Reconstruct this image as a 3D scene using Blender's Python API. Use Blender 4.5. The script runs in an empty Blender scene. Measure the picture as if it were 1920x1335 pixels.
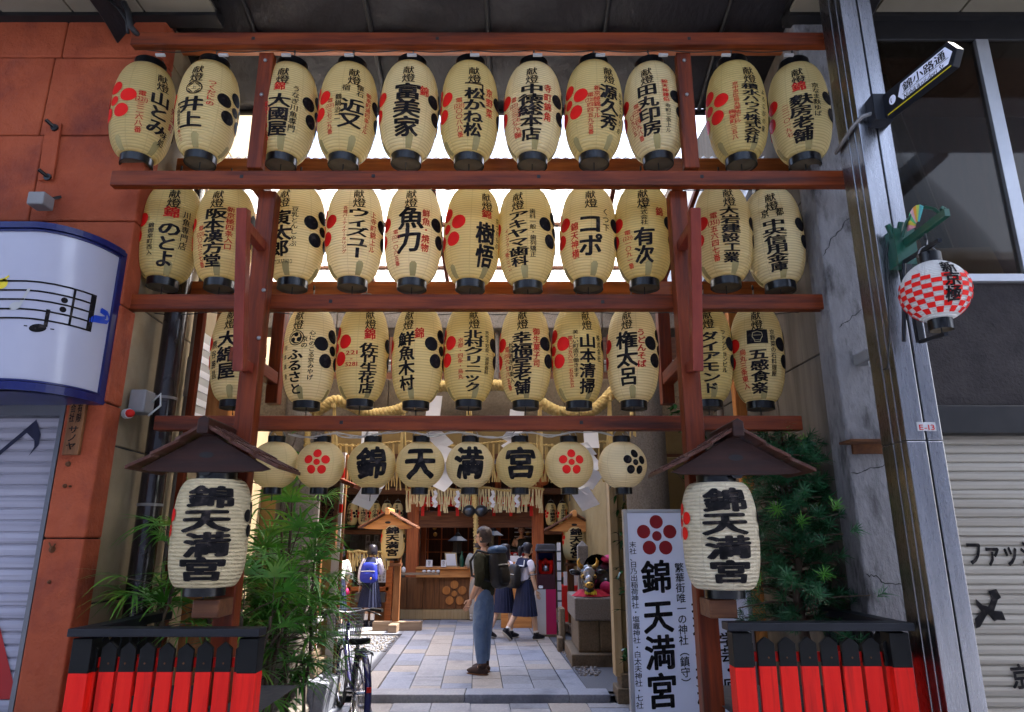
import bpy, bmesh, math, random
from mathutils import Vector, Matrix
random.seed(7)
R = math.radians
sc = bpy.context.scene
COL = sc.collection
# ---------------------------------------------------------------- camera, sky, sun, exposure
PITCH = R(15.2); CP, SP = math.cos(PITCH), math.sin(PITCH); F = 1280.0; EYE = 1.7
cam = bpy.data.objects.new("camera", bpy.data.cameras.new("camera")); COL.objects.link(cam)
cam.location = (0, 0, EYE); cam.rotation_euler = (R(90) + PITCH, 0, 0)
cam.data.lens = 24; cam.data.sensor_width = 36; cam.data.clip_start = .05; cam.data.clip_end = 2000
sc.camera = cam
SUN_EL, SUN_ROT = R(60), R(76)
world = bpy.data.worlds.new("World"); sc.world = world; world.use_nodes = True
wn = world.node_tree.nodes; sky = wn.new("ShaderNodeTexSky"); sky.sky_type = 'NISHITA'; sky.sun_disc = False
sky.sun_elevation = SUN_EL; sky.sun_rotation = SUN_ROT; sky.dust_density = 5.0; sky.air_density = 1.0
world.node_tree.links.new(sky.outputs[0], wn["Background"].inputs[0]); wn["Background"].inputs[1].default_value = .15
sl = bpy.data.lights.new("sun", 'SUN'); sl.energy = 3.2; sl.angle = R(.5); sl.color = (1, .93, .82)
so = bpy.data.objects.new("sun", sl); COL.objects.link(so)
sd = Vector((math.sin(SUN_ROT)*math.cos(SUN_EL), math.cos(SUN_ROT)*math.cos(SUN_EL), math.sin(SUN_EL)))
so.rotation_euler = sd.to_track_quat('Z', 'Y').to_euler(); so.location = (6, 6, 20)
sc.view_settings.view_transform = 'Standard'; sc.view_settings.look = 'None'
sc.view_settings.exposure = 2.8; sc.view_settings.gamma = 1
sc.cycles.max_bounces = 6; sc.cycles.diffuse_bounces = 3; sc.cycles.glossy_bounces = 3; sc.cycles.transmission_bounces = 4
sc.cycles.transparent_max_bounces = 6

# ---------------------------------------------------------------- helpers
def ray(x, y):
    u = (x-960)/F; v = (667.5-y)/F
    return Vector((u, CP-v*SP, SP+v*CP))
def P(x, y, Y):
    d = ray(x, y); t = Y/d.y
    return Vector((d.x*t, Y, EYE+d.z*t))
def PZ(x, y, z):
    d = ray(x, y); t = (z-EYE)/d.z
    return Vector((d.x*t, d.y*t, z))
def skew(Y): return -.05*Y            # the shrine axis drifts left with depth

class MB:
    def __init__(s): s.v = []; s.f = []; s.m = []
    def add(s, vs, fs, m=0):
        b = len(s.v); s.v += [Vector(p) for p in vs]
        for f in fs: s.f.append([i+b for i in f]); s.m.append(m)
        return s
    def quad(s, a, b, c, d, m=0): return s.add([a, b, c, d], [(0, 1, 2, 3)], m)
    def obox(s, c, ax, ay, az, m=0):
        c = Vector(c); ax, ay, az = Vector(ax), Vector(ay), Vector(az)
        vs = [c+i*ax+j*ay+k*az for k in (-1, 1) for j in (-1, 1) for i in (-1, 1)]
        return s.add(vs, [(0, 2, 3, 1), (4, 5, 7, 6), (0, 1, 5, 4), (2, 6, 7, 3), (0, 4, 6, 2), (1, 3, 7, 5)], m)
    def box(s, x0, x1, y0, y1, z0, z1, m=0):
        return s.obox(((x0+x1)/2, (y0+y1)/2, (z0+z1)/2), ((x1-x0)/2, 0, 0), (0, (y1-y0)/2, 0), (0, 0, (z1-z0)/2), m)
    def beam(s, p, q, w, h, m=0, up=(0, 0, 1)):
        p, q = Vector(p), Vector(q); d = (q-p); l = d.length; d = d/l; up = Vector(up)
        if abs(d.dot(up)) > .95: up = Vector((0, 1, 0))
        sd = d.cross(up).normalized(); u2 = sd.cross(d)
        return s.obox((p+q)/2, sd*w/2, d*l/2, u2*h/2, m)
    def tube(s, pts, r, seg=8, m=0, closed=False, cap=True):
        pts = [Vector(p) for p in pts]; n = len(pts); rr = r if isinstance(r, (list, tuple)) else [r]*n
        b = len(s.v); prev = None
        for i, p in enumerate(pts):
            if closed: t = pts[(i+1) % n]-pts[i-1]
            else: t = pts[min(i+1, n-1)]-pts[max(i-1, 0)]
            t = t.normalized() if t.length > 1e-9 else Vector((0, 0, 1))
            if prev is None:
                a = Vector((0, 0, 1)) if abs(t.z) < .9 else Vector((1, 0, 0)); x = t.cross(a).normalized()
            else:
                x = prev-t*prev.dot(t); x = x.normalized() if x.length > 1e-6 else t.orthogonal().normalized()
            prev = x; y = t.cross(x)
            for k in range(seg):
                a = 2*math.pi*k/seg; s.v.append(p+(x*math.cos(a)+y*math.sin(a))*rr[i])
        for i in range(n if closed else n-1):
            for k in range(seg):
                a = b+i*seg+k; a2 = b+i*seg+(k+1) % seg; c = b+((i+1) % n)*seg+k; c2 = b+((i+1) % n)*seg+(k+1) % seg
                s.f.append([a, a2, c2, c]); s.m.append(m)
        if cap and not closed:
            s.f.append([b+k for k in range(seg)][::-1]); s.m.append(m)
            s.f.append([b+(n-1)*seg+k for k in range(seg)]); s.m.append(m)
        return s
    def lathe(s, prof, c=(0, 0, 0), seg=24, m=0, cap0=True, cap1=True, mod=None):
        c = Vector(c); b = len(s.v); n = len(prof)
        for (r, z) in prof:
            for k in range(seg):
                a = 2*math.pi*k/seg; q = r*(mod(a, z) if mod else 1)
                s.v.append(c+Vector((q*math.sin(a), -q*math.cos(a), z)))
        for i in range(n-1):
            for k in range(seg):
                k2 = (k+1) % seg
                s.f.append([b+i*seg+k, b+i*seg+k2, b+(i+1)*seg+k2, b+(i+1)*seg+k]); s.m.append(m)
        if cap0: s.f.append([b+k for k in range(seg)][::-1]); s.m.append(m)
        if cap1: s.f.append([b+(n-1)*seg+k for k in range(seg)]); s.m.append(m)
        return s
    def ell(s, c, rx, ry, rz, m=0, seg=14, rings=9, rot=None, fn=None):
        c = Vector(c); vs = []; fs = []
        for i in range(rings+1):
            ph = math.pi*i/rings
            for k in range(seg):
                a = 2*math.pi*k/seg
                p = Vector((rx*math.sin(ph)*math.cos(a), ry*math.sin(ph)*math.sin(a), rz*math.cos(ph)))
                if fn: p = fn(p)
                if rot: p = rot @ p
                vs.append(c+p)
        for i in range(rings):
            for k in range(seg):
                k2 = (k+1) % seg
                fs.append((i*seg+k, (i+1)*seg+k, (i+1)*seg+k2, i*seg+k2))
        return s.add(vs, fs, m)
    def prism(s, poly, fn, d0, d1, m=0):
        """polygon in (a,b), fn(a,b,d) to space, extruded from d0 to d1"""
        n = len(poly)
        vs = [fn(a, b, d0) for a, b in poly]+[fn(a, b, d1) for a, b in poly]
        fs = [tuple(range(n)), tuple(range(2*n-1, n-1, -1))]+[(i, i+n, (i+1) % n+n, (i+1) % n) for i in range(n)]
        return s.add(vs, fs, m)
    def disc(s, surf, uc, vc, ru, rv, m=0, rings=3, seg=20, rot=0):
        vs = [surf(uc, vc)]; fs = []; cr, sr = math.cos(rot), math.sin(rot)
        for i in range(1, rings+1):
            for k in range(seg):
                a = 2*math.pi*k/seg; x = ru*math.cos(a)*i/rings; y = rv*math.sin(a)*i/rings
                vs.append(surf(uc+x*cr-y*sr, vc+x*sr+y*cr))
        for k in range(seg): fs.append((0, 1+k, 1+(k+1) % seg))
        for i in range(rings-1):
            for k in range(seg):
                k2 = (k+1) % seg; a = 1+i*seg
                fs.append((a+k, a+seg+k, a+seg+k2, a+k2))
        return s.add(vs, fs, m)
    def patch(s, surf, u0, u1, v0, v1, m=0, nu=4, nv=4):
        vs = [surf(u0+(u1-u0)*i/nu, v0+(v1-v0)*j/nv) for j in range(nv+1) for i in range(nu+1)]
        fs = [(j*(nu+1)+i, j*(nu+1)+i+1, (j+1)*(nu+1)+i+1, (j+1)*(nu+1)+i) for j in range(nv) for i in range(nu)]
        return s.add(vs, fs, m)
    def char(s, ch, surf, uc, vc, w, h, m=0, bold=.02, sub=0, rot=0, slant=.06):
        if ch in ' 　': return s
        vs, fs = glyph(ch, 0, sub)
        if rot: vs = [(y, -x) for x, y in vs]
        e = .004; n = (surf(uc+e, vc)-surf(uc, vc)).cross(surf(uc, vc+e)-surf(uc, vc)).normalized()
        r = bold; k = 0 if r <= .004 else (4 if r < .016 else 8)
        if bold > .03: w *= random.uniform(.93, 1.07); h *= random.uniform(.95, 1.04); slant += random.uniform(-.03, .07); uc += w*random.uniform(-.04, .04)
        offs = [(0, 0)]+[(r*1.05*math.cos(2*math.pi*i/k+.4), r*.8*math.sin(2*math.pi*i/k+.4)) for i in range(k)]
        for i, (ox, oy) in enumerate(offs):      # brush weight: the stroke repeated round itself, each a hair above the last
            s.add([surf(uc+(x+ox)*w, vc+(y+oy+slant*x)*h)+n*(.00012*i) for x, y in vs], fs, m)
        return s
    def vtext(s, text, surf, uc, vtop, vbot, w, m=0, bold=.02, sub=0, fit=1.0, maxh=None, slant=.06):
        cells = []; i = 0
        while i < len(text):
            if text[i] == '[':
                j = text.index(']', i); cells.append(text[i+1:j]); i = j+1
            else: cells.append(text[i]); i += 1
        pitch = (vtop-vbot)/len(cells); h = pitch*fit
        if maxh: h = min(h, maxh)
        for k, cell in enumerate(cells):
            vc = vtop-(k+.5)*pitch
            if len(cell) > 1:
                s.htext(cell, surf, uc-w*.75, uc+w*.75, vc, min(h, w), m, bold, sub)
            else:
                s.char(cell, surf, uc, vc, w, h, m, bold, sub, rot=cell in 'ー（）()—～', slant=slant)
        return s
    def htext(s, text, surf, u0, u1, vc, h, m=0, bold=.02, sub=0, slant=0):
        adv = []
        for ch in text:
            a = 1.0 if ord(ch) > 0x2000 else max(.3, glyph_width(ch)+.1); adv.append(a)
        tot = sum(adv); k = (u1-u0)/tot; u = u0
        for ch, a in zip(text, adv):
            if ch != ' ':
                s.char(ch, surf, u+a*k/2, vc, k if ord(ch) > 0x2000 else k, h, m, bold, sub, slant=slant)
            u += a*k
        return s
    def build(s, name, mats, parent=None, smooth=False, loc=None, bevel=0, label=None, angle=None):
        mats = mats if isinstance(mats, (list, tuple)) else [mats]
        if parent is not None: o0 = world_loc(parent)
        elif loc is not None: o0 = Vector(loc)
        else:
            xs = [v.x for v in s.v]; ys = [v.y for v in s.v]; zs = [v.z for v in s.v]
            o0 = Vector(((min(xs)+max(xs))/2, (min(ys)+max(ys))/2, min(zs)))
        me = bpy.data.meshes.new(name); me.from_pydata([v-o0 for v in s.v], [], s.f)
        for mm in mats: me.materials.append(mm)
        me.polygons.foreach_set("material_index", s.m)
        if smooth: me.polygons.foreach_set("use_smooth", [True]*len(me.polygons))
        me.update()
        o = bpy.data.objects.new(name, me); COL.objects.link(o)
        if parent is not None: o.parent = parent
        else: o.location = o0
        if smooth and angle:
            me.set_sharp_from_angle(angle=R(angle))
        if bevel:
            b = o.modifiers.new("bevel", 'BEVEL'); b.width = bevel; b.segments = 2; b.limit_method = 'ANGLE'; b.angle_limit = R(40)
        if label: o["label"] = label
        return o
def world_loc(o):
    l = Vector(o.location)
    while o.parent: o = o.parent; l += Vector(o.location)
    return l
def tag(o, label, cat, group=None, kind=None):
    o["label"] = label; o["category"] = cat
    if group: o["group"] = group
    if kind: o["kind"] = kind
    return o
def thing(name, label, cat, loc=(0, 0, 0), group=None):
    o = bpy.data.objects.new(name, None); COL.objects.link(o); o.location = loc; o.empty_display_size = .1
    return tag(o, label, cat, group)
def struct(o, label=None, cat=None):
    o["kind"] = "structure"
    if label: o["label"] = label
    if cat: o["category"] = cat
    return o
def dup(root, delta, label=None, group=None, rz=0):
    r = root.copy(); COL.objects.link(r); r.location = Vector(root.location)+Vector(delta)
    r.rotation_euler.z = root.rotation_euler.z+rz
    if label: r["label"] = label
    if group: r["group"] = group
    for ch in root.children:
        c = ch.copy(); COL.objects.link(c); c.parent = r
        for g in ch.children:
            d = g.copy(); COL.objects.link(d); d.parent = c
    return r

# ---- writing: every character becomes mesh through the built-in font
_cu = bpy.data.curves.new('brush_writing', 'FONT'); _cu.size = 1; _cu.resolution_u = 2
_to = bpy.data.objects.new('brush_writing', _cu); COL.objects.link(_to)
_gc = {}; _gw = {}
def _raw(ch, bold):
    _cu.body = ch; _cu.offset = bold
    dg = bpy.context.evaluated_depsgraph_get(); ev = _to.evaluated_get(dg); m = ev.to_mesh()
    vs = [(v.co.x, v.co.y) for v in m.vertices]; fs = [tuple(p.vertices) for p in m.polygons]
    ev.to_mesh_clear(); return vs, fs
def glyph_width(ch):
    if ch not in _gw:
        vs, _ = _raw(ch, 0); _gw[ch] = (max(v[0] for v in vs)-min(v[0] for v in vs)) if vs else .3
    return _gw[ch]
def glyph(ch, bold, sub=0):
    key = (ch, round(bold, 3), sub)
    if key in _gc: return _gc[key]
    vs, fs = _raw(ch, bold)
    if not vs: _gc[key] = ([], []); return _gc[key]
    cx = .5 if ord(ch) > 0x2000 else (min(v[0] for v in vs)+max(v[0] for v in vs))/2
    vs = [(x-cx, y-.37) for x, y in vs]
    if sub:
        bm = bmesh.new(); bv = [bm.verts.new((x, y, 0)) for x, y in vs]
        for f in fs:
            try: bm.faces.new([bv[i] for i in f])
            except ValueError: pass
        for it in range(3):
            es = [e for e in bm.edges if e.calc_length() > sub]
            if not es: break
            bmesh.ops.subdivide_edges(bm, edges=es, cuts=1)
            bmesh.ops.triangulate(bm, faces=[f for f in bm.faces if len(f.verts) > 4])
        bm.verts.index_update()
        vs = [(v.co.x, v.co.y) for v in bm.verts]; fs = [tuple(v.index for v in f.verts) for f in bm.faces]
        bm.free()
    _gc[key] = (vs, fs); return _gc[key]
def plane(o, ux, vx, off=.003):
    """flat writing surface: u along ux, v along vx, lifted by off along the normal"""
    o = Vector(o); ux = Vector(ux).normalized(); vx = Vector(vx).normalized(); n = ux.cross(vx).normalized()*off
    return lambda u, v: o+ux*u+vx*v+n
def crest(mb, surf, uc, vc, s, m, sub=3, tilt=0):
    """plum blossom crest: five petals round a smaller disc, s = outer radius"""
    mb.disc(surf, uc, vc, s*.235, s*.235, m, sub, 16)
    for k in range(5):
        a = math.pi/2+tilt+2*math.pi*k/5
        mb.disc(surf, uc+math.cos(a)*s*.67, vc+math.sin(a)*s*.67, s*.325, s*.325, m, sub, 20)

# ---------------------------------------------------------------- materials
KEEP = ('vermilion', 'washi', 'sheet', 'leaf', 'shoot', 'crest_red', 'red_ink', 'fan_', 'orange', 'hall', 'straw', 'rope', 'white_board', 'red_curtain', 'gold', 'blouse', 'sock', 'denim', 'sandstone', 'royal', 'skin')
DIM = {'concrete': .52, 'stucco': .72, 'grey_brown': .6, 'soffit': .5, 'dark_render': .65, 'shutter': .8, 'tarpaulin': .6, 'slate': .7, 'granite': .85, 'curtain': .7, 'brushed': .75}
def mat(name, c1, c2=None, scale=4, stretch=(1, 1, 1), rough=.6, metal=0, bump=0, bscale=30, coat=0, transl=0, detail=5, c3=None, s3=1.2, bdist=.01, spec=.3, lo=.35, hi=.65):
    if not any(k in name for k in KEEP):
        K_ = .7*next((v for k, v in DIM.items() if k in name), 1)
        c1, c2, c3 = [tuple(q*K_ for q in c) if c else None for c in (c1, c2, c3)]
    m = bpy.data.materials.new(name); m.use_nodes = True; nt = m.node_tree; N = nt.nodes; L = nt.links; b = N["Principled BSDF"]
    b.inputs["Roughness"].default_value = rough; b.inputs["Metallic"].default_value = metal
    b.inputs["Specular IOR Level"].default_value = spec
    if coat: b.inputs["Coat Weight"].default_value = coat; b.inputs["Coat Roughness"].default_value = .15
    b.inputs["Base Color"].default_value = (*c1, 1)
    tc = N.new("ShaderNodeTexCoord"); mp = N.new("ShaderNodeMapping"); mp.inputs["Scale"].default_value = stretch
    L.new(tc.outputs["Object"], mp.inputs[0]); col = None
    def noise(sc_, det=5):
        n = N.new("ShaderNodeTexNoise"); n.inputs["Scale"].default_value = sc_; n.inputs["Detail"].default_value = det
        n.inputs["Roughness"].default_value = .6; L.new(mp.outputs[0], n.inputs["Vector"]); return n
    def mix(a, c, fac_node, lo, hi):
        rp = N.new("ShaderNodeMapRange"); rp.inputs[1].default_value = lo; rp.inputs[2].default_value = hi
        L.new(fac_node.outputs[0], rp.inputs[0])
        mx = N.new("ShaderNodeMix"); mx.data_type = 'RGBA'; L.new(rp.outputs[0], mx.inputs[0])
        if isinstance(a, tuple): mx.inputs[6].default_value = (*a, 1)
        else: L.new(a, mx.inputs[6])
        mx.inputs[7].default_value = (*c, 1); return mx.outputs[2]
    if c2: col = mix(c1, c2, noise(scale, detail), lo, hi)
    if c3: col = mix(col if col else c1, c3, noise(s3, 6), .52, .72)
    if col: L.new(col, b.inputs["Base Color"])
    if bump:
        n = noise(bscale, 6); bp = N.new("ShaderNodeBump"); bp.inputs["Strength"].default_value = bump; bp.inputs["Distance"].default_value = bdist
        L.new(n.outputs[0], bp.inputs["Height"]); L.new(bp.outputs[0], b.inputs["Normal"])
        rr = N.new("ShaderNodeMapRange"); rr.inputs[3].default_value = max(.05, rough-.12); rr.inputs[4].default_value = min(1, rough+.15)
        L.new(n.outputs[0], rr.inputs[0]); L.new(rr.outputs[0], b.inputs["Roughness"])
    if transl:
        t = N.new("ShaderNodeBsdfTranslucent"); ms = N.new("ShaderNodeMixShader"); ms.inputs[0].default_value = transl
        if col: L.new(col, t.inputs[0])
        else: t.inputs[0].default_value = (*c1, 1)
        L.new(b.outputs[0], ms.inputs[1]); L.new(t.outputs[0], ms.inputs[2]); L.new(ms.outputs[0], N["Material Output"].inputs[0])
    return m
def paper_mat(name, c1, c2, pitch=.02, line=.45, crumple=0, transl=.3):
    """lantern paper: horizontal bamboo ribs show as fine darker rings, eight vertical paper seams"""
    m = bpy.data.materials.new(name); m.use_nodes = True; nt = m.node_tree; N = nt.nodes; L = nt.links; b = N["Principled BSDF"]
    b.inputs["Roughness"].default_value = .55; b.inputs["Specular IOR Level"].default_value = .3
    tc = N.new("ShaderNodeTexCoord"); sx = N.new("ShaderNodeSeparateXYZ"); L.new(tc.outputs["Object"], sx.inputs[0])
    def math_(op, a, bb=None, c=None):
        n = N.new("ShaderNodeMath"); n.operation = op
        for i, q in enumerate((a, bb, c)):
            if q is None: continue
            if isinstance(q, (int, float)): n.inputs[i].default_value = q
            else: L.new(q, n.inputs[i])
        return n.outputs[0]
    wob = N.new("ShaderNodeTexNoise"); wob.inputs["Scale"].default_value = 5; L.new(tc.outputs["Object"], wob.inputs["Vector"])
    z = math_('ADD', sx.outputs[2], math_('MULTIPLY', wob.outputs[0], .006))
    rib = math_('SINE', math_('MULTIPLY', z, 2*math.pi/pitch)); rib01 = math_('MULTIPLY_ADD', rib, .5, .5)
    lin = math_('POWER', rib01, 4)
    ang = math_('ARCTAN2', sx.outputs[0], sx.outputs[1])
    seam = math_('POWER', math_('MULTIPLY_ADD', math_('COSINE', math_('MULTIPLY', ang, 8)), .5, .5), 220)
    nz = N.new("ShaderNodeTexNoise"); nz.inputs["Scale"].default_value = 7; nz.inputs["Detail"].default_value = 6; L.new(tc.outputs["Object"], nz.inputs["Vector"])
    m1 = N.new("ShaderNodeMix"); m1.data_type = 'RGBA'; L.new(nz.outputs[0], m1.inputs[0]); m1.inputs[6].default_value = (*c1, 1); m1.inputs[7].default_value = (*c2, 1)
    oi = N.new("ShaderNodeObjectInfo"); hs = N.new("ShaderNodeHueSaturation"); L.new(m1.outputs[2], hs.inputs["Color"])
    L.new(math_('MULTIPLY_ADD', oi.outputs["Random"], .35, .85), hs.inputs["Saturation"]); L.new(math_('MULTIPLY_ADD', oi.outputs["Random"], -.16, 1.04), hs.inputs["Value"])
    st_ = N.new("ShaderNodeTexNoise"); st_.inputs["Scale"].default_value = 2.2; st_.inputs["Detail"].default_value = 8; ad_ = N.new("ShaderNodeVectorMath"); ad_.operation = 'ADD'; L.new(tc.outputs["Object"], ad_.inputs[0]); L.new(oi.outputs["Location"], ad_.inputs[1]); L.new(ad_.outputs[0], st_.inputs["Vector"])
    ms_ = N.new("ShaderNodeMix"); ms_.data_type = 'RGBA'; rp_ = N.new("ShaderNodeMapRange"); rp_.inputs[1].default_value = .5; rp_.inputs[2].default_value = .75; rp_.inputs[4].default_value = .25; L.new(st_.outputs[0], rp_.inputs[0]); L.new(rp_.outputs[0], ms_.inputs[0]); L.new(hs.outputs[0], ms_.inputs[6]); ms_.inputs[7].default_value = (c2[0]*.8, c2[1]*.68, c2[2]*.5, 1)
    class _o: outputs = {2: ms_.outputs[2]}
    m1 = _o
    m2 = N.new("ShaderNodeMix"); m2.data_type = 'RGBA'; L.new(math_('MAXIMUM', math_('MULTIPLY', lin, line), math_('MULTIPLY', seam, .3)), m2.inputs[0])
    L.new(m1.outputs[2], m2.inputs[6]); m2.inputs[7].default_value = (c2[0]*.42, c2[1]*.34, c2[2]*.25, 1)
    L.new(m2.outputs[2], b.inputs["Base Color"])
    bp = N.new("ShaderNodeBump"); bp.inputs["Strength"].default_value = .9 if crumple else .7; bp.inputs["Distance"].default_value = .012 if crumple else .006
    if crumple:
        cz = N.new("ShaderNodeTexNoise"); cz.inputs["Scale"].default_value = 22; cz.inputs["Detail"].default_value = 8
        mp = N.new("ShaderNodeMapping"); mp.inputs["Scale"].default_value = (1, 1, 2.5); L.new(tc.outputs["Object"], mp.inputs[0]); L.new(mp.outputs[0], cz.inputs["Vector"])
        hgt = math_('ADD', math_('MULTIPLY', cz.outputs[0], crumple), math_('MULTIPLY', rib01, -.8))
    else: hgt = math_('MULTIPLY', rib01, -1.0)
    L.new(hgt, bp.inputs["Height"]); L.new(bp.outputs[0], b.inputs["Normal"])
    t = N.new("ShaderNodeBsdfTranslucent"); ms = N.new("ShaderNodeMixShader"); ms.inputs[0].default_value = transl
    L.new(m2.outputs[2], t.inputs[0]); L.new(b.outputs[0], ms.inputs[1]); L.new(t.outputs[0], ms.inputs[2])
    L.new(ms.outputs[0], N["Material Output"].inputs[0]); return m

def wood(name, a, b, axis='x', rough=.35, coat=.25, c3=None, sc_=3, bump=.25):
    st = {'x': (.7, 9, 9), 'y': (9, .7, 9), 'z': (9, 9, .7)}[axis]
    return mat(name, a, b, sc_, st, rough, bump=bump, bscale=9, coat=coat, c3=c3, s3=1.0, bdist=.006, spec=.25)
M_mahx = wood("mahogany_x", (.12, .016, .003), (.27, .046, .006), 'x', .5, .02, c3=(.02, .004, .002))
M_mahz = wood("mahogany_z", (.12, .016, .003), (.25, .04, .006), 'z', .5, .02, c3=(.03, .005, .002))
M_mahy = wood("mahogany_y", (.12, .016, .003), (.25, .04, .006), 'y', .5, .02)
M_darkx = wood("dark_mahogany", (.022, .006, .004), (.045, .011, .005), 'x', .5, .04)
M_brkt = mat("red_bracket_paint", (.20, .026, .014), (.27, .04, .02), 5, (4, 4, .5), rough=.42, bump=.2, bscale=9, c3=(.10, .014, .008))
M_roofd = wood("weathered_roof_boards", (.05, .014, .008), (.11, .035, .02), 'y', .5, .03, c3=(.16, .09, .07))
M_orgx = wood("orange_beam", (.24, .06, .015), (.42, .12, .03), 'x', .4, .2, c3=(.12, .03, .012))  # on the rack's back rails this orange also carries warm light
M_orgz = wood("orange_post", (.34, .12, .025), (.5, .2, .05), 'z', .45, .15, c3=(.2, .06, .02))
M_brnz = wood("brown_post", (.17, .065, .024), (.30, .125, .045), 'z', .55, .05, c3=(.09, .034, .016))
M_brnx = wood("brown_board", (.12, .042, .02), (.22, .085, .035), 'x', .55, .05)
M_hallz = wood("hall_post", (.30, .075, .025), (.46, .13, .04), 'z', .5, .05, c3=(.16, .04, .018))
M_hallx = wood("hall_beam", (.38, .15, .045), (.56, .25, .08), 'x', .5, .05)
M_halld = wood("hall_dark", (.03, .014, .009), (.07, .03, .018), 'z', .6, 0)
M_palez = wood("pale_wood", (.48, .34, .18), (.62, .46, .26), 'z', .6, 0)
M_greyz = wood("weathered_wood", (.24, .17, .12), (.36, .27, .2), 'x', .8, 0)
M_paper = paper_mat("lantern_paper", (.94, .80, .44), (.90, .73, .36), line=.40, transl=.56)
M_paperR = paper_mat("round_lantern_paper", (.90, .75, .42), (.84, .67, .35), .012, .3, 0, .45)
M_paperC = paper_mat("crumpled_paper", (.88, .76, .52), (.76, .63, .40), .022, .3, 3.2, .25)
M_paperW = paper_mat("white_paper", (.80, .79, .76), (.74, .72, .68), .012, .3)
M_tab = mat("paper_overlap", (.52, .42, .17), (.46, .37, .15), 8, rough=.6, transl=.2)
M_ink = mat("black_ink", (.004, .0035, .004), (.012, .010, .012), 12, rough=.7, spec=.12, c3=(.07, .055, .05), s3=26, bump=.2, bscale=60, bdist=.003)
M_inkr = mat("red_ink", (.40, .012, .010), (.52, .022, .015), 10, rough=.6, spec=.15)
M_red = mat("crest_red", (.60, .007, .005), (.66, .012, .008), 9, rough=.6, spec=.15, bump=.15, bscale=50, bdist=.003)
M_blk = mat("black_lacquer", (.004, .004, .005), (.008, .008, .010), 6, rough=.28, coat=.1)
M_capin = mat("cap_wood_inside", (.20, .16, .11), (.12, .09, .06), 5, rough=.7)
M_wire = mat("wire", (.35, .34, .33), rough=.35, metal=.8)
M_dwire = mat("dark_wire", (.03, .03, .03), rough=.5)
M_cable = mat("white_cable", (.65, .64, .62), rough=.5)
M_granite = mat("granite", (.22, .19, .17), (.36, .32, .29), 60, rough=.8, bump=.3, bscale=90, c3=(.12, .10, .085), s3=1.6, bdist=.004)
M_granite_d = mat("stained_granite", (.20, .15, .10), (.30, .23, .16), 45, rough=.85, bump=.35, bscale=70, c3=(.07, .05, .035), s3=1.3, bdist=.005)
M_slab = [mat("paving_%s" % n, a, b, 40, rough=.62, bump=.25, bscale=60, c3=c, s3=2.2, bdist=.003) for n, a, b, c in (
    ("blue", (.24, .27, .36), (.34, .37, .47), (.15, .17, .24)), ("grey", (.30, .31, .36), (.42, .42, .46), (.22, .22, .26)),
    ("tan", (.34, .31, .30), (.45, .42, .40), (.25, .23, .24)), ("dark", (.20, .22, .28), (.29, .31, .38), (.15, .16, .2)))]
M_joint = mat("dirt_joint", (.05, .05, .06), (.09, .085, .085), 20, rough=.95)
M_asph = mat("asphalt", (.10, .11, .14), (.17, .18, .22), 80, rough=.85, bump=.4, bscale=120, bdist=.004)
M_rust = mat("red_sandstone", (.24, .042, .015), (.34, .07, .024), 3.2, rough=.75, bump=.9, bscale=6, c3=(.15, .028, .016), s3=1.8, bdist=.04, lo=.25, hi=.7)
M_rustg = mat("stone_joint", (.05, .02, .015), rough=.9)
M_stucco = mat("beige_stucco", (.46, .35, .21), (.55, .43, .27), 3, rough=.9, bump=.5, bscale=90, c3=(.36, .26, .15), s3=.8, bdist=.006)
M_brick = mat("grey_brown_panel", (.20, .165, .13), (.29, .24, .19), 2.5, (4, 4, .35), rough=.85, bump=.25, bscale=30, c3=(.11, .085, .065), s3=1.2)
M_ochre = mat("ochre_plaster", (.30, .20, .075), (.37, .26, .11), 2, rough=.9, bump=.3, bscale=60, c3=(.2, .13, .05))
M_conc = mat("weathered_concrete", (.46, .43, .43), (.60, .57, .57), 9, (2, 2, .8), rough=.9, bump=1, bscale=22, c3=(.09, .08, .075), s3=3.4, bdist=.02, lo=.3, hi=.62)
M_steel = mat("brushed_steel", (.42, .41, .43), (.56, .55, .57), 3, (6, 6, .3), rough=.28, metal=1, bump=.05, bscale=60)
M_steeld = mat("dark_steel", (.2, .2, .22), rough=.4, metal=.9)
M_alu = mat("aluminium", (.55, .55, .58), (.62, .62, .64), 5, rough=.4, metal=.7)
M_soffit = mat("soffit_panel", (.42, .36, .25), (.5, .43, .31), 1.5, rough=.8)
M_black = mat("black_trim", (.012, .011, .012), (.02, .018, .018), 5, rough=.5)
M_tarp = mat("black_tarpaulin", (.022, .019, .023), (.04, .035, .04), 2, (1, .5, 1), rough=.42, bump=.6, bscale=1.6, bdist=.08)
M_poly = mat("translucent_sheet", (.86, .87, .88), (.80, .80, .80), 3, rough=.5, transl=.75)
M_fred = mat("vermilion_paint", (.62, .006, .003), (.70, .012, .005), 5, (5, 5, .35), rough=.5, spec=.2, bump=.35, bscale=9, c3=(.30, .006, .004), s3=3)
M_fblk = mat("black_paint", (.003, .003, .0035), (.006, .006, .006), 5, rough=.5, spec=.2)
M_fdark = mat("dark_rail_paint", (.008, .009, .013), (.013, .014, .02), 5, rough=.45, spec=.25)
M_signw = mat("sign_acrylic", (.50, .50, .60), (.45, .45, .55), .8, rough=.14, coat=.3)
M_blue = mat("blue_frame", (.006, .008, .085), (.012, .018, .13), 5, rough=.35, coat=.1)
M_bluep = mat("blue_vinyl", (.01, .06, .5), rough=.4)
M_yel = mat("yellow_vinyl", (.8, .62, .02), rough=.4)
M_greyp = mat("pale_grey_vinyl", (.46, .46, .45), rough=.4)
M_shut = mat("shutter_paint", (.50, .48, .58), (.60, .58, .68), 2, (.12, 1, 9), rough=.5, c3=(.34, .31, .36), s3=5, detail=2)
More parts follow.
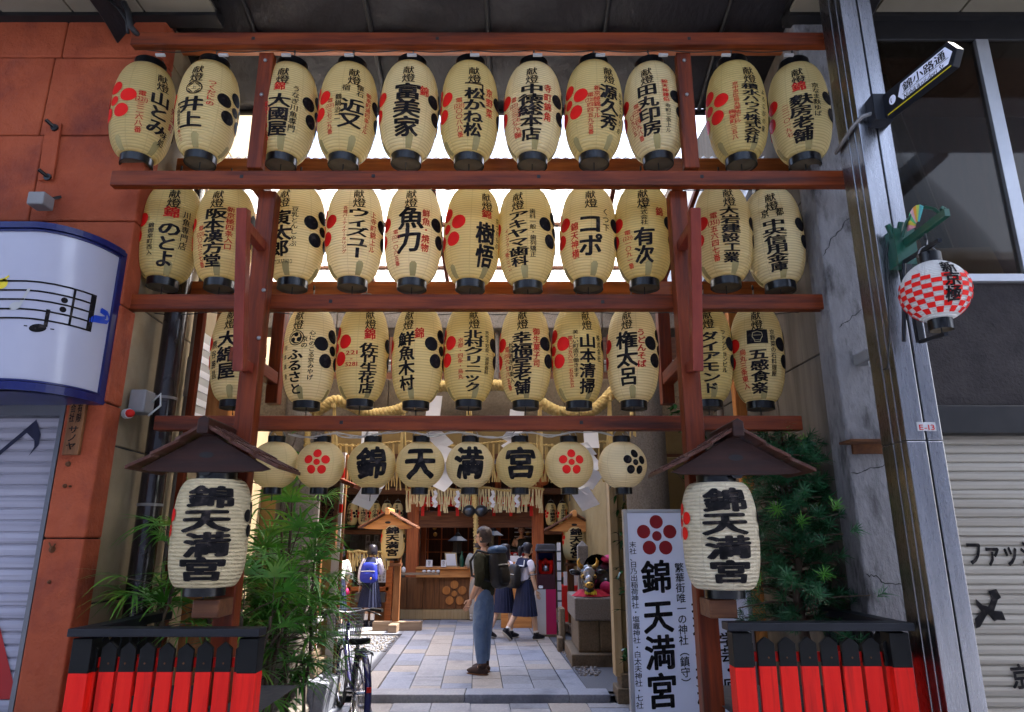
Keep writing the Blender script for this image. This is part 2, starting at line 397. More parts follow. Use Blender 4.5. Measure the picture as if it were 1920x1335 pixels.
M_shutr = mat("shutter_cream", (.52, .46, .37), (.6, .54, .44), 2, (.12, 1, 9), rough=.5, c3=(.38, .32, .25), s3=5, detail=2)
M_shutred = mat("shutter_red", (.55, .02, .02), rough=.45)
M_navy = mat("navy_paint", (.012, .014, .05), rough=.5)
M_rough = mat("dark_render", (.055, .045, .045), (.09, .075, .072), 8, rough=.95, bump=1.0, bscale=40, bdist=.015)
M_glass = mat("window_glass", (.010, .010, .011), (.02, .018, .016), 1.5, rough=.06, spec=.6)
M_curt = mat("brown_curtain", (.10, .07, .045), (.15, .11, .07), 2, (6, 6, .4), rough=.9)
M_card = mat("cardboard", (.30, .20, .10), (.36, .25, .13), 3, rough=.85)
M_white = mat("white_board", (.78, .80, .92), (.74, .76, .88), .7, rough=.3)
M_wpaper = mat("white_washi", (.80, .79, .82), (.74, .73, .77), 2, rough=.7, transl=.25)
M_straw = mat("straw", (.62, .46, .20), (.48, .33, .12), 12, rough=.8)
M_strawp = mat("pale_straw", (.70, .58, .34), (.58, .46, .24), 12, rough=.8)
M_rope = mat("rope", (.60, .44, .18), (.44, .30, .10), 30, rough=.85, bump=.5, bscale=80)
M_green = mat("green_enamel", (.01, .07, .045), (.015, .1, .06), 5, rough=.35, coat=.2)
M_pipe = mat("dark_drainpipe", (.02, .014, .016), (.03, .022, .022), 3, rough=.22, coat=.5)
M_pipe2 = mat("grey_pipe", (.22, .2, .18), rough=.4)
M_plast = mat("grey_plastic", (.26, .25, .25), (.3, .29, .29), 5, rough=.5)
M_plastw = mat("white_plastic", (.6, .59, .58), rough=.4)
M_rusti = mat("rusted_iron", (.12, .045, .02), (.2, .08, .03), 15, rough=.85, bump=.4)
M_leafp = mat("palm_leaf", (.035, .15, .015), (.09, .26, .03), 2.5, rough=.38, transl=.3, c3=(.24, .32, .04), s3=3)
M_leafd = mat("podocarpus_leaf", (.010, .065, .022), (.02, .10, .032), 2.5, rough=.45, transl=.15)
M_leafl = mat("podocarpus_shoot", (.07, .24, .025), (.11, .3, .04), 2.5, rough=.45, transl=.25)
M_leafc = mat("camellia_leaf", (.02, .07, .02), (.035, .11, .03), 4, rough=.22, transl=.1)
M_bark = mat("bark", (.09, .06, .04), (.16, .11, .075), 12, rough=.9, bump=.6)
M_skin = mat("skin", (.52, .30, .20), (.58, .34, .23), 8, rough=.5)
M_skinl = mat("pale_skin", (.60, .39, .28), (.66, .43, .31), 8, rough=.5)
M_hairb = mat("black_hair", (.012, .011, .018), (.025, .022, .035), 3, (20, 20, 2), rough=.35)
M_hairm = mat("brown_hair", (.05, .034, .03), (.12, .09, .08), 14, rough=.5, bump=.5, bscale=40)
M_olive = mat("olive_jersey", (.028, .028, .012), (.045, .043, .02), 6, rough=.9, bump=.9, bscale=15, bdist=.03)
M_jean = mat("blue_denim", (.10, .17, .33), (.17, .26, .44), 5, rough=.85, c3=(.26, .36, .52), s3=3, bump=.9, bscale=15, bdist=.03)
M_pack = mat("black_nylon", (.014, .014, .018), (.03, .03, .036), 5, rough=.45, bump=.4, bscale=7, bdist=.03)
M_packt = mat("steel_blue_nylon", (.05, .10, .2), (.08, .15, .28), 5, rough=.45)
M_packb = mat("royal_blue_nylon", (.012, .022, .26), (.02, .035, .36), 4, rough=.5, bump=.3, bscale=8, bdist=.02)
M_shoe = mat("brown_shoe", (.05, .03, .03), (.09, .05, .045), 12, rough=.7)
M_sole = mat("shoe_sole", (.62, .58, .54), rough=.7)
M_soleb = mat("brown_sole", (.22, .10, .05), rough=.7)
M_blouse = mat("lavender_white_blouse", (.62, .60, .74), (.70, .68, .80), 5, rough=.8, bump=.9, bscale=15, bdist=.03)
M_skirt = mat("navy_pleats", (.012, .018, .06), (.02, .028, .085), 4, rough=.8)
M_sock = mat("white_sock", (.74, .73, .76), rough=.9)
M_dshoe = mat("dark_trainer", (.012, .014, .025), rough=.5)
M_grey = mat("pale_grey_cloth", (.42, .42, .40), (.5, .5, .47), 5, rough=.9)
M_cream = mat("cream_trousers", (.52, .47, .42), (.58, .53, .48), 5, rough=.9)
M_robe = mat("charcoal_robe", (.02, .022, .02), (.035, .036, .032), 5, rough=.9)
M_gold = mat("gold_leaf", (.62, .38, .10), (.5, .28, .06), 10, rough=.3, metal=.8)
M_bull = mat("black_bronze", (.012, .012, .016), (.03, .03, .036), 6, rough=.2, coat=.5)
M_silver = mat("worn_silver", (.60, .62, .70), (.5, .51, .58), 8, rough=.25, metal=.6)
M_bib = mat("crimson_bib", (.52, .01, .03), (.62, .02, .06), 6, rough=.8)
M_pink = mat("magenta_cloth", (.72, .02, .16), (.66, .03, .14), 3, rough=.7)
M_bframe = mat("violet_blue_frame_paint", (.012, .012, .07), (.022, .022, .12), 3, rough=.25, coat=.4)
M_tyre = mat("tyre_rubber", (.015, .015, .016), rough=.8)
M_chrome = mat("chrome", (.7, .7, .74), rough=.15, metal=1)
M_brownb = mat("maroon_cabinet", (.07, .018, .028), (.1, .026, .038), 3, rough=.4)
M_slate = mat("slate_tiles", (.10, .10, .12), (.17, .16, .19), 10, rough=.6)
M_bell = mat("grey_bell_metal", (.10, .11, .13), rough=.35, metal=.8)
M_curtr = mat("red_curtain", (.5, .012, .010), (.6, .02, .014), 4, rough=.7)
M_postw = mat("white_paint", (.74, .72, .74), (.66, .63, .64), 3, rough=.45)
M_ground = mat("street_stone", (.24, .25, .30), (.34, .35, .40), 8, rough=.7)
# ---------------------------------------------------------------- ground
def glass_mat(name, tint=(.55, .52, .48), refl=.12):
    m = bpy.data.materials.new(name); m.use_nodes = True; nt = m.node_tree; N = nt.nodes; L = nt.links; N.remove(N["Principled BSDF"])
    t = N.new("ShaderNodeBsdfTransparent"); t.inputs[0].default_value = (*tint, 1); g = N.new("ShaderNodeBsdfGlossy"); g.inputs["Roughness"].default_value = .03
    fr = N.new("ShaderNodeFresnel"); fr.inputs[0].default_value = 1.5; ms = N.new("ShaderNodeMixShader")
    ad = N.new("ShaderNodeMath"); ad.operation = 'MULTIPLY'; ad.inputs[1].default_value = .12; L.new(fr.outputs[0], ad.inputs[0])
    L.new(ad.outputs[0], ms.inputs[0]); L.new(t.outputs[0], ms.inputs[1]); L.new(g.outputs[0], ms.inputs[2]); L.new(ms.outputs[0], N["Material Output"].inputs[0]); return m
M_glass2 = glass_mat("clear_window_glass")
KZ = .08; KY = 8.18                                   # courtyard level and the step in front of it
b = MB(); b.quad((-60, -60, -.02), (60, -60, -.02), (60, 120, -.02), (-60, 120, -.02)); struct(b.build("ground", mat("street_stone_washi", (.20, .23, .30), (.28, .31, .38), 8, rough=.7)))
b = MB(); rng = random.Random(3)
def slabs(b, x0, y0, y1, w, n, z, gap=.008, lmin=.3, lmax=.75, sk=True, dz=.003):
    for i in range(n):
        y = y0-rng.random()*.3
        while y < y1:
            l = rng.uniform(lmin, lmax); ya, yb = max(y, y0), min(y+l, y1)-gap
            if yb-ya > .05:
                m = rng.choice((0, 0, 1, 1, 2, 2, 3)); h = z+rng.uniform(-dz, dz); xa, xb = x0+i*w, x0+(i+1)*w-gap
                sa, sb = (skew(ya), skew(yb)) if sk else (0, 0)
                t = .04
                vs = [(xa+sa, ya, h-t), (xb+sa, ya, h-t), (xb+sb, yb, h-t), (xa+sb, yb, h-t), (xa+sa, ya, h), (xb+sa, ya, h), (xb+sb, yb, h), (xa+sb, yb, h)]
                b.add(vs, [(4, 5, 6, 7), (0, 1, 5, 4), (1, 2, 6, 5), (2, 3, 7, 6), (3, 0, 4, 7)], m)
            y += l
slabs(b, -3.4, 4.9, KY-.02, .42, 15, .004, lmin=.5, lmax=1.0)
struct(b.build("street_paving", M_slab, bevel=.003))
b = MB(); slabs(b, -1.1, KY+.34, 15.6, .357, 6, KZ); slabs(b, -1.33, KY+.34, 15.6, .22, 1, KZ, lmin=.9, lmax=1.6); slabs(b, 1.05, KY+.34, 15.6, .24, 1, KZ, lmin=.9, lmax=1.6)
slabs(b, -3.2, 13.3, 15.6, .5, 4, KZ+.001); slabs(b, 1.3, 13.6, 15.6, .5, 3, KZ+.001)
struct(b.build("courtyard_paving", M_slab, bevel=.003))
b = MB(); b.quad((-5, KY+.1, KZ-.03), (4, KY+.1, KZ-.03), (4, 22, KZ-.03), (-5, 22, KZ-.03)); struct(b.build("courtyard_ground", M_joint))
b = MB()
for xa, xb in ((-3.4, -1.34), (1.30, 3.2)):
    b.quad((xa+skew(8.6), 8.4, KZ-.006), (xb+skew(8.6), 8.4, KZ-.006), (xb+skew(13), 13, KZ-.006), (xa+skew(13), 13, KZ-.006))
struct(b.build("courtyard_asphalt", M_asph))
b = MB(); x = -1.72
while x < 1.05:
    l = rng.uniform(.9, 1.25); xe = min(x+l, 1.08); b.box(x, xe-.006, KY, KY+.33, -.015, KZ+.004, rng.choice((0, 1))); x += l
struct(b.build("kerb", [M_slab[0], M_slab[1]], bevel=.008))
b = MB()
for i in range(900):
    s = rng.choice((-1, 1)); y = rng.uniform(9.3, 12.2) if s > 0 else rng.uniform(11.2, 13.0)
    x = (rng.uniform(1.32, 1.62) if s > 0 else rng.uniform(-2.3, -1.36))+skew(y); q = rng.uniform(.012, .026)
    b.ell((x, y, KZ+.002), q, q*.8, q*.6, rng.choice((0, 1)), 5, 3)
go = tag(b.build("gravel", [M_granite, M_slab[1]], smooth=True), "loose grey pebbles beside the courtyard paving", "gravel", kind="stuff")

# ---------------------------------------------------------------- left shop building (red sandstone)
Z_SOF = 5.76
lb = thing("stone_building", "red sandstone shop front with roller shutter at the left edge", "building", (-3.5, 4.7, 0))
b = MB()
XL = -2.78; zr = [-.02, .44, 1.72, 2.62, 3.33, 3.98, 4.70, 5.40, Z_SOF]
for r in range(len(zr)-1):
    z0, z1 = zr[r]+.004, zr[r+1]-.004
    if z1 < 2.7: cols = [-3.055, XL]
    else: cols = [-5.2, -4.45, -3.62+(.05 if r % 2 else 0), XL]
    for c in range(len(cols)-1):
        last = c == len(cols)-2; j = rng.uniform(0, .006)
        b.box(cols[c]+.003, cols[c+1]-(0 if last else .003), 4.6-j, 4.79 if last else 4.7, z0, z1)
b.build("stone_cladding", M_rust, lb, bevel=.012)
b = MB(); b.box(-6, XL-.02, 4.62, 4.78, 2.64, 5.9); b.box(-3.04, XL-.02, 4.62, 4.78, 0, 2.64); b.build("joint_backing", M_rustg, lb)
def shutter(x0, x1, z0, z1, y, pitch, m, mats, name, parent, extra=None):
    b = MB(); n = int((z1-z0)/pitch)
    prof = []
    for i in range(n):
        z = z1-i*pitch
        prof += [(y+.012, z), (y+.012, z-.10*pitch), (y, z-.16*pitch), (y-.006, z-.5*pitch), (y, z-.92*pitch)]
    for k in range(len(prof)-1):
        (ya, za), (yb, zb) = prof[k], prof[k+1]
        b.quad((x0, yb, zb), (x1, yb, zb), (x1, ya, za), (x0, ya, za), m)
    if extra: extra(b, y)
    return b.build(name, mats, parent)
def left_art(b, y):
    s = lambda u, v: Vector((u, y-.0095, v))
    p = lambda x, yy: (P(x, yy, y).x, P(x, yy, y).z)
    n1 = [p(70, 787), p(78, 815), p(74, 835), p(55, 856), p(66, 838), p(66, 826), p(52, 812), p(-30, 880), p(-34, 875), p(48, 806)]
    b.add([s(*q) for q in n1], [tuple(range(len(n1)))], 1)
    tri = [p(0, 1168), p(34, 1310), p(-60, 1312), p(-60, 1000)]
    b.add([s(*q) for q in tri], [tuple(range(4))], 2)
shutter(-5.2, -3.06, -.02, 2.62, 4.72, .078, 0, [M_shut, M_navy, M_shutred], "roller_shutter", lb, left_art)
b = MB(); b.box(-3.085, -3.055, 4.60, 4.75, 0, 2.62); b.box(-5.2, -3.085, 4.60, 4.76, 2.53, 2.63); b.build("shutter_frame", M_steeld, lb)
# plank bolted to the stone, anchor bolts, name plate, speaker
b = MB(); b.beam(P(86, 338, 4.585), P(102, 232, 4.585), .115, .02, 0, (0, 1, 0))
pl = b.build("wall_plank", M_rust, None, bevel=.004); tag(pl, "red painted plank with two bolts on the stone wall", "plank")
b = MB()
for (x, y) in ((88, 331), (101, 238)):
    q = P(x, y, 4.56); b.tube([q+Vector((0, .03, 0)), q+Vector((-.035, -.05, .03))], .014, 8); b.tube([q, q+Vector((0, .015, 0))], .028, 8)
bo = b.build("bolt", M_blk, pl); bo.location = (0, 0, 0); bo.parent = pl
nt = thing("wooden_nameplate", "weathered wooden nameplate with black writing on the red pillar", "sign", P(135, 855, 4.58))
b = MB(); a0, a1 = P(131, 853, 4.575), P(146, 752, 4.575); b.box(a0.x-.052, a0.x+.058, 4.565, 4.597, a0.z, a1.z); b.build("board", M_brnz, nt, bevel=.006)
b = MB(); s = plane((a0.x, 4.565, 0), (1, 0, 0), (0, 0, 1), .003); b.vtext("サノヤ", s, .004, a1.z-.17, a0.z+.03, .07, 0, .02); b.vtext("有限", s, .025, a1.z-.02, a1.z-.15, .035); b.vtext("会社", s, -.022, a1.z-.02, a1.z-.15, .035)
b.build("lettering", M_ink, nt)
b = MB()
for (x, y, r) in ((128, 870, .018), (122, 911, .014), (98, 1030, .022), (93, 1091, .012), (132, 912, .008)):
    q = P(x, y, 4.595); b.ell(q, r, .02, r, 0, 8, 6)
b.tube([P(92, 1018, 4.58), P(97, 1030, 4.55), P(103, 1020, 4.58)], .006, 6)
tag(b.build("anchor_bolt", M_rusti), "old rusty anchor bolts in the front of the red pillar", "bolt")
sp = thing("wall_speaker", "small dark loudspeaker under the bolted plank on the stone wall", "speaker", P(80, 392, 4.55))
b = MB(); q = P(80, 380, 4.5); b.box(q.x-.06, q.x+.06, 4.42, 4.54, q.z-.05, q.z+.05); b.build("case", M_plast, sp, bevel=.01)
b = MB(); b.beam(q+Vector((0, .02, .03)), q+Vector((.05, .1, .1)), .02, .02); b.build("bracket", M_dwire, sp)
# illuminated shop sign with a music staff
ss = thing("shop_sign", "white curved sign box with blue frame and music staff", "sign", (-3.6, 4.2, 2.6))
SY = 4.1; sz0, sz1 = 2.60, 3.72
def sgx(u):     # arc length u from x=-5.2 along the face, bending back at the end
    L0 = 2.06
    if u < L0: return (-5.2+u, SY)
    a = min((u-L0)/.42, 1.0)*math.pi/2
    return (-5.2+L0+.33*math.sin(a), SY+.45*(1-math.cos(a)))
UM = 2.06+.42; N_ = 30; us = [0, 1.0, 1.8]+[2.06+.42*i/12 for i in range(13)]
def sface(off=0):
    def f(u, v):
        x, y = sgx(u); x2, y2 = sgx(u+.01) if u < UM-.011 else (x+.0001, y+.01)
        d = Vector((x2-x, y2-y, 0)).normalized(); n = Vector((d.y, -d.x, 0)); return Vector((x, y, v))+n*off
    return f
b = MB(); f0 = sface(0); vs = [f0(u, z) for z in (sz0+.07, sz1-.06) for u in us]; n = len(us)
b.add(vs, [(i, i+1, n+i+1, n+i) for i in range(n-1)]); b.build("sign_face", M_signw, ss, smooth=True)
b = MB()
for z0, z1, of in ((sz0, sz0+.052, .025), (sz1-.042, sz1, .025), (sz0+.058, sz0+.07, .012), (sz1-.06, sz1-.048, .012)):
    fo = sface(of)
    for i in range(n-1):
        A, B = us[i], us[i+1]; p = [fo(A, z0), fo(B, z0), fo(B, z1), fo(A, z1)]; q = [f0(A, z0)+Vector((0, .05, 0)), f0(B, z0)+Vector((0, .05, 0)), f0(B, z1)+Vector((0, .05, 0)), f0(A, z1)+Vector((0, .05, 0))]
        b.quad(*p); b.quad(p[1], p[0], q[0], q[1]); b.quad(p[3], p[2], q[2], q[3])
xe, ye = sgx(UM); b.box(xe-.006, xe+.014, ye-.02, 4.62, sz0, sz1)
vs = [f0(u, sz0) for u in us]; bk = [Vector((v.x, 4.62, v.z)) for v in vs]
for i in range(n-1): b.quad(vs[i], vs[i+1], bk[i+1], bk[i])
vs = [f0(u, sz1) for u in us]; bk = [Vector((v.x, 4.62, v.z)) for v in vs]
for i in range(n-1): b.quad(vs[i+1], vs[i], bk[i], bk[i+1])
b.build("sign_frame", M_blue, ss, bevel=.004)
b = MB(); fs = sface(.004)
def zz(y): return P(60, y, SY).z
zs = [zz(y) for y in (527, 544, 561, 579, 596)]; ue = UM-.10
for z in zs: b.patch(fs, .0, ue, z-.006, z+.006, 0, 40, 1)
b.patch(fs, ue-.10, ue-.09, zs[4], zs[0], 0, 1, 4); b.patch(fs, ue-.025, ue, zs[4]-.006, zs[0]+.006, 0, 2, 4)
for k in (1.5, 2.5): b.disc(fs, ue-.13, (zs[int(k)]+zs[int(k)+1])/2, .014, .02, 0, 2, 12)
xu = lambda x: P(x, 560, SY).x+5.2
b.disc(fs, xu(67), zz(612), .036, .027, 0, 2, 16, .4); b.patch(fs, xu(73), xu(77)+.003, zz(608), zz(575), 0, 1, 1); b.patch(fs, xu(50), xu(86), zz(611), zz(609), 0, 1, 1)
b.disc(fs, xu(31), zz(574), .036, .027, 1, 2, 16, .4); b.add([fs(xu(36), zz(572)), fs(xu(41), zz(572)), fs(xu(50), zz(540)), fs(xu(46), zz(540))], [(0, 1, 2, 3)], 1)
b.disc(fs, xu(-2), zz(532), .04, .036, 2, 2, 16, .4); b.add([fs(xu(-2), zz(524)), fs(xu(8), zz(516)), fs(xu(10), zz(519)), fs(xu(0), zz(528))], [(0, 1, 2, 3)], 2)
w = [(139, 548), (150, 550), (155, 559), (152, 567), (140, 571), (132, 573), (125, 576), (131, 567), (139, 565), (146, 562), (149, 558), (146, 553), (138, 551)]
for i in range(len(w)-1):
    (x0, y0), (x1, y1) = w[i], w[i+1]
    b.patch(lambda u, v, x0=x0, y0=y0, x1=x1, y1=y1: fs(xu(x0+(x1-x0)*u), zz(y0+(y1-y0)*u)+v), 0, 1, -.014, .014, 3, 2, 1)
b.build("music_staff", [M_ink, M_greyp, M_yel, M_bluep], ss)
b = MB(); b.box(-5.0, -3.62, 4.07, 4.12, 2.535, 2.565); b.build("tube_lamp", M_plastw, ss, bevel=.006)

# ---------------------------------------------------------------- left alley wall, pipe and fittings
def wallx(name, X, y0, y1, z0, z1, rows, cols, m, mj, label, th=.12, side=1):
    """wall running back along the alley, of panels with open joints"""
    t = thing(name, label, "wall", (X, (y0+y1)/2, 0)); b = MB()
    for r in range(len(rows)-1):
        for c in range(len(cols)-1):
            ya, yb, za, zb = cols[c]+.006, cols[c+1]-.006, rows[r]+.006, rows[r+1]-.006
            xa, xb = X+skew(ya-y0), X+skew(yb-y0); d = -th*side
            vs = [(xa, ya, za), (xb, yb, za), (xb, yb, zb), (xa, ya, zb), (xa+d, ya, za), (xb+d, yb, za), (xb+d, yb, zb), (xa+d, ya, zb)]
            b.add(vs, [(0, 1, 2, 3), (4, 7, 6, 5), (0, 3, 7, 4), (1, 5, 6, 2), (3, 2, 6, 7), (0, 4, 5, 1)])
    b.build("panels", m, t, bevel=.006)
    b = MB(); xa, xb = X-.012*side, X+skew(y1-y0)-.012*side; d = -.2*side
    vs = [(xa, y0, z0), (xb, y1, z0), (xb, y1, z1), (xa, y0, z1), (xa+d, y0, z0), (xb+d, y1, z0), (xb+d, y1, z1), (xa+d, y0, z1)]
    b.add(vs, [(0, 1, 2, 3), (4, 7, 6, 5), (0, 3, 7, 4), (1, 5, 6, 2), (3, 2, 6, 7), (0, 4, 5, 1)]); b.build("backing", mj, t)
    return t
wallx("stucco_wall", -2.80, 4.80, 8.4, 0, 8.6, [0, 1.3, 2.35, 3.4, 4.45, 5.5, 8.6], [4.8, 6.05, 8.4], M_stucco, M_joint, "beige stucco side wall of the entrance behind the dark drainpipe")
dp = thing("drainpipe", "dark brown drainpipe up the beige wall beside the red pillar", "pipe", (-2.66, 5.05, 0))
b = MB(); b.tube([(-2.67, 5.15, 0), (-2.67, 5.15, 8)], .085, 20); b.build("pipe", M_pipe, dp, smooth=True, angle=40)
b = MB()
for z in (1.15, 1.95, 2.75, 3.5): b.tube([(-2.67, 5.15, z), (-2.67, 5.15, z+.02)], .09, 20)
b.build("pipe_clip", M_pipe2, dp, smooth=True, angle=40)
tp = thing("conduit", "thin grey conduit running up the beige wall", "pipe", (-2.72, 5.75, 0))
b = MB(); b.tube([(-2.79, 5.75, 0), (-2.79, 5.75, 5)], .028, 10); b.build("pipe", M_pipe2, tp, smooth=True, angle=40)
b = MB(); b.tube([(-2.79, 5.75, 2.9), (-2.79, 5.75, 3.25)], .036, 10); b.build("coupling", M_plast, tp, smooth=True, angle=40)
b = MB(); q = Vector((-2.83, 6.0, 2.75)); b.box(-2.85, -2.825, 5.9, 6.25, 2.55, 3.55)
for k in range(7): b.box(-2.825, -2.82, 5.93, 6.22, 2.62+k*.13, 2.68+k*.13, 1)
tag(b.build("plastic_sheet", [M_plastw, M_wpaper]), "crumpled pale plastic notice on the beige wall behind the pipe", "notice")
b = MB()
for k in range(9): b.tube([(-2.62+(k % 3)*.035, 6.3+.02*(k//3), 2.2), (-2.62+(k % 3)*.035, 6.3+.02*(k//3), 4.7)], .02, 6)
tag(b.build("corrugated_strip", M_alu), "tall silver corrugated metal strip beside the orange post", "strip")
b = MB(); b.box(-2.53, -2.34, 5.55, 5.72, 0, 4.6); op = b.build("timber_post", M_orgz, bevel=.01); tag(op, "bright orange timber post between the silver strip and the lanterns", "post")
b = MB(); b.box(-2.62, -2.57, 5.4, 5.46, 0, 4.6); tag(b.build("timber_post", M_mahz), "slim dark red post left of the bright orange one", "post")
bl = thing("wall_lamp", "grey box lamp with small red dome on the beige wall", "lamp", P(243, 755, 4.8))
b = MB(); q = P(243, 750, 4.84); b.box(-2.78, -2.66, 4.86, 5.0, q.z-.085, q.z+.085); b.build("box", M_plast, bl, bevel=.012)
b = MB(); q2 = P(236, 776, 4.83); b.tube([q2, q2+Vector((.035, -.02, 0))], .036, 12, 0); b.ell(q2+Vector((.04, -.022, 0)), .036, .03, .03, 1, 10, 7); b.build("dome", [M_plastw, M_inkr], bl, smooth=True, angle=50)
b = MB(); b.tube([(-2.66, 4.95, q.z), (-2.6, 4.95, q.z+.07), (-2.59, 4.95, q.z-.02), (-2.66, 4.93, q.z-.1)], .007, 6); b.build("cable", M_cable, bl, smooth=True)

# ---------------------------------------------------------------- right side: panel wall, concrete pillar, steel column, building
wallx("panel_wall", 2.30, 4.85, 8.6, 0, 6.3, [0, 1.9, 3.05, 4.3, 6.3], [4.85, 5.7, 6.6, 7.6, 8.6], M_brick, M_joint, "brown weathered panel wall closing the right side of the entrance", side=-1)
cp = thing("concrete_pillar", "cracked grey concrete pillar between brown wall and steel column", "pillar", (2.5, 4.75, 0))
b = MB(); nz = 60
for i in range(nz):
    z0, z1 = 6.2*i/nz, 6.2*(i+1)/nz
    b.box(2.27+rng.uniform(-.003, .003), 2.78, 4.62, 4.87, z0, z1)
b = MB(); b.box(2.27, 2.78, 4.62, 4.87, 0, 6.2); b.build("shaft", M_conc, cp, bevel=.015)
b = MB()
def crack(pts):
    pp = []
    for i in range(len(pts)-1):
        p0, p1 = Vector(P(*pts[i], 4.62)), Vector(P(*pts[i+1], 4.62))
        for k in range(5): pp.append(p0.lerp(p1, k/5)+Vector((rng.uniform(-.01, .01), -.001, rng.uniform(-.01, .01))))
    pp.append(P(*pts[-1], 4.619)); b.tube(pp, [.0012+.0025*abs(math.sin(i)) for i in range(len(pp))], 4)
crack([(1543, 478), (1560, 450), (1578, 425), (1592, 410), (1600, 400)]); crack([(1572, 612), (1590, 603), (1615, 580)]); crack([(1596, 888), (1625, 882), (1660, 870)]); crack([(1622, 1078), (1645, 1080), (1660, 1096), (1690, 1095)])
b.build("crack", M_black, cp)
b = MB(); q = P(1620, 830, 4.6); b.box(q.x-.16, q.x+.15, 4.45, 4.62, q.z-.012, q.z+.004); b.box(q.x-.08, q.x+.15, 4.595, 4.622, q.z-.075, q.z-.012); b.build("angle_iron", M_rusti, cp)
st = thing("steel_column", "polished stainless steel arcade column with grooves, right of the concrete", "column", (2.5, 4.14, 0))
b = MB(); sx0, sx1 = 2.318, 2.535
for z0, z1 in ((0, 2.27), (2.274, 6.5)):
    for xa, xb in ((sx0, sx0+.115), (sx0+.125, sx1)): b.box(xa, xb, 4.0, 4.06, z0, z1)
    for ya, yb in ((4.065, 4.14), (4.15, 4.28)): b.box(sx0-.001, sx0+.06, ya, yb, z0, z1)
b.box(sx0+.01, sx1-.01, 4.03, 4.28, 0, 6.5); b.build("casing", M_steel, st, bevel=.006)
b = MB(); q = P(1736, 800, 4.0); b.box(q.x-.055, q.x+.055, 3.993, 3.999, q.z-.026, q.z+.026, 0); s = plane((q.x, 3.993, q.z), (1, 0, 0), (0, 0, 1), .002); b.htext("E-13", s, -.048, .048, -.004, .045, 1, .01)
b.build("number_plate", [M_plastw, M_inkr], st)
rb = thing("corner_building", "dark shop building with big window above a cream roller shutter", "building", (4, 4.8, 0))
RX0, RX1 = 2.66, 5.6
zw = lambda y: P(1800, y, 4.6).z
z_sill, z_led, z_sh = zw(524), zw(776), zw(814)
b = MB(); b.box(RX0, RX1, 4.6, 4.78, z_led+.06, z_sill-.03); b.build("wall", M_rough, rb)
b = MB(); b.box(RX0, RX1, 4.56, 4.8, z_sh, z_led+.055); b.build("ledge", M_black, rb, bevel=.01); b = MB(); b.box(RX0, RX1, 4.58, 4.8, 5.55, 5.75); b.build("window_head", M_black, rb, bevel=.01)  # solid black ledge also holds the shadow below the protruding lintel
b = MB(); b.box(RX0, RX1, 4.56, 4.66, z_sill-.028, z_sill+.03)
for x in (3.68, 4.6): b.box(x, x+.10, 4.57, 4.64, z_sill+.03, 5.55)
b.box(RX0, RX0+.05, 4.57, 4.64, z_sill+.03, 5.55); b.build("window_frame", M_alu, rb, bevel=.004)
b = MB(); b.box(RX0+.05, RX1, 4.6, 4.608, z_sill+.03, 5.55); b.build("window_pane", M_glass2, rb)
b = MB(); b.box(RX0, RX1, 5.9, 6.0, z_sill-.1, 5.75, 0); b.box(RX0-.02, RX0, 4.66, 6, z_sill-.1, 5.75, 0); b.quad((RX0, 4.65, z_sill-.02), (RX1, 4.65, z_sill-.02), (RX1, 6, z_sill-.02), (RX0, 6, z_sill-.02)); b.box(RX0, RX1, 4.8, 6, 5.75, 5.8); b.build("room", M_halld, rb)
b = MB(); pr = [(x, 4.95+.05*math.sin(x*38)+.03*math.sin(x*23)) for x in [3.05+.02*i for i in range(30)]]
for i in range(len(pr)-1):
    b.quad((pr[i][0]-.1, pr[i][1], z_sill+.15), (pr[i+1][0]-.1, pr[i+1][1], z_sill+.15), (pr[i+1][0]-.45, pr[i+1][1], 5.5), (pr[i][0]-.45, pr[i][1], 5.5))
b.build("curtain", M_curt, rb, smooth=True)
b = MB(); b.obox((3.42, 4.9, z_sill+.16), (.27, .05, .03), (-.03, .12, 0), (-.05, 0, .17)); b.obox((3.02, 4.95, z_sill+.3), (.16, .04, 0), (-.02, .1, 0), (-.06, 0, .28), 0); b.build("cardboard_box", M_card, rb)
def right_art(b, y):
    s = plane((0, y-.0075, 0), (1, 0, 0), (0, 0, 1), .003)
    p = lambda x, yy: (P(x, yy, y).x, P(x, yy, y).z)
    u0, zc = p(1808, 1037); u1, _ = p(2010, 1037); b.htext("ファッション", s, u0, u1, zc, (p(1808, 1015)[1]-p(1808, 1062)[1])*1.1, 1, .03)
    pts = [(1851, 1108), (1866, 1104), (1875, 1120), (1869, 1124), (1862, 1145), (1877, 1146), (1884, 1163), (1868, 1162), (1862, 1165), (1850, 1150), (1836, 1175), (1828, 1178), (1826, 1160), (1838, 1146), (1829, 1134), (1827, 1122), (1840, 1134), (1851, 1137), (1857, 1122)]
    b.add([s(*p(*q)) for q in pts], [tuple(range(len(pts)))], 1)
    u, zc = p(1912, 1268); b.char("京", s, u, zc, .13, .15, 1, .03)
shutter(RX0, RX1, -.02, z_sh, 4.66, .0605, 0, [M_shutr, M_ink], "roller_shutter", rb, right_art)
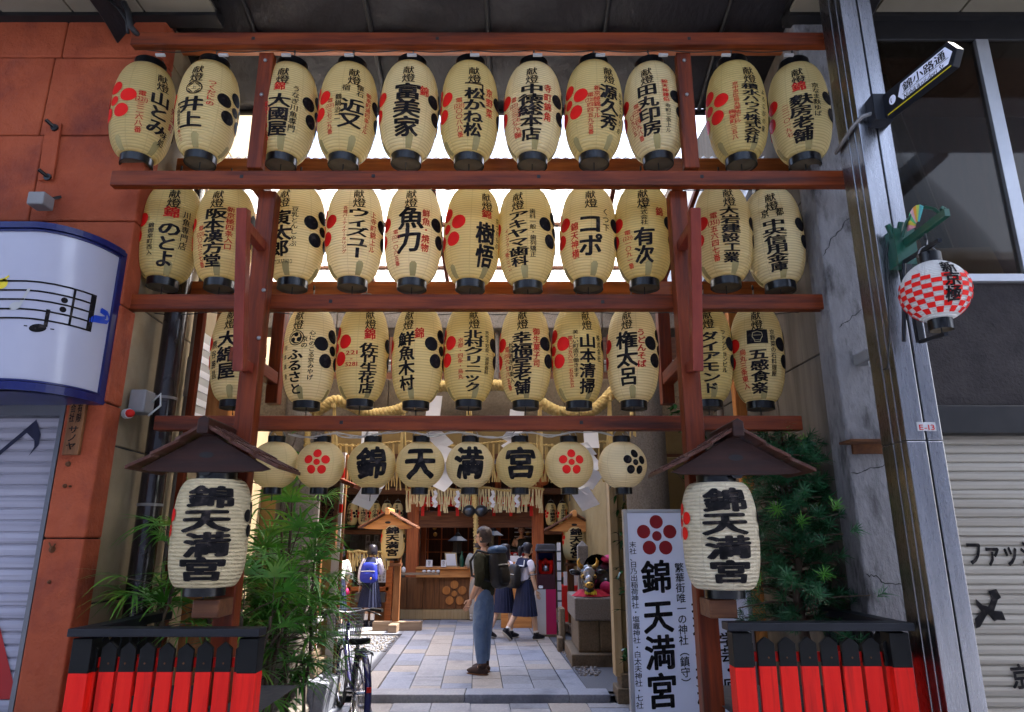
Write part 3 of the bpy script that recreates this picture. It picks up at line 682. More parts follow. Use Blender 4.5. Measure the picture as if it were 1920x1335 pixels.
# soffits of the arcade on both sides
for nm, x0, x1, lab in (("left", -5.2, -2.35, "beige soffit panels of the arcade above the red sandstone wall"), ("right", 2.2, 5.6, "beige soffit panels of the arcade above the big dark window")):
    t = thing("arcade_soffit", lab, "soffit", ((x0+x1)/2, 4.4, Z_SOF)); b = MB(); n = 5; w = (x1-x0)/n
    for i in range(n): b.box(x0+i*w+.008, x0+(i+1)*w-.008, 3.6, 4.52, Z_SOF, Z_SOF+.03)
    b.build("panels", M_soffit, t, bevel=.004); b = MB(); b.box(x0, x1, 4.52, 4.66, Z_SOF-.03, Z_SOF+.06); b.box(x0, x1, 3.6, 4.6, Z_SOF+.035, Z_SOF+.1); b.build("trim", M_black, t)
b = MB()
for y0, y1 in ((-5.6, -2.2), (1.3, 3.6)): b.box(-22, 22, y0, y1, 6.6, 6.75)
for i in range(12): x = -21+3.8*i; b.box(x-.1, x+.1, -2.2, 1.3, 6.55, 6.8)
struct(b.build("arcade_ceiling", mat("pale_ceiling_washi", (.56, .60, .68))))  # unseen street roof, added to dim the fronts; open strip admits sky light
b = MB(); b.box(-22, 22, -5.9, -5.6, 0, 6.75); b.box(-22, -5.25, 4.6, 4.9, 0, 9); b.box(5.65, 22, 4.6, 4.9, 0, 9); struct(b.build("street_wall", mat("grey_shop_row_washi", (.38, .42, .50))))  # unseen shop row, added to block low sky light
# street sign on the column
sg = thing("street_sign", "grey and white arrow shaped street name sign on the steel column", "sign", (2.44, 4.0, 4.465))
A = Vector((2.45, 3.98, 4.455)); B_ = Vector((2.60, 3.35, 4.455)); d = (B_-A); Ls = d.length; d.normalize(); nrm = Vector((0, 0, 1)).cross(d)  # faces -X
if nrm.x > 0: nrm = -nrm
fn = lambda a, c, k: A+d*a+Vector((0, 0, 1))*c+nrm*k
b = MB(); b.prism([(.08, -.085), (Ls-.05, -.085), (Ls, 0), (Ls-.05, .085), (.08, .085)], fn, -.025, .025); b.build("panel", M_fdark, sg, bevel=.003)
sf = lambda u, v: A+d*u+Vector((0, 0, v))+nrm*.0285
b = MB(); wx = [(.20, -.01), (.235, -.055), (Ls-.07, -.055), (Ls-.03, .0), (Ls-.07, .062), (.235, .062)]
b.add([sf(u, v) for u, v in wx], [tuple(range(6))]); b.disc(sf, .155, .0, .028, .032, 0, 1); b.build("name_panel", M_white, sg)
b = MB(); s2 = lambda u, v: sf(u, v)+nrm*.0015; b.htext("錦小路通", s2, .245, Ls-.075, .02, .07, 0, .015); b.htext("Nishikikoji-dori St.", s2, .245, Ls-.085, -.042, .05, 0, .012); b.patch(s2, .235, Ls-.06, -.019, -.016, 0, 1, 1)
b.char("❬", s2, .155, 0, .03, .04, 0, .01)
b.build("lettering", M_ink, sg)
b = MB(); b.patch(lambda u, v: sf(u, v)-nrm*.001, .10, Ls-.055, -.081, -.073, 0, 1, 1); b.build("yellow_line", M_yel, sg)
b = MB(); b.box(2.38, 2.50, 3.9, 4.0, 4.36, 4.56); b.build("clamp_box", M_fdark, sg, bevel=.006)
b = MB(); b.tube([(2.40, 3.94, 4.44), (2.33, 3.97, 4.43), (2.30, 4.05, 4.40), (2.30, 4.3, 4.36)], .014, 8); b.build("strap", M_plast, sg, smooth=True)
# fan bracket with the checked round lantern
fb = thing("fan_bracket", "green enamel bracket with a painted folding fan on the steel column", "bracket", P(1690, 480, 3.98))
b = MB(); q = P(1690, 470, 3.95); b.box(q.x-.06, q.x+.07, 3.9, 3.999, q.z-.11, q.z+.13); e = P(1776, 398, 3.5); s0 = P(1690, 462, 3.95); b.beam(s0, e, .03, .045); b.tube([P(1665, 422, 3.93), P(1676, 446, 3.93)], .02, 8); b.tube([P(1690, 417, 3.9), P(1684, 446, 3.93)], .02, 8)
b.tube([P(1692, 445, 3.88), P(1700, 415, 3.84), P(1716, 396, 3.78), P(1735, 388, 3.68), P(1752, 392, 3.6), P(1764, 402, 3.55), P(1770, 398, 3.53), P(1771, 391, 3.52), P(1767, 389, 3.52), P(1765, 393, 3.52)], .010, 8); b.build("arm", M_green, fb, smooth=True, angle=40)
c = P(1721, 424, 3.75); ax = (P(1741, 408, 3.62)-c).normalized(); zz_ = Vector((0, 0, 1))
fcols = [mat("fan_%d" % i, cc, rough=.4) for i, cc in enumerate(((.75, .3, .35), (.75, .62, .08), (.1, .5, .2), (.75, .45, .5), (.8, .35, .03), (.55, .65, .1), (.1, .45, .45)))]
b = MB(); nb = ax.cross(zz_)
for k in range(7):
    a0, a1 = R(172-k*18.5), R(172-(k+1)*18.5)
    vs = [c+(ax*math.cos(a)*r+zz_*math.sin(a)*r)*1.0+nb*o for o in (.003, -.003) for (r, a) in ((.03, a0), (.13, a0), (.13, a1), (.03, a1))]
    b.add(vs, [(0, 1, 2, 3), (7, 6, 5, 4), (1, 5, 6, 2), (0, 4, 5, 1), (2, 6, 7, 3)], k)
b.build("folding_fan", fcols, fb)
b = MB(); b.tube([P(1695, 492, 3.9), P(1695, 640, 3.9)], .012, 6); b.beam(P(1694, 492, 3.92), P(1762, 450, 3.4), .02, .02); b.beam(P(1726, 641, 3.85), P(1774, 626, 3.45), .02, .02); b.beam(P(1700, 492, 3.92), P(1726, 641, 3.86), .035, .035); b.build("lantern_frame", M_fdark, fb)
sq = thing("spot_light", "small grey spotlight box on the concrete pillar edge", "light", P(1630, 680, 4.5))
b = MB(); q = P(1632, 668, 4.45); b.box(q.x-.045, q.x+.045, 4.4, 4.6, q.z-.035, q.z+.045); b.build("case", M_plast, sq, bevel=.012)
b = MB(); b.tube([q+Vector((-.01, -.02, -.04)), q+Vector((-.01, -.03, -.075))], .02, 10); b.build("lens", M_plastw, sq, smooth=True, angle=40)
b = MB(); b.tube([q+Vector((.0, 0, -.04)), P(1650, 696, 4.3), P(1664, 690, 3.99), P(1668, 640, 3.99), P(1666, 560, 3.985), P(1662, 480, 3.985), P(1668, 440, 3.97)], .005, 6); b.build("cable", M_dwire, sq, smooth=True)
for (x, y, w, h, lab) in ((1548, 910, .10, .11, "upper grey junction box on the brown panel wall"), (1540, 968, .09, .13, "lower grey junction box behind the green branches")):
    q = P(x, y, 5.6); b = MB(); b.box(2.12, 2.26, 5.6-.09, 5.6+.09, q.z-h, q.z+h); e = b.build("junction_box", M_plast, bevel=.01); tag(e, lab, "box")
# ---------------------------------------------------------------- lantern rack
rk = thing("lantern_rack", "tall dark red timber rack that holds three rows of lanterns", "rack", (-.3, 4.5, 0))
def rail(name, x0, x1, yt, yb, Y, dep, m, lab=None):
    ym = (yt+yb)/2; a, c = P(x0, ym, Y), P(x1, ym, Y); z1, z0 = P(960, yt, Y).z, P(960, yb, Y).z
    b = MB(); b.box(a.x, c.x, Y, Y+dep, z0, z1); return b.build(name, m, rk, bevel=.008, label=lab), z0, z1
rail("front_rail", 245, 1555, 60, 83, 4.33, .07, M_mahx, "uppermost rail under the black tarpaulin")
rail("front_rail", 207, 1597, 319, 347, 4.40, .07, M_mahx)
rail("front_rail", 237, 1545, 551, 579, 4.70, .08, M_mahx)
rail("front_rail", 288, 1505, 779, 806, 4.86, .08, M_mahx, "lowest rail above the round lanterns")
rail("back_rail", 250, 1552, 84, 96, 4.90, .06, M_orgx, "back rail with warm sunlight painted in as orange")  # back rails: the sun's warm light is put into the wood colour
rail("back_rail", 330, 1560, 296, 322, 5.05, .08, M_orgx, "back rail with warm sunlight painted in as orange")
rail("back_rail", 318, 1475, 527, 553, 5.30, .08, M_orgx, "back rail with warm sunlight painted in as orange")
zB2 = P(960, 330, 4.40).z; zB1 = P(960, 80, 4.33).z
for X, Xu, sgn in ((-1.79, -1.87, -1), (1.215, 1.305, 1)):
    b = MB(); b.box(X-.064, X+.064, 4.50, 4.62, 0, zB2-.06); b.build("post", M_mahz, rk, bevel=.008)
    b = MB(); b.box(Xu-.055, Xu+.055, 4.41, 4.48, zB2+.075, zB1-.02); b.build("upper_post", M_mahz, rk, bevel=.006)
    b = MB()
    for (x_, y_, z) in ((Xu, 4.405, 4.92), (Xu, 4.405, 5.22), (X+.05, 4.495, 3.05), (X+.05, 4.495, 3.4)):
        b = MB(); b.ell((x_, y_, z), .015, .012, .015, 0, 10, 6); b.build("bolt", M_wire, rk, smooth=True)
    Xr = -1.95 if sgn < 0 else 1.27
    b = MB(); b.box(Xr-.05, Xr+.05, 5.42, 5.53, 2.78, 4.55); b.build("back_post", M_mahz, rk, bevel=.006)
    b = MB(); b.box(Xr-.045, Xr+.045, 4.64, 5.41, 2.93, 3.03); b.build("tie_beam", M_mahy, rk, bevel=.006); b = MB(); b.box(Xr-.045, Xr+.045, 4.64, 5.41, 4.3, 4.39); b.build("tie_beam", M_mahy, rk, bevel=.006)
    b = MB(); b.beam((X+.0*sgn, 4.64, 4.55), (X-.0, 5.3, 4.9), .07, .07, 0, (1, 0, 0)); b.build("brace", M_mahy, rk, bevel=.006)
    b = MB(); b.beam((X, 4.14, 3.84), (X, 4.36, 2.78), .07, .085, 0, (0, 1, 0)); b.box(X-.032, X+.032, 4.19, 4.50, 3.70, 3.775); b.box(X-.032, X+.032, 4.38, 4.50, 2.80, 2.87); b.build("flag_bracket", M_brkt, rk, bevel=.006)
b = MB()
for i, x in enumerate(range(300, 1540, 118)): b.box(P(x, 90, 4.4).x-.035, P(x, 90, 4.4).x+.035, 4.41, 4.43, zB1-.045, zB1-.028)
b.build("cable_clip", M_plastw, rk)
b = MB()
for (x, y, Y) in ((453, 331, 4.40), (1316, 331, 4.40), (475, 72, 4.33), (1292, 72, 4.33), (700, 330, 4.40), (1010, 331, 4.40), (620, 565, 4.70), (1130, 566, 4.70), (820, 72, 4.33), (1090, 792, 4.86), (640, 792, 4.86)):
    q = P(x, y, Y); b.box(q.x-.012, q.x+.012, Y-.004, Y+.01, q.z-.012, q.z+.012)
b.build("peg", M_black, rk)
b = MB()      # thin lamp wire drooping along the top rail and in the middle row
for y0, Y in ((93, 4.46), (352, 4.98), (585, 5.1)):
    b.tube([P(270+12.4*i, y0+5*abs(math.sin(i*.32)), Y) for i in range(100)], .004, 5)
b.build("lamp_wire", M_dwire, rk, smooth=True)
# ---------------------------------------------------------------- black tarpaulin canopy over the rack
cn = thing("tarpaulin_canopy", "black tarpaulin canopy slung over the top of the rack", "canopy", (0, 5, 6))
b = MB(); x0, x1 = -3.15, 2.75; nx, ny = 48, 16
ys = [3.75+1.85*j/ny for j in range(ny+1)]
def tz(u, y):
    sag = .05*abs(math.sin(u*nx*math.pi/8)); t = (y-3.75)/1.85
    e = max(0, abs(u-.5)-.45)/.05
    return 5.96-.32*t*t-sag*.5-.35*e*e+.012*math.sin(y*9+u*40)
vs = [(x0+(x1-x0)*i/nx, y, tz(i/nx, y)) for y in ys for i in range(nx+1)]
fs = [(j*(nx+1)+i, j*(nx+1)+i+1, (j+1)*(nx+1)+i+1, (j+1)*(nx+1)+i) for j in range(ny) for i in range(nx)]
b.add(vs, fs); so_ = b.build("tarpaulin", M_tarp, cn, smooth=True); md = so_.modifiers.new("thick", 'SOLIDIFY'); md.thickness = .012
b = MB()
for i in range(7):
    x = x0+.02+(x1-x0-.04)*i/6; b.tube([(x, 3.75, 5.93), (x, 4.4, 5.89), (x, 5.0, 5.78), (x, 5.6, 5.60)], .02, 8)
b.tube([(x0, 5.6, 5.6), (x1, 5.6, 5.6)], .03, 8); b.tube([(x0, 4.95, 5.79), (x1, 4.95, 5.79)], .02, 8); b.build("rod", M_black, cn, smooth=True)
b = MB(); b.tube([P(232, 5, 4.3), P(240, 20, 4.3), P(245, 50, 4.3), P(262, 70, 4.35)], .022, 8); b.tube([P(205, 0, 4.3), P(225, 18, 4.3), P(238, 40, 4.32), P(240, 62, 4.33)], .012, 8); b.build("tie_rope", M_black, cn, smooth=True)
# ---------------------------------------------------------------- translucent corrugated roof behind the rack
cr = thing("corrugated_roof", "translucent white corrugated roof behind the upper lantern rows", "roof", (-.4, 6.3, 4.6))
RA, RB = (5.35, 4.97), (7.75, 4.48)
def rz(y): return RA[1]+(RB[1]-RA[1])*(y-RA[0])/(RB[0]-RA[0])
b = MB(); xs = [-2.75+.019*i for i in range(263)]
for y0, y1 in ((5.35, 6.5), (6.5, 7.75)):
    for i in range(len(xs)-1):
        za, zb = .016*math.sin(xs[i]*2*math.pi/.076), .016*math.sin(xs[i+1]*2*math.pi/.076)
        b.quad((xs[i], y0, rz(y0)+za), (xs[i+1], y0, rz(y0)+zb), (xs[i+1], y1, rz(y1)+zb), (xs[i], y1, rz(y1)+za))
b.build("corrugated_sheet", M_poly, cr, smooth=True)
b = MB()
for y in (5.42, 6.2, 6.95, 7.68): b.box(-2.75, 2.2, y, y+.05, rz(y)-.065, rz(y)-.03)
b.build("batten", M_brnx, cr, bevel=.004)
b = MB()
for x in (-2.3, -1.55, -.72, .1, .93, 1.7): b.beam((x, 5.36, rz(5.36)-.09), (x, 7.7, rz(7.7)-.09), .04, .05)
b.build("rafter", M_mahy, cr, bevel=.004)

# ---------------------------------------------------------------- paper lanterns
def long_profile(R_, H, rc, n=22, ex=2.5):
    out = []
    for i in range(n+1):
        t = .5-.5*math.cos(math.pi*i/n); q = abs(2*t-1)
        out.append((rc+(R_-rc)*(1-q**ex)**(1/1.7), t*H))
    return out
def round_profile(R_, H, rc, n=22):
    out = []
    for i in range(n+1):
        t = -1+2*i/n; z = H/2*(1+math.sin(t*math.pi/2*.98)); q = math.sin(t*math.pi/2*.98)
        out.append((max(rc, R_*math.sqrt(max(0, 1-q*q*(1-(rc/R_)**2)))), z))
    return out
def prof_r(prof, z):
    for i in range(len(prof)-1):
        (r0, z0), (r1, z1) = prof[i], prof[i+1]
        if z0 <= z <= z1: return r0+(r1-r0)*(z-z0)/max(1e-6, z1-z0)
    return prof[-1][0] if z > prof[-1][1] else prof[0][0]
_caps = {}
def lantern(name, c, R_, H, th, writer, label, group, paper, prof=None, rc=None, cap_h=.06, seg=56, hook=.06, tabs=True, tilt=True, cat="lantern", key=None, capx=1.0):
    """c = bottom of the paper body; th = turn in degrees of the writing, 0 faces the street"""
    c = Vector(c); rc = rc or R_*.5; prof = prof or long_profile(R_, H, rc)
    wc = c-Vector((0, 0, cap_h)); t = thing(name, label, cat, wc, group); c = Vector((0, 0, cap_h))
    if tilt: t.rotation_euler = (R(random.uniform(-1, 1)), R(random.uniform(-1.6, 1.6)), 0)
    ph = random.uniform(0, 6); dent = lambda a, z: 1+.010*math.sin(2*a+ph+z*7)*math.sin(math.pi*min(1, max(0, z/H)))+.006*math.sin(3*a-ph*2+z*11)*math.sin(math.pi*min(1, max(0, z/H)))
    b = MB(); b.lathe(prof, c, seg, 0, False, False, lambda a, z: dent(a, z))
    th0 = R(th)+math.atan2(-wc.x, wc.y)      # th is measured from the line of sight
    def surf(u, v, off=.0055):
        v = max(.0, min(H, v))
        a = th0+u/R_; r = prof_r(prof, v)*dent(a, v)+off
        return Vector((c.x+r*math.sin(a), c.y-r*math.cos(a), c.z+v))
    def pix(v):
        q = wc+Vector((0, -prof_r(prof, v*H), cap_h+v*H))-Vector((0, 0, EYE)); return 667.5-F*(q.z*CP-q.y*SP)/(q.y*CP+q.z*SP)
    ys_ = [pix(i/60) for i in range(61)]; yb_, yt_ = max(ys_), min(ys_)
    def inv(sv):
        tgt = yb_+(yt_-yb_)*sv; return min(range(61), key=lambda i: abs(ys_[i]-tgt))/60
    va, vb_ = max(inv(.12), .085), inv(.85); ka = (vb_-va)/.73; kb = va-ka*.12
    wsurf = lambda u, v: surf(u, (ka*v/H+kb)*H)
    if tabs:
        for k in range(4):
            u0 = (R(k*90+10))*R_; n = 6
            s2 = lambda u, v: surf(u, v, .0015)
            b.patch(lambda p, q, u0=u0: s2(u0+p*(.033 if q < .75 else .033*math.sqrt(max(0, 1-((q-.75)/.25)**2*.8)))*R_/.22, .004+q*H*.12), -1, 1, 0, 1, 3, 3, 6)
    writer(b, wsurf if tabs else surf, R_, H)
    loc0 = t.location.copy(); rot0 = t.rotation_euler.copy(); t.location = (0, 0, 0)
    b.build("shade", [paper, M_ink, M_red, M_tab, M_inkr], t, smooth=True)
    k = (key or name, round(R_, 3), round(H, 3))
    if k not in _caps:
        b1 = MB(); b1.lathe([(rc*.97, 0), (rc*1.03, .0), (rc*1.03, cap_h), (rc*.9, cap_h)], (0, 0, 0), 32, 0, False, False); b1.lathe([(rc*.93, cap_h*.3), (.012, cap_h*.3)], (0, 0, 0), 32, 1, False, True); b1.lathe([(rc*.94, cap_h), (rc*.94, 0)], (0, 0, 0), 32, 1, False, False)
        b1.tube([(0, 0, cap_h*.3), (0, 0, -.05)], .004, 6, 2)
        o1 = b1.build("bottom_cap", [M_blk, M_capin, M_dwire], t, smooth=True, angle=40)
        b2 = MB(); zt = cap_h+H; b2.lathe([(rc*.9, zt-.004), (rc*1.03, zt-.004), (rc*1.03, zt+cap_h*capx), (rc*.9, zt+cap_h*capx), (rc*.9, zt)], (0, 0, 0), 32, 0, False, False)
        o2 = b2.build("top_cap", M_blk, t, smooth=True, angle=40)
        b3 = MB(); zt += cap_h*capx; b3.tube([(rc*math.cos(math.pi*i/10), 0, zt-.02+(hook+.03)*math.sin(math.pi*i/10)) for i in range(11)], .0045, 6); b3.tube([(0, 0, zt+hook), (0.004, 0, zt+hook+.05)], .005, 6); b3.tube([(0, 0, zt+hook+.05), (0.0, 0, zt+hook+.09)], .007, 6, 1)
        o3 = b3.build("handle", [M_wire, M_dwire], t, smooth=True); _caps[k] = (o1, o2, o3)
    else:
        for o in _caps[k]:
            q = o.copy(); COL.objects.link(q); q.parent = t
    t.location = loc0
    return t
def writing(main, cols, wmain=.135, top=.735, bot=.2, extra=None, head=True, hx=0):
    def w(b, s, R_, H):
        k = R_/.224
        if head:
            b.char("献", s, hx*k, H*.895, .092*k, .112*H, 1, .014, .2, slant=.14); b.char("燈", s, hx*k+.004, H*.785, .105*k, .118*H, 1, .014, .2, slant=.14)
        if main: b.vtext(main, s, 0, H*(bot+(top-bot)*.95), H*bot, wmain*1.25*k, 1, .035, .16, fit=1.06, maxh=wmain*k*1.4)
        for c in cols:
            text, dth, vt, vb, ww, col = c[:6]
            b.vtext(text, s, R(dth*1.06)*R_, H*vt, H*vb, ww*1.12*k, 1 if col == 'K' else 4, (c[6] if len(c) > 6 else .006)+.010, 0, fit=1.0, maxh=ww*k*1.4)
        crest(b, s, R(88)*R_, H*.545, H*.235, 1); crest(b, s, -R(88)*R_, H*.545, H*.235, 2)
        if extra: extra(b, s, R_, H)
    return w
def circle_mark(b, s, R_, H):
    v = .655*H; r = .062
    for i in range(28):
        a0, a1 = 2*math.pi*i/28, 2*math.pi*(i+1)/28
        b.add([s(r*math.cos(a0), v+r*math.sin(a0)), s(r*math.cos(a1), v+r*math.sin(a1)), s(.86*r*math.cos(a1), v+.86*r*math.sin(a1)), s(.86*r*math.cos(a0), v+.86*r*math.sin(a0))], [(0, 1, 2, 3)], 1)
    def ln(x0, y0, x1, y1, w=.0035):
        d = Vector((x1-x0, y1-y0)).normalized(); n = Vector((-d.y, d.x))*w
        b.add([s(x0+n.x, v+y0+n.y), s(x1+n.x, v+y1+n.y), s(x1-n.x, v+y1-n.y), s(x0-n.x, v+y0-n.y)], [(0, 1, 2, 3)], 1)
    for sx in (-1, 1):
        for sy in (-1, 1): ln(sx*.046, sy*.008-.0*sy, sx*.006, sy*.046); ln(sx*.044, sy*.030, sx*.02, sy*.044)
    b.char("上", s, 0, v, .036, .036, 1, .01)
def tomoe(b, s, R_, H):
    v = .645*H; r = .062*R_/.2
    for i in range(28):
        a0, a1 = 2*math.pi*i/28, 2*math.pi*(i+1)/28
        b.add([s(r*math.cos(a0), v+r*math.sin(a0)), s(r*math.cos(a1), v+r*math.sin(a1)), s(.88*r*math.cos(a1), v+.88*r*math.sin(a1)), s(.88*r*math.cos(a0), v+.88*r*math.sin(a0))], [(0, 1, 2, 3)], 1)
    for k in range(3):
        a = R(90+k*120); b.disc(s, .45*r*math.cos(a), v+.45*r*math.sin(a), .3*r, .3*r, 1, 2, 14)
        prev = None
        for i in range(9):
            t = i/8; aa = a+R(20)+t*R(105); rr = (.62+.2*t)*r; w = .17*r*(1-t); p = [s((rr-w)*math.cos(aa), v+(rr-w)*math.sin(aa)), s((rr+w*.6)*math.cos(aa), v+(rr+w*.6)*math.sin(aa))]
            if prev: b.add([prev[0], prev[1], p[1], p[0]], [(0, 1, 2, 3)], 1)
            prev = p
def roof_mark(b, s, R_, H):
    v = .72*H; b.patch(s, -.07, .07, v, v+.012, 1, 4, 1); b.patch(s, .058, .07, v-.11, v, 1, 1, 4)
def emblem(b, s, R_, H):
    v = .66*H; b.patch(s, -.075, .075, v-.055, v+.055, 1, 6, 2); f = lambda u, w: s(u, w)+Vector((0, -.002, 0))
    pts = [(-.032, .03), (-.036, .0), (-.02, -.03), (-.02, -.042), (.02, -.042), (.02, -.03), (.036, .0), (.032, .03), (.0, .04)]
    for i in range(len(pts)):
        (x0, y0), (x1, y1) = pts[i], pts[(i+1) % len(pts)]; d = Vector((x1-x0, y1-y0)).normalized(); n = Vector((-d.y, d.x))*.002
        b.add([f(x0+n.x, v+y0+n.y), f(x1+n.x, v+y1+n.y), f(x1-n.x, v+y1-n.y), f(x0-n.x, v+y0-n.y)], [(0, 1, 2, 3)], 0)
    b.patch(f, -.026, .026, v+.008, v+.011, 0, 2, 1); b.patch(f, -.02, .02, v-.03, v-.028, 0, 2, 1)
NISH = lambda dth=0, vt=.745, vb=.62, w=.075: ("錦", dth, vt, vb, w, 'R', .02)
TOP = [
 (272, 100, 312, 27, "山とみ", dict(cols=[("電[(221)]三二六八番", -32, .66, .18, .05, 'R'), ("先斗町", 30, .64, .34, .055, 'R'), ("味処", 17, .30, .13, .06, 'K')], bot=.22), "red petals at its left edge, three loose bold characters"),
 (389, 96, 308, -30, "井上", dict(cols=[("つくだにの", 30, .78, .46, .055, 'R', .012), ("錦小路高倉東入", -26, .5, .2, .035, 'K'), ("電二二一", -28, .2, .08, .035, 'R')], top=.56, bot=.2, wmain=.15, extra=circle_mark), "circled mark above two bold characters"),
 (537, 100, 312, -17, "大國屋", dict(cols=[NISH(-2, .755, .645), ("うなぎ川魚専門", 27, .74, .2, .055, 'K'), ("電[(221)]〇六四八番", -24, .52, .1, .045, 'R')], top=.63, bot=.14), "small red character over three bold black ones, red writing low left"),
 (651, 100, 312, 6, "近又", dict(cols=[("懐石", 13, .75, .6, .055, 'K'), ("宿", -12, .72, .64, .055, 'K'), ("御幸町通四条上ル", 31, .7, .22, .045, 'R'), ("電[(221)]三七二九番", -40, .56, .16, .045, 'R'), ("鶴鍋治二", -24, .6, .3, .045, 'K')], top=.57, bot=.23, wmain=.15), "two large characters with five small columns round them"),
 (766, 98, 309, -6, "富美家", dict(cols=[("錦", 32, .74, .58, .07, 'R', .015)], top=.75, bot=.12, wmain=.17), "three very heavy characters, one red character at right"),
 (881, 106, 312, 8, "松かね松", dict(cols=[("京野菜", 30, .72, .36, .06, 'R', .01), ("電[(221)]〇〇八八番", -27, .56, .13, .05, 'R')], top=.7, bot=.14, extra=roof_mark), "bold writing under a black corner stroke"),
 (997, 100, 312, -3, "中徳総本店", dict(cols=[("寺町錦角", 31, .75, .3, .06, 'R', .01), ("電[(221)]三三七八番", -33, .6, .14, .045, 'R'), ("三七七一九番", -25, .46, .14, .04, 'R')], top=.76, bot=.1, wmain=.15), "five dense heavy characters between red columns"),
 (1110, 98, 309, 33, "源久秀", dict(cols=[("新京極錦下ル", -24, .68, .3, .045, 'R'), ("電[(221)]四四五九五番", -36, .6, .14, .045, 'R'), ("お茶とのりの", 28, .7, .2, .04, 'K')], wmain=.125), "complete red blossom at left, thin characters at right"),
 (1228, 99, 310, -8, "田丸印房", dict(cols=[("錦天神鎌伯", 32, .78, .5, .05, 'R', .01), ("寺町三条上ル", 34, .48, .16, .042, 'K'), ("電[(221)]二四九八番", -24, .54, .12, .045, 'R'), ("〇九六五", -36, .44, .2, .04, 'R')], top=.76, bot=.15), "four heavy characters, half red half black column at right"),
 (1380, 103, 312, 31, "積水ハウス株式会社", dict(cols=[("京中京区烏丸御池下ル", -27, .76, .28, .042, 'R'), ("梅屋町三五八", -36, .44, .12, .048, 'R'), ("よろこびの家", 26, .7, .2, .036, 'K')], top=.76, bot=.08, wmain=.115), "long column of nine small black characters, complete red blossom"),
 (1497, 101, 312, 5, "麩房老舗", dict(cols=[NISH(0, .765, .645, .09), ("京なま麩ゆば", 28, .74, .34, .055, 'K'), ("二二一〇一九七", -27, .54, .17, .05, 'R')], top=.63, bot=.1), "large red character over four heavy black ones"),
]
MID = [
 (318, 338, 540, -4, "のとよ", dict(cols=[NISH(0, .74, .61, .10), ("川魚専門店", 27, .73, .3, .055, 'K'), ("錦御幸町西入", -31, .54, .2, .045, 'K')], top=.59, bot=.1, wmain=.13), "large red character above three rounded ones"),
 (423, 340, 543, -22, "阪本漢方堂", dict(cols=[("新京極四条入口", 27, .76, .28, .055, 'R', .01), ("電[(221)]〇六三七番", -25, .54, .1, .045, 'R')], top=.76, bot=.1, wmain=.13), "its front hidden by the dark bracket"),
 (557, 340, 542, -31, "寅太郎", dict(cols=[("豆乳とんしゃぶ", 24, .74, .3, .05, 'K')], top=.72, bot=.2, wmain=.13, extra=lambda b, s, R_, H: b.htext("TORATARO", s, -.06, .1, .155*H, .045, 1, .004)), "complete black blossom at right, latin letters at its foot"),
 (667, 340, 541, 5, "ウィズユー", dict(cols=[("上寺町錦上ル", 30, .72, .26, .05, 'R'), ("各種パーティケータリング", -24, .74, .22, .034, 'R')], top=.75, bot=.18, wmain=.14), "large sharp kana strokes between two red columns"),
 (776, 340, 543, -9, "魚力", dict(cols=[("鮮魚・焼物", 30, .73, .26, .06, 'R', .014), ("電[(221)]一〇六五番", -27, .5, .12, .045, 'R')], top=.76, bot=.25, wmain=.16), "two very large characters beside a red column"),
 (883, 342, 545, 29, "樹悟", dict(cols=[NISH(-1, .74, .64, .08), ("まごころ", 0, .43, .3, .045, 'K'), ("京つけもの", 27, .7, .35, .04, 'K')], top=.62, bot=.12, wmain=.14), "complete red blossom at left above the middle"),
 (989, 343, 547, -17, "アキヤマ歯科", dict(cols=[("歯科一般・歯列矯正", 28, .74, .22, .045, 'K'), ("インプラント", -23, .55, .25, .036, 'R'), ("電二二一", -27, .3, .1, .036, 'R')], top=.75, bot=.14, wmain=.135), "six bold characters at left with thin black column"),
 (1100, 342, 543, 6, "コポ", dict(cols=[("くつ下", 29, .75, .48, .055, 'K'), ("錦天神横", -31, .58, .19, .06, 'R', .012)], top=.69, bot=.2, wmain=.15), "two large angular kana, red column at left"),
 (1203, 341, 542, 3, "有次", dict(cols=[("株式会社", 1, .76, .53, .05, 'K'), ("錦", 31, .76, .62, .06, 'R', .012), ("電[(221)]一〇九一番", -31, .5, .1, .05, 'R')], top=.52, bot=.13, wmain=.14), "four little characters above two large ones"),
 (1353, 342, 540, 17, "大岩建設工業", dict(cols=[("電[(351)]五六四七番", -30, .68, .15, .055, 'R', .01)], top=.76, bot=.13, wmain=.115), "partly hidden by the right bracket, red blossom behind it"),
 (1453, 345, 547, 3, "中央信用金庫", dict(cols=[("京", -13, .76, .66, .055, 'K', .012), ("都", 13, .76, .66, .055, 'K', .012)], top=.66, bot=.09, wmain=.135), "two small characters side by side above a dense column"),
]
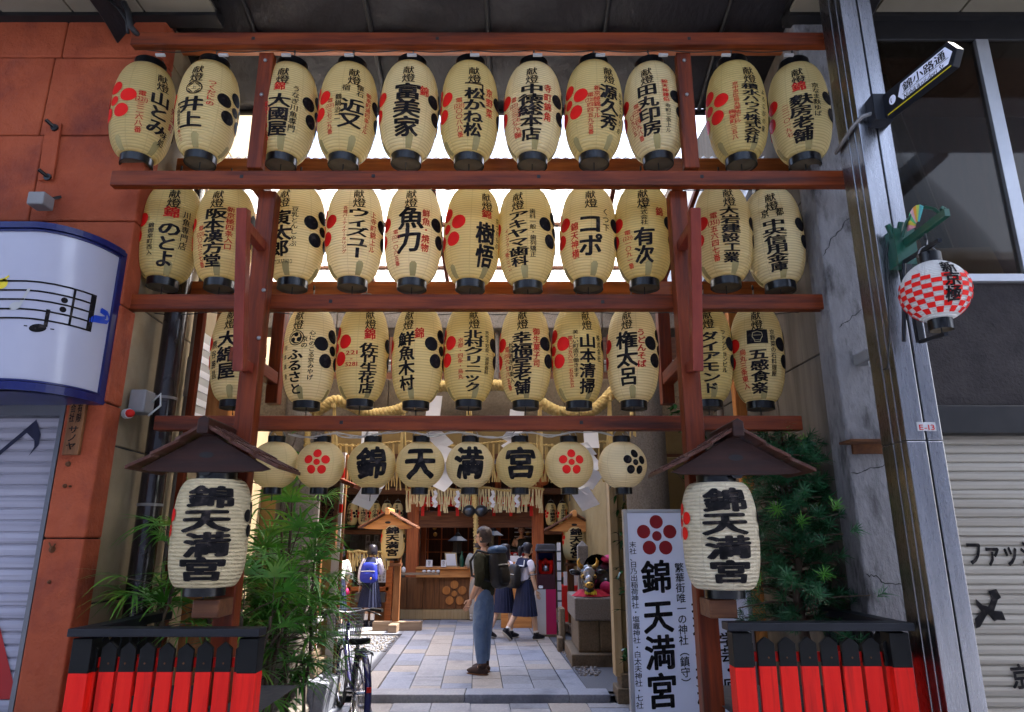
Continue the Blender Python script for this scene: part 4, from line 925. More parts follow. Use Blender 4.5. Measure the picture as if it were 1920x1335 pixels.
LOW = [
 (448, 568, 766, -25, "大綿屋", dict(cols=[("熊谷勝昌", -29, .62, .2, .055, 'K')], top=.73, bot=.2, wmain=.13), "half hidden behind the left post"),
 (582, 571, 768, -32, "ふるさと", dict(cols=[("心にのこる京みやげ", 33, .73, .2, .048, 'K', .012), ("京の", 18, .66, .53, .05, 'K', .012), ("四条高倉", -25, .6, .2, .034, 'K')], top=.55, bot=.06, wmain=.12, extra=tomoe), "round comma mark above four flowing kana"),
 (680, 571, 765, 13, "佐竹生花店", dict(cols=[NISH(0, .74, .61, .09), ("[221]-[5281]", -35, .5, .32, .07, 'R')], top=.6, bot=.06, wmain=.125), "red bracketed character on top, red numerals at left"),
 (783, 573, 768, -26, "鮮魚木村", dict(cols=[("錦", 26, .76, .63, .075, 'R', .015)], top=.74, bot=.1, wmain=.125), "complete black blossom at right beside a red character"),
 (880, 572, 766, 9, "北村クリニック", dict(cols=[("男性不妊症・泌尿器科", 30, .73, .26, .04, 'K'), ("京都・四条・烏丸", -27, .63, .2, .045, 'R')], top=.75, bot=.08, wmain=.14), "seven bold characters in the middle"),
 (985, 572, 767, -7, "幸福堂老舗", dict(cols=[("御生菓子司", 30, .75, .33, .06, 'R', .014), ("松原通寺町東入", -24, .6, .17, .045, 'K'), ("電[(351)]六七八五番", -34, .56, .1, .045, 'R')], top=.74, bot=.06, wmain=.14), "five heavy characters beside a large red column"),
 (1083, 573, 768, 23, "山本清掃", dict(cols=[("美しい町造り働きます", -25, .73, .23, .045, 'K'), ("電〇七五六三一五五五五", -36, .67, .13, .042, 'R'), ("株式会社", 27, .7, .4, .042, 'K')], top=.72, bot=.07, wmain=.125), "complete red blossom at left, four brushed characters"),
 (1184, 573, 767, -12, "権太呂", dict(cols=[("うどんそば", 30, .74, .32, .07, 'R', .02)], top=.74, bot=.14, wmain=.145), "three heavy characters beside bright red kana"),
 (1322, 574, 766, 8, "ダイアモンド", dict(cols=[("ファッションビル", 32, .73, .27, .05, 'K', .014), ("四条河原町", -28, .5, .2, .045, 'R')], top=.73, bot=.06, wmain=.14), "half hidden behind the right post, bold kana"),
 (1417, 574, 768, 3, "五感食楽", dict(cols=[("京野菜の石料理屋", 31, .74, .24, .045, 'K'), ("烏丸三条東入", -31, .54, .12, .055, 'R', .01)], top=.55, bot=.07, wmain=.13, extra=emblem), "black square picture above four characters"),
]
ORD = ["first", "second", "third", "fourth", "fifth", "sixth", "seventh", "eighth", "ninth", "tenth", "eleventh"]
for rows, Y, R_, word, cap in ((TOP, 4.62, .224, "top", .062), (MID, 4.86, .219, "middle", .06), (LOW, 5.06, .196, "lower", .055)):
    for i, (x, yt, yb, th, main, kw, look) in enumerate(rows):
        zt, zb = P(x, yt, Y).z-.0, P(x, yb, Y).z; c = P(x, (yt+yb)/2, Y)
        lantern("paper_lantern", (c.x, Y, zb+cap), R_*random.uniform(.985, 1.015) if 0 else R_, (zt-zb)-2*cap if 0 else {"top": .785, "middle": .765, "lower": .735}[word], th, writing(main, **kw),
                "%s row lantern: %s" % (word, look), "votive paper lanterns of the %s row" % word, M_paper, cap_h=cap, key=word)
# round lanterns under the lowest rail
def rchar(ch, w=.235):
    return lambda b, s, R_, H: b.char(ch, s, 0, H*.5, w, w, 1, .045, .1, slant=.03)
def rcrest(m): return lambda b, s, R_, H: crest(b, s, 0, H*.51, .094, m, 3)
RL = [(515, rcrest(1), -75, "plain, mostly hidden behind the left lantern roof"), (601, rcrest(2), -9, "red blossom, beside the left lantern roof"), (697, rchar("錦"), -2, "one character with a metal radical"), (788, rchar("天", .24), 1, "one character of two bars and two legs"),
      (881, rchar("満", .23), -2, "one character with three water dots"), (975, rchar("宮", .24), 3, "one character with a roof on top"), (1067, rcrest(2), 6, "red blossom, second from the right end"), (1167, rcrest(1), 32, "black blossom, touching the right lantern roof")]
for i, (x, wr, th, look) in enumerate(RL):
    c = P(x, 872, 5.06); zb, zt = P(x, 914, 5.06).z, P(x, 833, 5.06).z; H = .33
    lantern("round_lantern", (c.x, 5.06, c.z-H/2), .177, H, th, wr, "round paper lantern with "+look if i else "round paper lantern, "+look, "round lanterns under the lowest rail", M_paperR, prof=round_profile(.177, H, .062), rc=.062, cap_h=.045, tabs=False, tilt=False, hook=.05)
# the checked lantern on the steel column
def checks(b, s, R_, H):
    n = 22; rows = 9; v0, v1 = .05*H, .72*H
    for r in range(rows):
        for k in range(n):
            if (k+r) % 2 or (r > 6 and k % 4 == 0): continue
            u0 = 2*math.pi*R_*k/n; b.patch(s, u0, u0+2*math.pi*R_/n, v0+(v1-v0)*r/rows, v0+(v1-v0)*(r+1)/rows, 2, 2, 1)
    s2 = lambda u, v: s(u, v)+Vector((.0, -.0025, 0))
    for ch, v in (("新", .76), ("京", .53), ("極", .29)): b.char(ch, s2, 0, v*H, .088, .085, 1, .03, .15)
c = P(1753, 547, 3.62); Hc = .335
lantern("checked_lantern", (c.x, 3.62, c.z-Hc/2), .176, Hc, 30, checks, "round white lantern with red checks hanging on the green bracket", None, M_paperW, prof=round_profile(.176, Hc, .06), rc=.06, cap_h=.06, tabs=False, tilt=False, hook=.04)
# white cable along the round lanterns
b = MB(); pts = []
for i in range(60):
    x = 540+610*i/59; pts.append(P(x, 814+4*math.sin(i*.55)+3*math.sin(i*.21), 5.0+.02*math.sin(i)))
b.tube(pts, .0055, 6); pts2 = [p+Vector((.0, .02, .012*math.sin(i*.9))) for i, p in enumerate(pts)]; b.tube(pts2, .004, 6)
for x in (515, 601, 697, 788, 881, 975, 1067, 1167): b.tube([P(x, 813, 5.02), P(x+6, 820, 5.03), P(x+2, 828, 5.05)], .004, 5)
b.tube([P(660+30*math.cos(a/3), 812+9*math.sin(a/3), 5.0+.004*a) for a in range(19)], .005, 6)
tag(b.build("lamp_cable", M_cable, smooth=True), "white twisted cable strung above the round lanterns", "cable")
# ---------------------------------------------------------------- stone torii
to = thing("stone_torii", "granite torii gate standing behind the lantern rack", "torii", (-.37, 7.4, 0))
TX = (-2.27, 1.445)
for X in TX:
    b = MB(); b.lathe([(.27, 0), (.27, .12), (.235, .16), (.225, 2.0), (.21, 4.0)], (X, 7.4, 0), 28); b.build("pillar", M_granite, to, smooth=True, angle=40)
b = MB()
for xa, xb in ((-3.2, -1.35), (-1.344, .56), (.566, 2.4)): b.box(xa, xb, 7.28, 7.54, 2.99, 3.42)
b.build("tie_beam", M_granite_d, to, bevel=.01)
b = MB()
for xa, xb in ((-3.2, -1.95), (-1.945, -.38), (-.375, 1.0), (1.005, 2.4)): b.box(xa, xb, 7.22, 7.58, 3.98, 4.26)
b.box(-.55, -.15, 7.30, 7.50, 3.42, 3.98); b.build("top_beam", M_granite, to, bevel=.015)
# strip lamp and dark gate wall behind the torii
b = MB(); b.box(-2.9, 2.2, 7.9, 7.96, 3.66, 3.74); b.box(-2.9, 2.2, 7.9, 7.95, 3.76, 3.80, 0); tag(b.build("strip_light", M_plastw, bevel=.008), "white strip light running along behind the lower lanterns", "light")
gl = thing("gate_lintel", "ochre plaster lintel over the shrine entrance behind the torii", "wall", (-.45, 8.5, 2.7))
b = MB(); b.box(-3.1, 2.3, 8.45, 8.6, 2.74, 3.55); b.build("plaster", M_ochre, gl, bevel=.01)
b = MB(); b.box(-3.1, 2.3, 8.40, 8.62, 3.55, 3.68); b.box(-3.1, 2.3, 8.41, 8.62, 2.68, 2.74); b.box(-3.1, 2.3, 8.5, 8.62, 3.68, 4.35); b.build("timber", M_brnx, gl, bevel=.006)
# gate side walls with plinths
xl1 = P(638, 1015, 8.3).x; xr0 = P(1143, 1015, 8.3).x
for nm, xa, xb, lab in (("l", -3.05, xl1-.03, "ochre side wall of the entrance behind the palm and bicycle"), ("r", xr0+.1, 2.2, "ochre side wall with ivy behind the white sign board")):
    t = thing("gate_wall", lab, "wall", ((xa+xb)/2, 8.35, 0)); b = MB(); b.box(xa, xb, 8.25, 8.45, .30, 2.68); b.build("plaster", M_ochre, t, bevel=.008)
    b = MB(); z = 0
    for k, h in enumerate((.16, .14)):
        e = .10-.05*k; b.box(xa, xb+(e if nm == "l" else 0), 8.2-e, 8.47, z, z+h-.005) if nm == "l" else b.box(xa-e, xb, 8.2-e, 8.47, z, z+h-.005); z += h
    b.build("plinth", M_granite_d, t, bevel=.012)
b = MB(); b.box(xr0-.0, xr0+.09, 8.2, 8.42, .26, 2.68); tag(b.build("gate_post", M_palez, bevel=.006), "pale timber post at the right side of the shrine entrance", "post")
pw = thing("striped_post", "white post with red bands at the left side of the entrance", "post", (xl1, 8.2, .1)); b = MB()
zs = [(.25, .9, 0), (.9, 2.02, 0), (2.02, 2.12, 1), (2.12, 2.42, 0), (2.42, 2.54, 1), (2.54, 2.72, 0)]
for z0, z1, m in zs: b.box(xl1-.045, xl1+.04, 8.12, 8.2, z0, z1, m)
b.build("shaft", [M_postw, M_inkr], pw)
b = MB(); b.box(xl1-.07, xl1+.06, 8.1, 8.22, .0, .25); b.build("foot", M_granite_d, pw, bevel=.01)
b = MB(); b.box(xl1+.04, xl1+.065, 8.14, 8.2, .25, 2.7); b.build("side_batten", M_brnz, pw)
# left plinth with steps and a stepped offering stone
ps = thing("stone_plinth", "stepped stone plinth beside the bicycle", "plinth", (-2.05, 7.7, 0))
b = MB(); b.box(-2.62, -1.98, 7.45, 8.1, 0, .34); b.box(-2.62, -2.02, 7.62, 8.1, .34, .5, 1); b.box(-2.62, -2.08, 7.72, 8.1, .5, .58, 1); b.obox((-1.93, 7.75, .16), (.06, 0, 0), (0, .3, 0), (.02, 0, .16), 0); b.build("blocks", [M_slab[3], M_granite_d], ps, bevel=.02)
b = MB(); b.box(-2.22, -2.10, 7.78, 7.92, .58, .86); b.box(-2.26, -2.06, 7.74, 7.96, .86, .92); b.box(-2.19, -2.13, 7.8, 7.9, .92, 1.0); b.build("white_stone", M_postw, ps, bevel=.012)

# ---------------------------------------------------------------- straw rope, tassels, paper streamers
def twisted(b, pts, r, turns, strands=3, m=0, seg=8, rs=.56):
    pts = [Vector(p) for p in pts]; fine = []
    for i in range(len(pts)-1):
        p0, p1, p2, p3 = pts[max(i-1, 0)], pts[i], pts[i+1], pts[min(i+2, len(pts)-1)]
        for k in range(14):
            t = k/14; fine.append(.5*((2*p1)+(p2-p0)*t+(2*p0-5*p1+4*p2-p3)*t*t+(3*p1-p0-3*p2+p3)*t**3))
    fine.append(pts[-1]); L = [0]
    for i in range(1, len(fine)): L.append(L[-1]+(fine[i]-fine[i-1]).length)
    for s in range(strands):
        path = []
        for i, p in enumerate(fine):
            t = (fine[min(i+1, len(fine)-1)]-fine[max(i-1, 0)]).normalized(); x = t.cross(Vector((0, 1, 0.01))).normalized(); y = t.cross(x)
            a = 2*math.pi*(turns*L[i]/L[-1]+s/strands); path.append(p+(x*math.cos(a)+y*math.sin(a))*r*.5)
        b.tube(path, r*rs, seg, m)
sr = thing("straw_rope", "thick twisted straw rope waving across the torii beam", "rope", (-.4, 7.1, 3))
b = MB(); rp = [(588, 775), (604, 764), (628, 752), (652, 757), (690, 775), (725, 774), (760, 763), (795, 738), (830, 724), (880, 727), (932, 722), (985, 736), (1016, 756), (1048, 772), (1090, 776), (1118, 765), (1146, 737), (1165, 715)]
twisted(b, [P(x, y, 7.08) for x, y in rp], .062, 30); b.build("rope", M_rope, sr, smooth=True)
b = MB(); twisted(b, [P(580, 785, 7.1), P(577, 815, 7.1), P(574, 850, 7.1), P(572, 880, 7.1)], .035, 9); b.build("hanging_end", M_rope, sr, smooth=True)
for x, y0, y1 in ((626, 756, 850), (757, 765, 860), (880, 728, 830), (1012, 752, 870), (1143, 742, 845), (1186, 770, 812)):
    b = MB(); p0, p1 = P(x, y0, 7.05), P(x, y1, 7.05)
    for k in range(9):
        o = Vector((rng.uniform(-.025, .025), rng.uniform(-.02, .02), 0)); b.tube([p0+o*.4, p0.lerp(p1, .5)+o, p1+o*1.5+Vector((0, 0, rng.uniform(-.06, .04)))], .008, 5)
    b.tube([p0, p0+Vector((0, 0, -.05))], .03, 8); b.build("tassel", M_straw, sr)
def ribbon(name, pts, w, lab, Y, group="paper streamers on the straw rope", m=None, cat="streamer"):
    """folded zigzag paper strip through image points, every second leaf folded forward"""
    b = MB(); n = len(pts)
    for i in range(n-1):
        (xa, ya), (xb, yb) = pts[i], pts[i+1]; wa = w/2; yo = .05*(i % 2)
        p0, p1 = P(xa, ya, Y-yo), P(xb, yb, Y-.05*((i+1) % 2)); d = (p1-p0).normalized(); sd = Vector((d.z, 0, -d.x)).normalized()
        if sd.x < 0: sd = -sd
        sd = (sd+Vector((.55, 0, 0))).normalized()
        ww = wa*(1+.05*i)
        o = Vector((0, -.004*i, 0)); th = Vector((0, .0015, 0))
        mid = [p0.lerp(p1, k/3)+o+Vector((0, .012*math.sin(math.pi*k/3), 0)) for k in range(4)]
        vs = [q-sd*ww for q in mid]+[q+sd*ww for q in mid]
        b.add(vs, [(k, k+4, k+5, k+1) for k in range(3)])
    o = b.build(name, m or M_wpaper); md = o.modifiers.new("thick", 'SOLIDIFY'); md.thickness = .0012
    return tag(o, lab, cat, group)
ribbon("paper_streamer", [(694, 800), (692, 842), (722, 880), (700, 912), (676, 950)], .17, "white paper streamer hanging behind the metal-radical lantern", 7.0)
ribbon("paper_streamer", [(816, 742), (808, 808), (838, 838), (814, 872), (840, 892), (818, 915)], .15, "white paper streamer right of the two-bar character lantern", 7.0)
ribbon("paper_streamer", [(970, 768), (966, 812), (952, 828), (978, 850), (958, 880)], .15, "white paper streamer above the roof character lantern", 7.0)
ribbon("paper_streamer", [(1107, 800), (1110, 840), (1088, 845), (1118, 882), (1096, 912), (1086, 918), (1108, 952)], .15, "white paper streamer at the right end of the straw rope", 7.0)
def fringe(name, x0, x1, y0, y1, Y, lab, n, m, sag=4, long=None):
    t = thing(name, lab, "rope", P((x0+x1)/2, y1, Y)); b = MB(); pts = [P(x0+(x1-x0)*i/24, y0+sag*math.sin(i*.8), Y) for i in range(25)]
    twisted(b, pts, .014*Y/8, 40, 2, 0, 5); b.build("rope", M_rope, t, smooth=True); b = MB()
    for i in range(n):
        x = x0+(x1-x0)*(i+.5)/n; L_ = y1-y0+rng.uniform(-12, 6)
        for k in range(3):
            xx = x+rng.uniform(-3, 3); p0, p1 = P(x+k-1, y0, Y), P(xx+rng.uniform(-4, 4), y0+L_, Y); md = p0.lerp(p1, .5)+Vector((rng.uniform(-.02, .02), 0, 0))
            b.tube([p0, md, p1], .0068*Y/8, 4)
    b.build("straws", m, t); return t
fringe("straw_fringe", 622, 1195, 832, 915, 8.35, "yellow rope with long hanging straws under the ochre lintel", 52, M_straw)
# ---------------------------------------------------------------- brown notice board at the left
nb_ = thing("notice_board", "brown wooden notice board with black writing and small roof behind the palm", "notice board", P(600, 1100, 7.75))
b = MB(); p0, p1 = P(545, 1020, 7.75), P(637, 895, 7.75); b.box(p0.x, p1.x, 7.75, 7.82, p0.z-.1, p1.z); b.build("board", M_brnx, nb_, bevel=.01)
b = MB(); s = plane((0, 7.75, 0), (1, 0, 0), (0, 0, 1), .004); q = lambda x, y: P(x, y, 7.75)
b.vtext("錦天満宮", s, q(624, 900).x, q(630, 912).z, q(630, 968).z, .085); b.vtext("（錦天神）", s, q(624, 900).x, q(630, 970).z, q(630, 1012).z, .05)
for i, tx in enumerate(("菅原道真公を祀る神社", "学問と商売繁盛の神", "長保五年の創建")): b.vtext(tx, s, q(610-13*i, 900).x, q(617, 915).z, q(617, 1005).z, .04)
b.build("lettering", M_ink, nb_)
b = MB(); c = P(600, 890, 7.7); b.obox((c.x+.19, 7.72, c.z-.04), (.24, 0, -.10), (0, .2, 0), (.01, 0, .02)); b.obox((c.x-.22, 7.72, c.z-.04), (.24, 0, .10), (0, .2, 0), (-.01, 0, .02)); b.build("roof", M_mahx, nb_, bevel=.006)
b = MB()
for x in (p0.x+.05, p1.x-.2): b.box(x-.04, x+.04, 7.79, 7.86, 0, p1.z)
b.build("post", M_brnz, nb_)

# ---------------------------------------------------------------- roofed lantern stands
def stand(x0, lab, big, side, name="lantern_roof", roofm=(M_darkx, M_roofd), cat="lantern roof"):
    """small gabled roof on one post; local frame: ridge runs toward the street"""
    X, Y, zr, k = big; t = thing(name, lab, cat, (X, Y, 0), "gabled lantern roofs"); w = .56*k; dz = .30*k
    g = lambda a, c, d: Vector((X+a, Y+d, zr+c))
    D0, D1 = -.24*k, .36*k
    b = MB(); b.prism([(-w*.93, -dz*.99), (-w*.8, -dz*1.05), (-w*.35, -dz*1.08), (w*.35, -dz*1.08), (w*.8, -dz*1.05), (w*.93, -dz*.99), (0, -.0*k)], g, D0+.07*k, D0+.11*k)
    b.build("gable_board", roofm[0], t, bevel=.004)
    b = MB(); b.disc(lambda u, v: g(u, -dz*.62+v, D0+.066*k), 0, 0, .06*k, .025*k, 0, 1, 16); b.prism([(-.05*k, -dz*1.08), (-.03*k, -dz*1.16), (.03*k, -dz*1.16), (.05*k, -dz*1.08)], g, D0+.07*k, D0+.1*k); b.build("gable_ornament", M_black, t)
    for s_ in (-1, 1):
        b = MB()
        for j in range(3):     # three overlapping courses of boards
            u0, u1 = j/3, (j+1)/3+.04; lift = .018*k*(2-j)*.6
            f = lambda u: (s_*w*u*1.04, -dz*(u**.88)*1.02+.012*k)
            (a0, c0), (a1, c1) = f(u0), f(u1); e = .03*k+lift
            b.prism([(a0, c0+lift), (a1, c1+lift), (a1, c1+e), (a0, c0+e)], g, D0-.02*k*(2-j), D1)
            for q in range(4 if j else 3): 
                dd = D0+(D1-D0)*(q+.5)/4; b.prism([(a0, c0+e), (a1, c1+e), (a1, c1+e+.014*k), (a0, c0+e+.014*k)], g, dd-.018*k, dd+.018*k)
        b.build("roof_slope", roofm[1], t, bevel=.004)
    b = MB(); b.prism([(-.045*k, -.03*k), (.045*k, -.03*k), (.045*k, .085*k), (0, .115*k), (-.045*k, .085*k)], g, D0-.06*k, D1+.02*k); b.build("ridge_cap", roofm[0], t, bevel=.006)
    return t, w, dz
def lname(b, s, R_, H, top=.93, bot=.06):
    w = R_*1.2; b.vtext("錦天満宮", s, 0, H*top, H*bot, w, 1, .048, .14, fit=1.02, slant=.02)
    crest(b, s, R(88)*R_, H*.62, H*.19, 1); crest(b, s, -R(88)*R_, H*.62, H*.19, 2)
for x, yr, Xp, side, lab, lab2, th in ((405, 795, -1.79, 1, "dark gabled lantern roof on the left post above the vermilion planter", "large crumpled paper lantern under the left roof", -6), (1362, 800, 1.215, -1, "dark gabled lantern roof on the right post beside the white sign", "large crumpled paper lantern under the right roof", 12)):
    Y = 4.3; pr = P(x, yr, Y); t, w, dz = stand(0, lab, (pr.x+(.02 if side > 0 else -.0), Y, pr.z-.07, .76), side)
    cx = P(395 if side > 0 else 1350, 1000, Y).x; zt, zb = P(400, 901 if side > 0 else 907, Y).z, P(400, 1100 if side > 0 else 1104, Y).z
    b = MB(); zb2 = P(400, 1142, Y).z; b.box(min(cx, Xp)-.05, max(cx, Xp)+.06, Y-.03, Y+.196, zb2-.05, zb2+.055); b.build("bracket", M_brnx, t, bevel=.008); b = MB(); b.box(min(cx, Xp)-.04, max(cx, Xp)+.04, Y+.1, Y+.196, pr.z-.42, pr.z-.33); b.build("roof_arm", M_brnx, t, bevel=.008)
    H = zt-zb
    lantern("stand_lantern", (cx, Y, zb), .222, H, th, lname, lab2, "large lanterns on the roofed stands", M_paperC, prof=long_profile(.222, H, .155, ex=3.2), rc=.115, cap_h=.05, tabs=False, tilt=False, hook=.02)

# ---------------------------------------------------------------- vermilion planters
def planter(x0, x1, Y, ztop, dpt, lab, n, posts, outer):
    t = thing("planter_fence", lab, "planter", ((x0+x1)/2, Y+dpt/2, 0), "vermilion planter fences"); zr = ztop-.32
    b = MB(); b.box(x0-.05, x1+.05, Y-.07, Y+.05, ztop-.044, ztop); xo = x0 if outer < 0 else x1; b.box(xo-.05, xo+.05, Y+.05, Y+dpt, ztop-.054, ztop-.001); b.build("top_rail", M_fdark, t, bevel=.005)
    w = (x1-x0)/n; zc = ztop-.235
    for i in range(n):
        xa, xb = x0+w*i+.011, x0+w*(i+1)-.011; xm = (xa+xb)/2; zt = ztop-.115+rng.uniform(-.006, .006)
        b = MB(); g = lambda a, c, d: Vector((a, Y+d, c)); b.prism([(xa, .04), (xb, .04), (xb, zc), (xa, zc)], g, 0, .022, 0)
        b.prism([(xa, zc), (xb, zc), (xb, zt), (xb-.03, zt+.025), (xm, zt+.035), (xa+.03, zt+.025), (xa, zt)], g, 0, .022, 1)
        for nz_ in (zc+.045, .23): b.ell((xm+rng.uniform(-.01, .01), Y-.001, nz_), .006, .004, .006, 2, 8, 5)
        b.build("picket", [M_fred, M_fblk, M_rusti], t, bevel=.003)
    for side, xs in ((outer, x0 if outer < 0 else x1),):
        for i in range(int(dpt/w)):
            ya = Y+.08+w*i; g = lambda a, c, d, xs=xs: Vector((xs+d, a, c)); b = MB(); b.prism([(ya, .04), (ya+w-.02, .04), (ya+w-.02, zc), (ya, zc)], g, -.011, .011, 0); b.prism([(ya, zc), (ya+w-.02, zc), (ya+w-.02, ztop-.11), (ya+w/2, ztop-.08), (ya, ztop-.11)], g, -.011, .011, 1); b.build("picket", [M_fred, M_fblk], t, bevel=.002)
    for x in posts:
        b = MB(); b.box(x-.055, x+.055, Y+.001-.045, Y+.06, zc, ztop-.055); b.box(x-.055, x+.055, Y+.001-.045, Y+.06, .0, zc, 1); b.build("corner_post", [M_fblk, M_fred], t, bevel=.004)
    b = MB(); b.box(x0, x1, Y+.03, Y+.06, zc+.02, zc+.07); b.build("back_rail", M_fred, t); b = MB(); b.box(x0, x1, Y+.03, Y+.06, .2, .26); b.build("back_rail", M_fred, t)
    b = MB(); b.quad((x0, Y+.06, .75), (x1, Y+.06, .75), (x1, Y+dpt, .75), (x0, Y+dpt, .75)); b.box(x0+.02, x1-.02, Y+.07, Y+.1, 0, .76); b.build("soil", M_joint, t)
    return t
YF = 4.15
zf = P(320, 1176, YF).z
planter(P(157, 1180, YF).x, P(478, 1180, YF).x, YF, zf, .95, "vermilion planter fence with black tips, left of the entrance", 9, (P(160, 1180, YF).x+.02, P(474, 1180, YF).x), -1)
planter(P(1374, 1170, YF).x, P(1686, 1170, YF).x, YF, zf+.03, .95, "vermilion planter fence with black tips, right of the entrance", 8, (P(1376, 1180, YF).x+.03, P(1683, 1180, YF).x-.02), 1)

# ---------------------------------------------------------------- plants
def leaf(b, p, d, up, L_, w, m=0, droop=.3, n=3):
    d = d.normalized(); sd = d.cross(up); sd = sd.normalized() if sd.length > 1e-4 else Vector((1, 0, 0)); vs = []
    for i in range(n+1):
        t = i/n; q = p+d*L_*t+Vector((0, 0, -droop*L_*t*t)); ww = w*math.sin(math.pi*min(1, .12+.88*t)**.8)*.5 if i < n else .001
        vs += [q-sd*ww, q+sd*ww]
    b.add(vs, [(2*i, 2*i+1, 2*i+3, 2*i+2) for i in range(n)], m)
def palm(name, stems, lab, group=None, fans=14, seed=1, Lr=(.26, .42)):
    rg = random.Random(seed); base = Vector(stems[0][0]); t = thing(name, lab, "plant", base, group); bs = MB(); bl_ = MB()
    for (p, top) in stems:
        p, top = Vector(p), Vector(top); pts = [p.lerp(top, k/6)+Vector((rg.uniform(-.02, .02), rg.uniform(-.02, .02), 0)) for k in range(7)]; bs.tube(pts, [.016-.006*k/6 for k in range(7)], 7)
        nf = fans
        for k in range(nf):
            f = .35+.65*(k/(nf-1)); q = p.lerp(top, f); a = k*2.4+rg.uniform(-.4, .4); el = R(rg.uniform(-5, 55)) if f < .95 else R(rg.uniform(45, 85))
            d = Vector((math.cos(a)*math.cos(el), math.sin(a)*math.cos(el), math.sin(el))); pl_ = rg.uniform(.16, .34); e = q+d*pl_; bs.tube([q, q+d*pl_*.5+Vector((0, 0, .01)), e], .004, 5)
            sd = d.cross(Vector((0, 0, 1))).normalized(); upv = sd.cross(d); nl = rg.randint(10, 15); lm = 1 if rg.random() < .12 else 0
            for j in range(nl):
                an = R(-80+160*j/(nl-1)+rg.uniform(-6, 6)); dd = d*math.cos(an)+sd*math.sin(an); leaf(bl_, e, dd+upv*.15, upv, rg.uniform(*Lr)*(.75+.25*math.cos(an)), rg.uniform(.013, .021), 0, rg.uniform(.2, .75), 5)
    bs.build("stem", M_bark, t, smooth=True); bl_.build("foliage", M_leafp, t)
    return t
palm("lady_palm", [((-1.85, 5.75, .2), (-1.78, 5.7, 2.05)), ((-1.75, 5.95, .2), (-1.95, 5.9, 1.85)), ((-1.9, 5.65, .2), (-1.72, 5.5, 1.6)), ((-1.8, 5.6, .2), (-1.75, 5.5, 1.2)), ((-1.95, 5.8, .2), (-2.05, 5.75, 1.5)), ((-1.62, 5.85, .2), (-1.6, 5.75, 1.4))], "tall lady palm right of the left roofed lantern", "lady palms by the left planter", 20, 4, (.30, .48))
palm("lady_palm", [((-2.45, 5.0, .75), (-2.28, 4.95, 1.85)), ((-2.2, 5.2, .75), (-2.1, 5.1, 1.5)), ((-2.5, 5.2, .75), (-2.45, 5.1, 1.5))], "lady palm left of the left roofed lantern, against the beige wall", "lady palms by the left planter", 13, 9, (.28, .44))
palm("lady_palm", [((-1.95, 5.1, .75), (-1.85, 5.0, 1.25)), ((-1.8, 5.15, .75), (-1.65, 5.0, 1.2))], "low lady palm under the left roofed lantern", "lady palms by the left planter", 7, 12, (.2, .32))
palm("lady_palm", [((-2.0, 6.2, 1.8), (-2.0, 6.2, 2.5))], "lady palm top showing above the left lantern roof", "lady palms by the left planter", 4, 15, (.22, .34))
def podo(name, base, top, lab, seed, spread):
    rg = random.Random(seed); t = thing(name, lab, "tree", base); base, top = Vector(base), Vector(top); bs = MB(); bl_ = MB()
    trunk = [base.lerp(top, k/8)+Vector((.03*math.sin(k*1.7), .02*math.cos(k), 0)) for k in range(9)]; bs.tube(trunk, [.045-.034*k/8 for k in range(9)], 8)
    for k in range(105):
        f = .25+.75*k/104; q = base.lerp(top, f); a = k*2.39996; L_ = spread*(1-.62*f)*rg.uniform(.55, 1.12)*(.7+.5*abs(math.sin(k*.7))); d = Vector((math.cos(a), math.sin(a)*.7, rg.uniform(-.12, .3))).normalized()
        e = q+d*L_; bs.tube([q, q.lerp(e, .5)+Vector((0, 0, .03)), e], [.010, .007, .004], 5)
        for c in range(6):
            ce = q.lerp(e, .2+.16*c)+Vector((rg.uniform(-.05, .05), rg.uniform(-.05, .05), rg.uniform(-.04, .06))); tip = (d+Vector((rg.uniform(-.5, .5), rg.uniform(-.5, .5), rg.uniform(.1, .9)))).normalized(); fresh = 1 if (c == 5 and rg.random() < .22) else 0
            for j in range(22):
                an = j*2.4; s1 = tip.orthogonal().normalized(); s2 = tip.cross(s1); dd = tip*rg.uniform(.25, .9)+s1*math.cos(an)*.8+s2*math.sin(an)*.8; leaf(bl_, ce+tip*.05*(j/19), dd, tip, rg.uniform(.05, .095), .008, fresh, .12, 2)
    bs.build("trunk", M_bark, t, smooth=True); bl_.build("crown", [M_leafd, M_leafl], t); return t
podo("podocarpus_tree", (2.0, 5.0, .7), (2.0, 5.05, 2.42), "dark needle-leaved podocarpus tree behind the right vermilion planter", 5, .66)
def shrub(name, pts, lab, seed, n=26, L_=(.07, .12), m=None, cat="shrub"):
    rg = random.Random(seed); t = thing(name, lab, cat, pts[0]); bs = MB(); bl_ = MB(); vp = [Vector(p) for p in pts]; bs.tube(vp, [.014-.009*i/(len(vp)-1) for i in range(len(vp))], 6)
    for i in range(len(vp)-1):
        for k in range(n):
            q = vp[i].lerp(vp[i+1], rg.random()); d = Vector((rg.uniform(-1, 1), rg.uniform(-1, .6), rg.uniform(-.5, .8))).normalized(); e = q+d*rg.uniform(.05, .22); bs.tube([q, e], .0035, 4)
            for j in range(3):
                dd = (d+Vector((rg.uniform(-.9, .9), rg.uniform(-.9, .9), rg.uniform(-.6, .5)))).normalized(); leaf(bl_, e, dd, Vector((rg.uniform(-.3, .3), rg.uniform(-.3, .3), 1)), rg.uniform(*L_), rg.uniform(.03, .05), 0, .25, 3)
    bs.build("stem", M_bark, t); bl_.build("foliage", m or M_leafc, t); return t
shrub("camellia_shrub", [(-2.2, 7.6, .5), (-2.18, 7.5, .9), (-2.12, 7.45, 1.2), (-2.1, 7.4, 1.5)], "glossy camellia shrub between the palm and the ochre wall", 3)
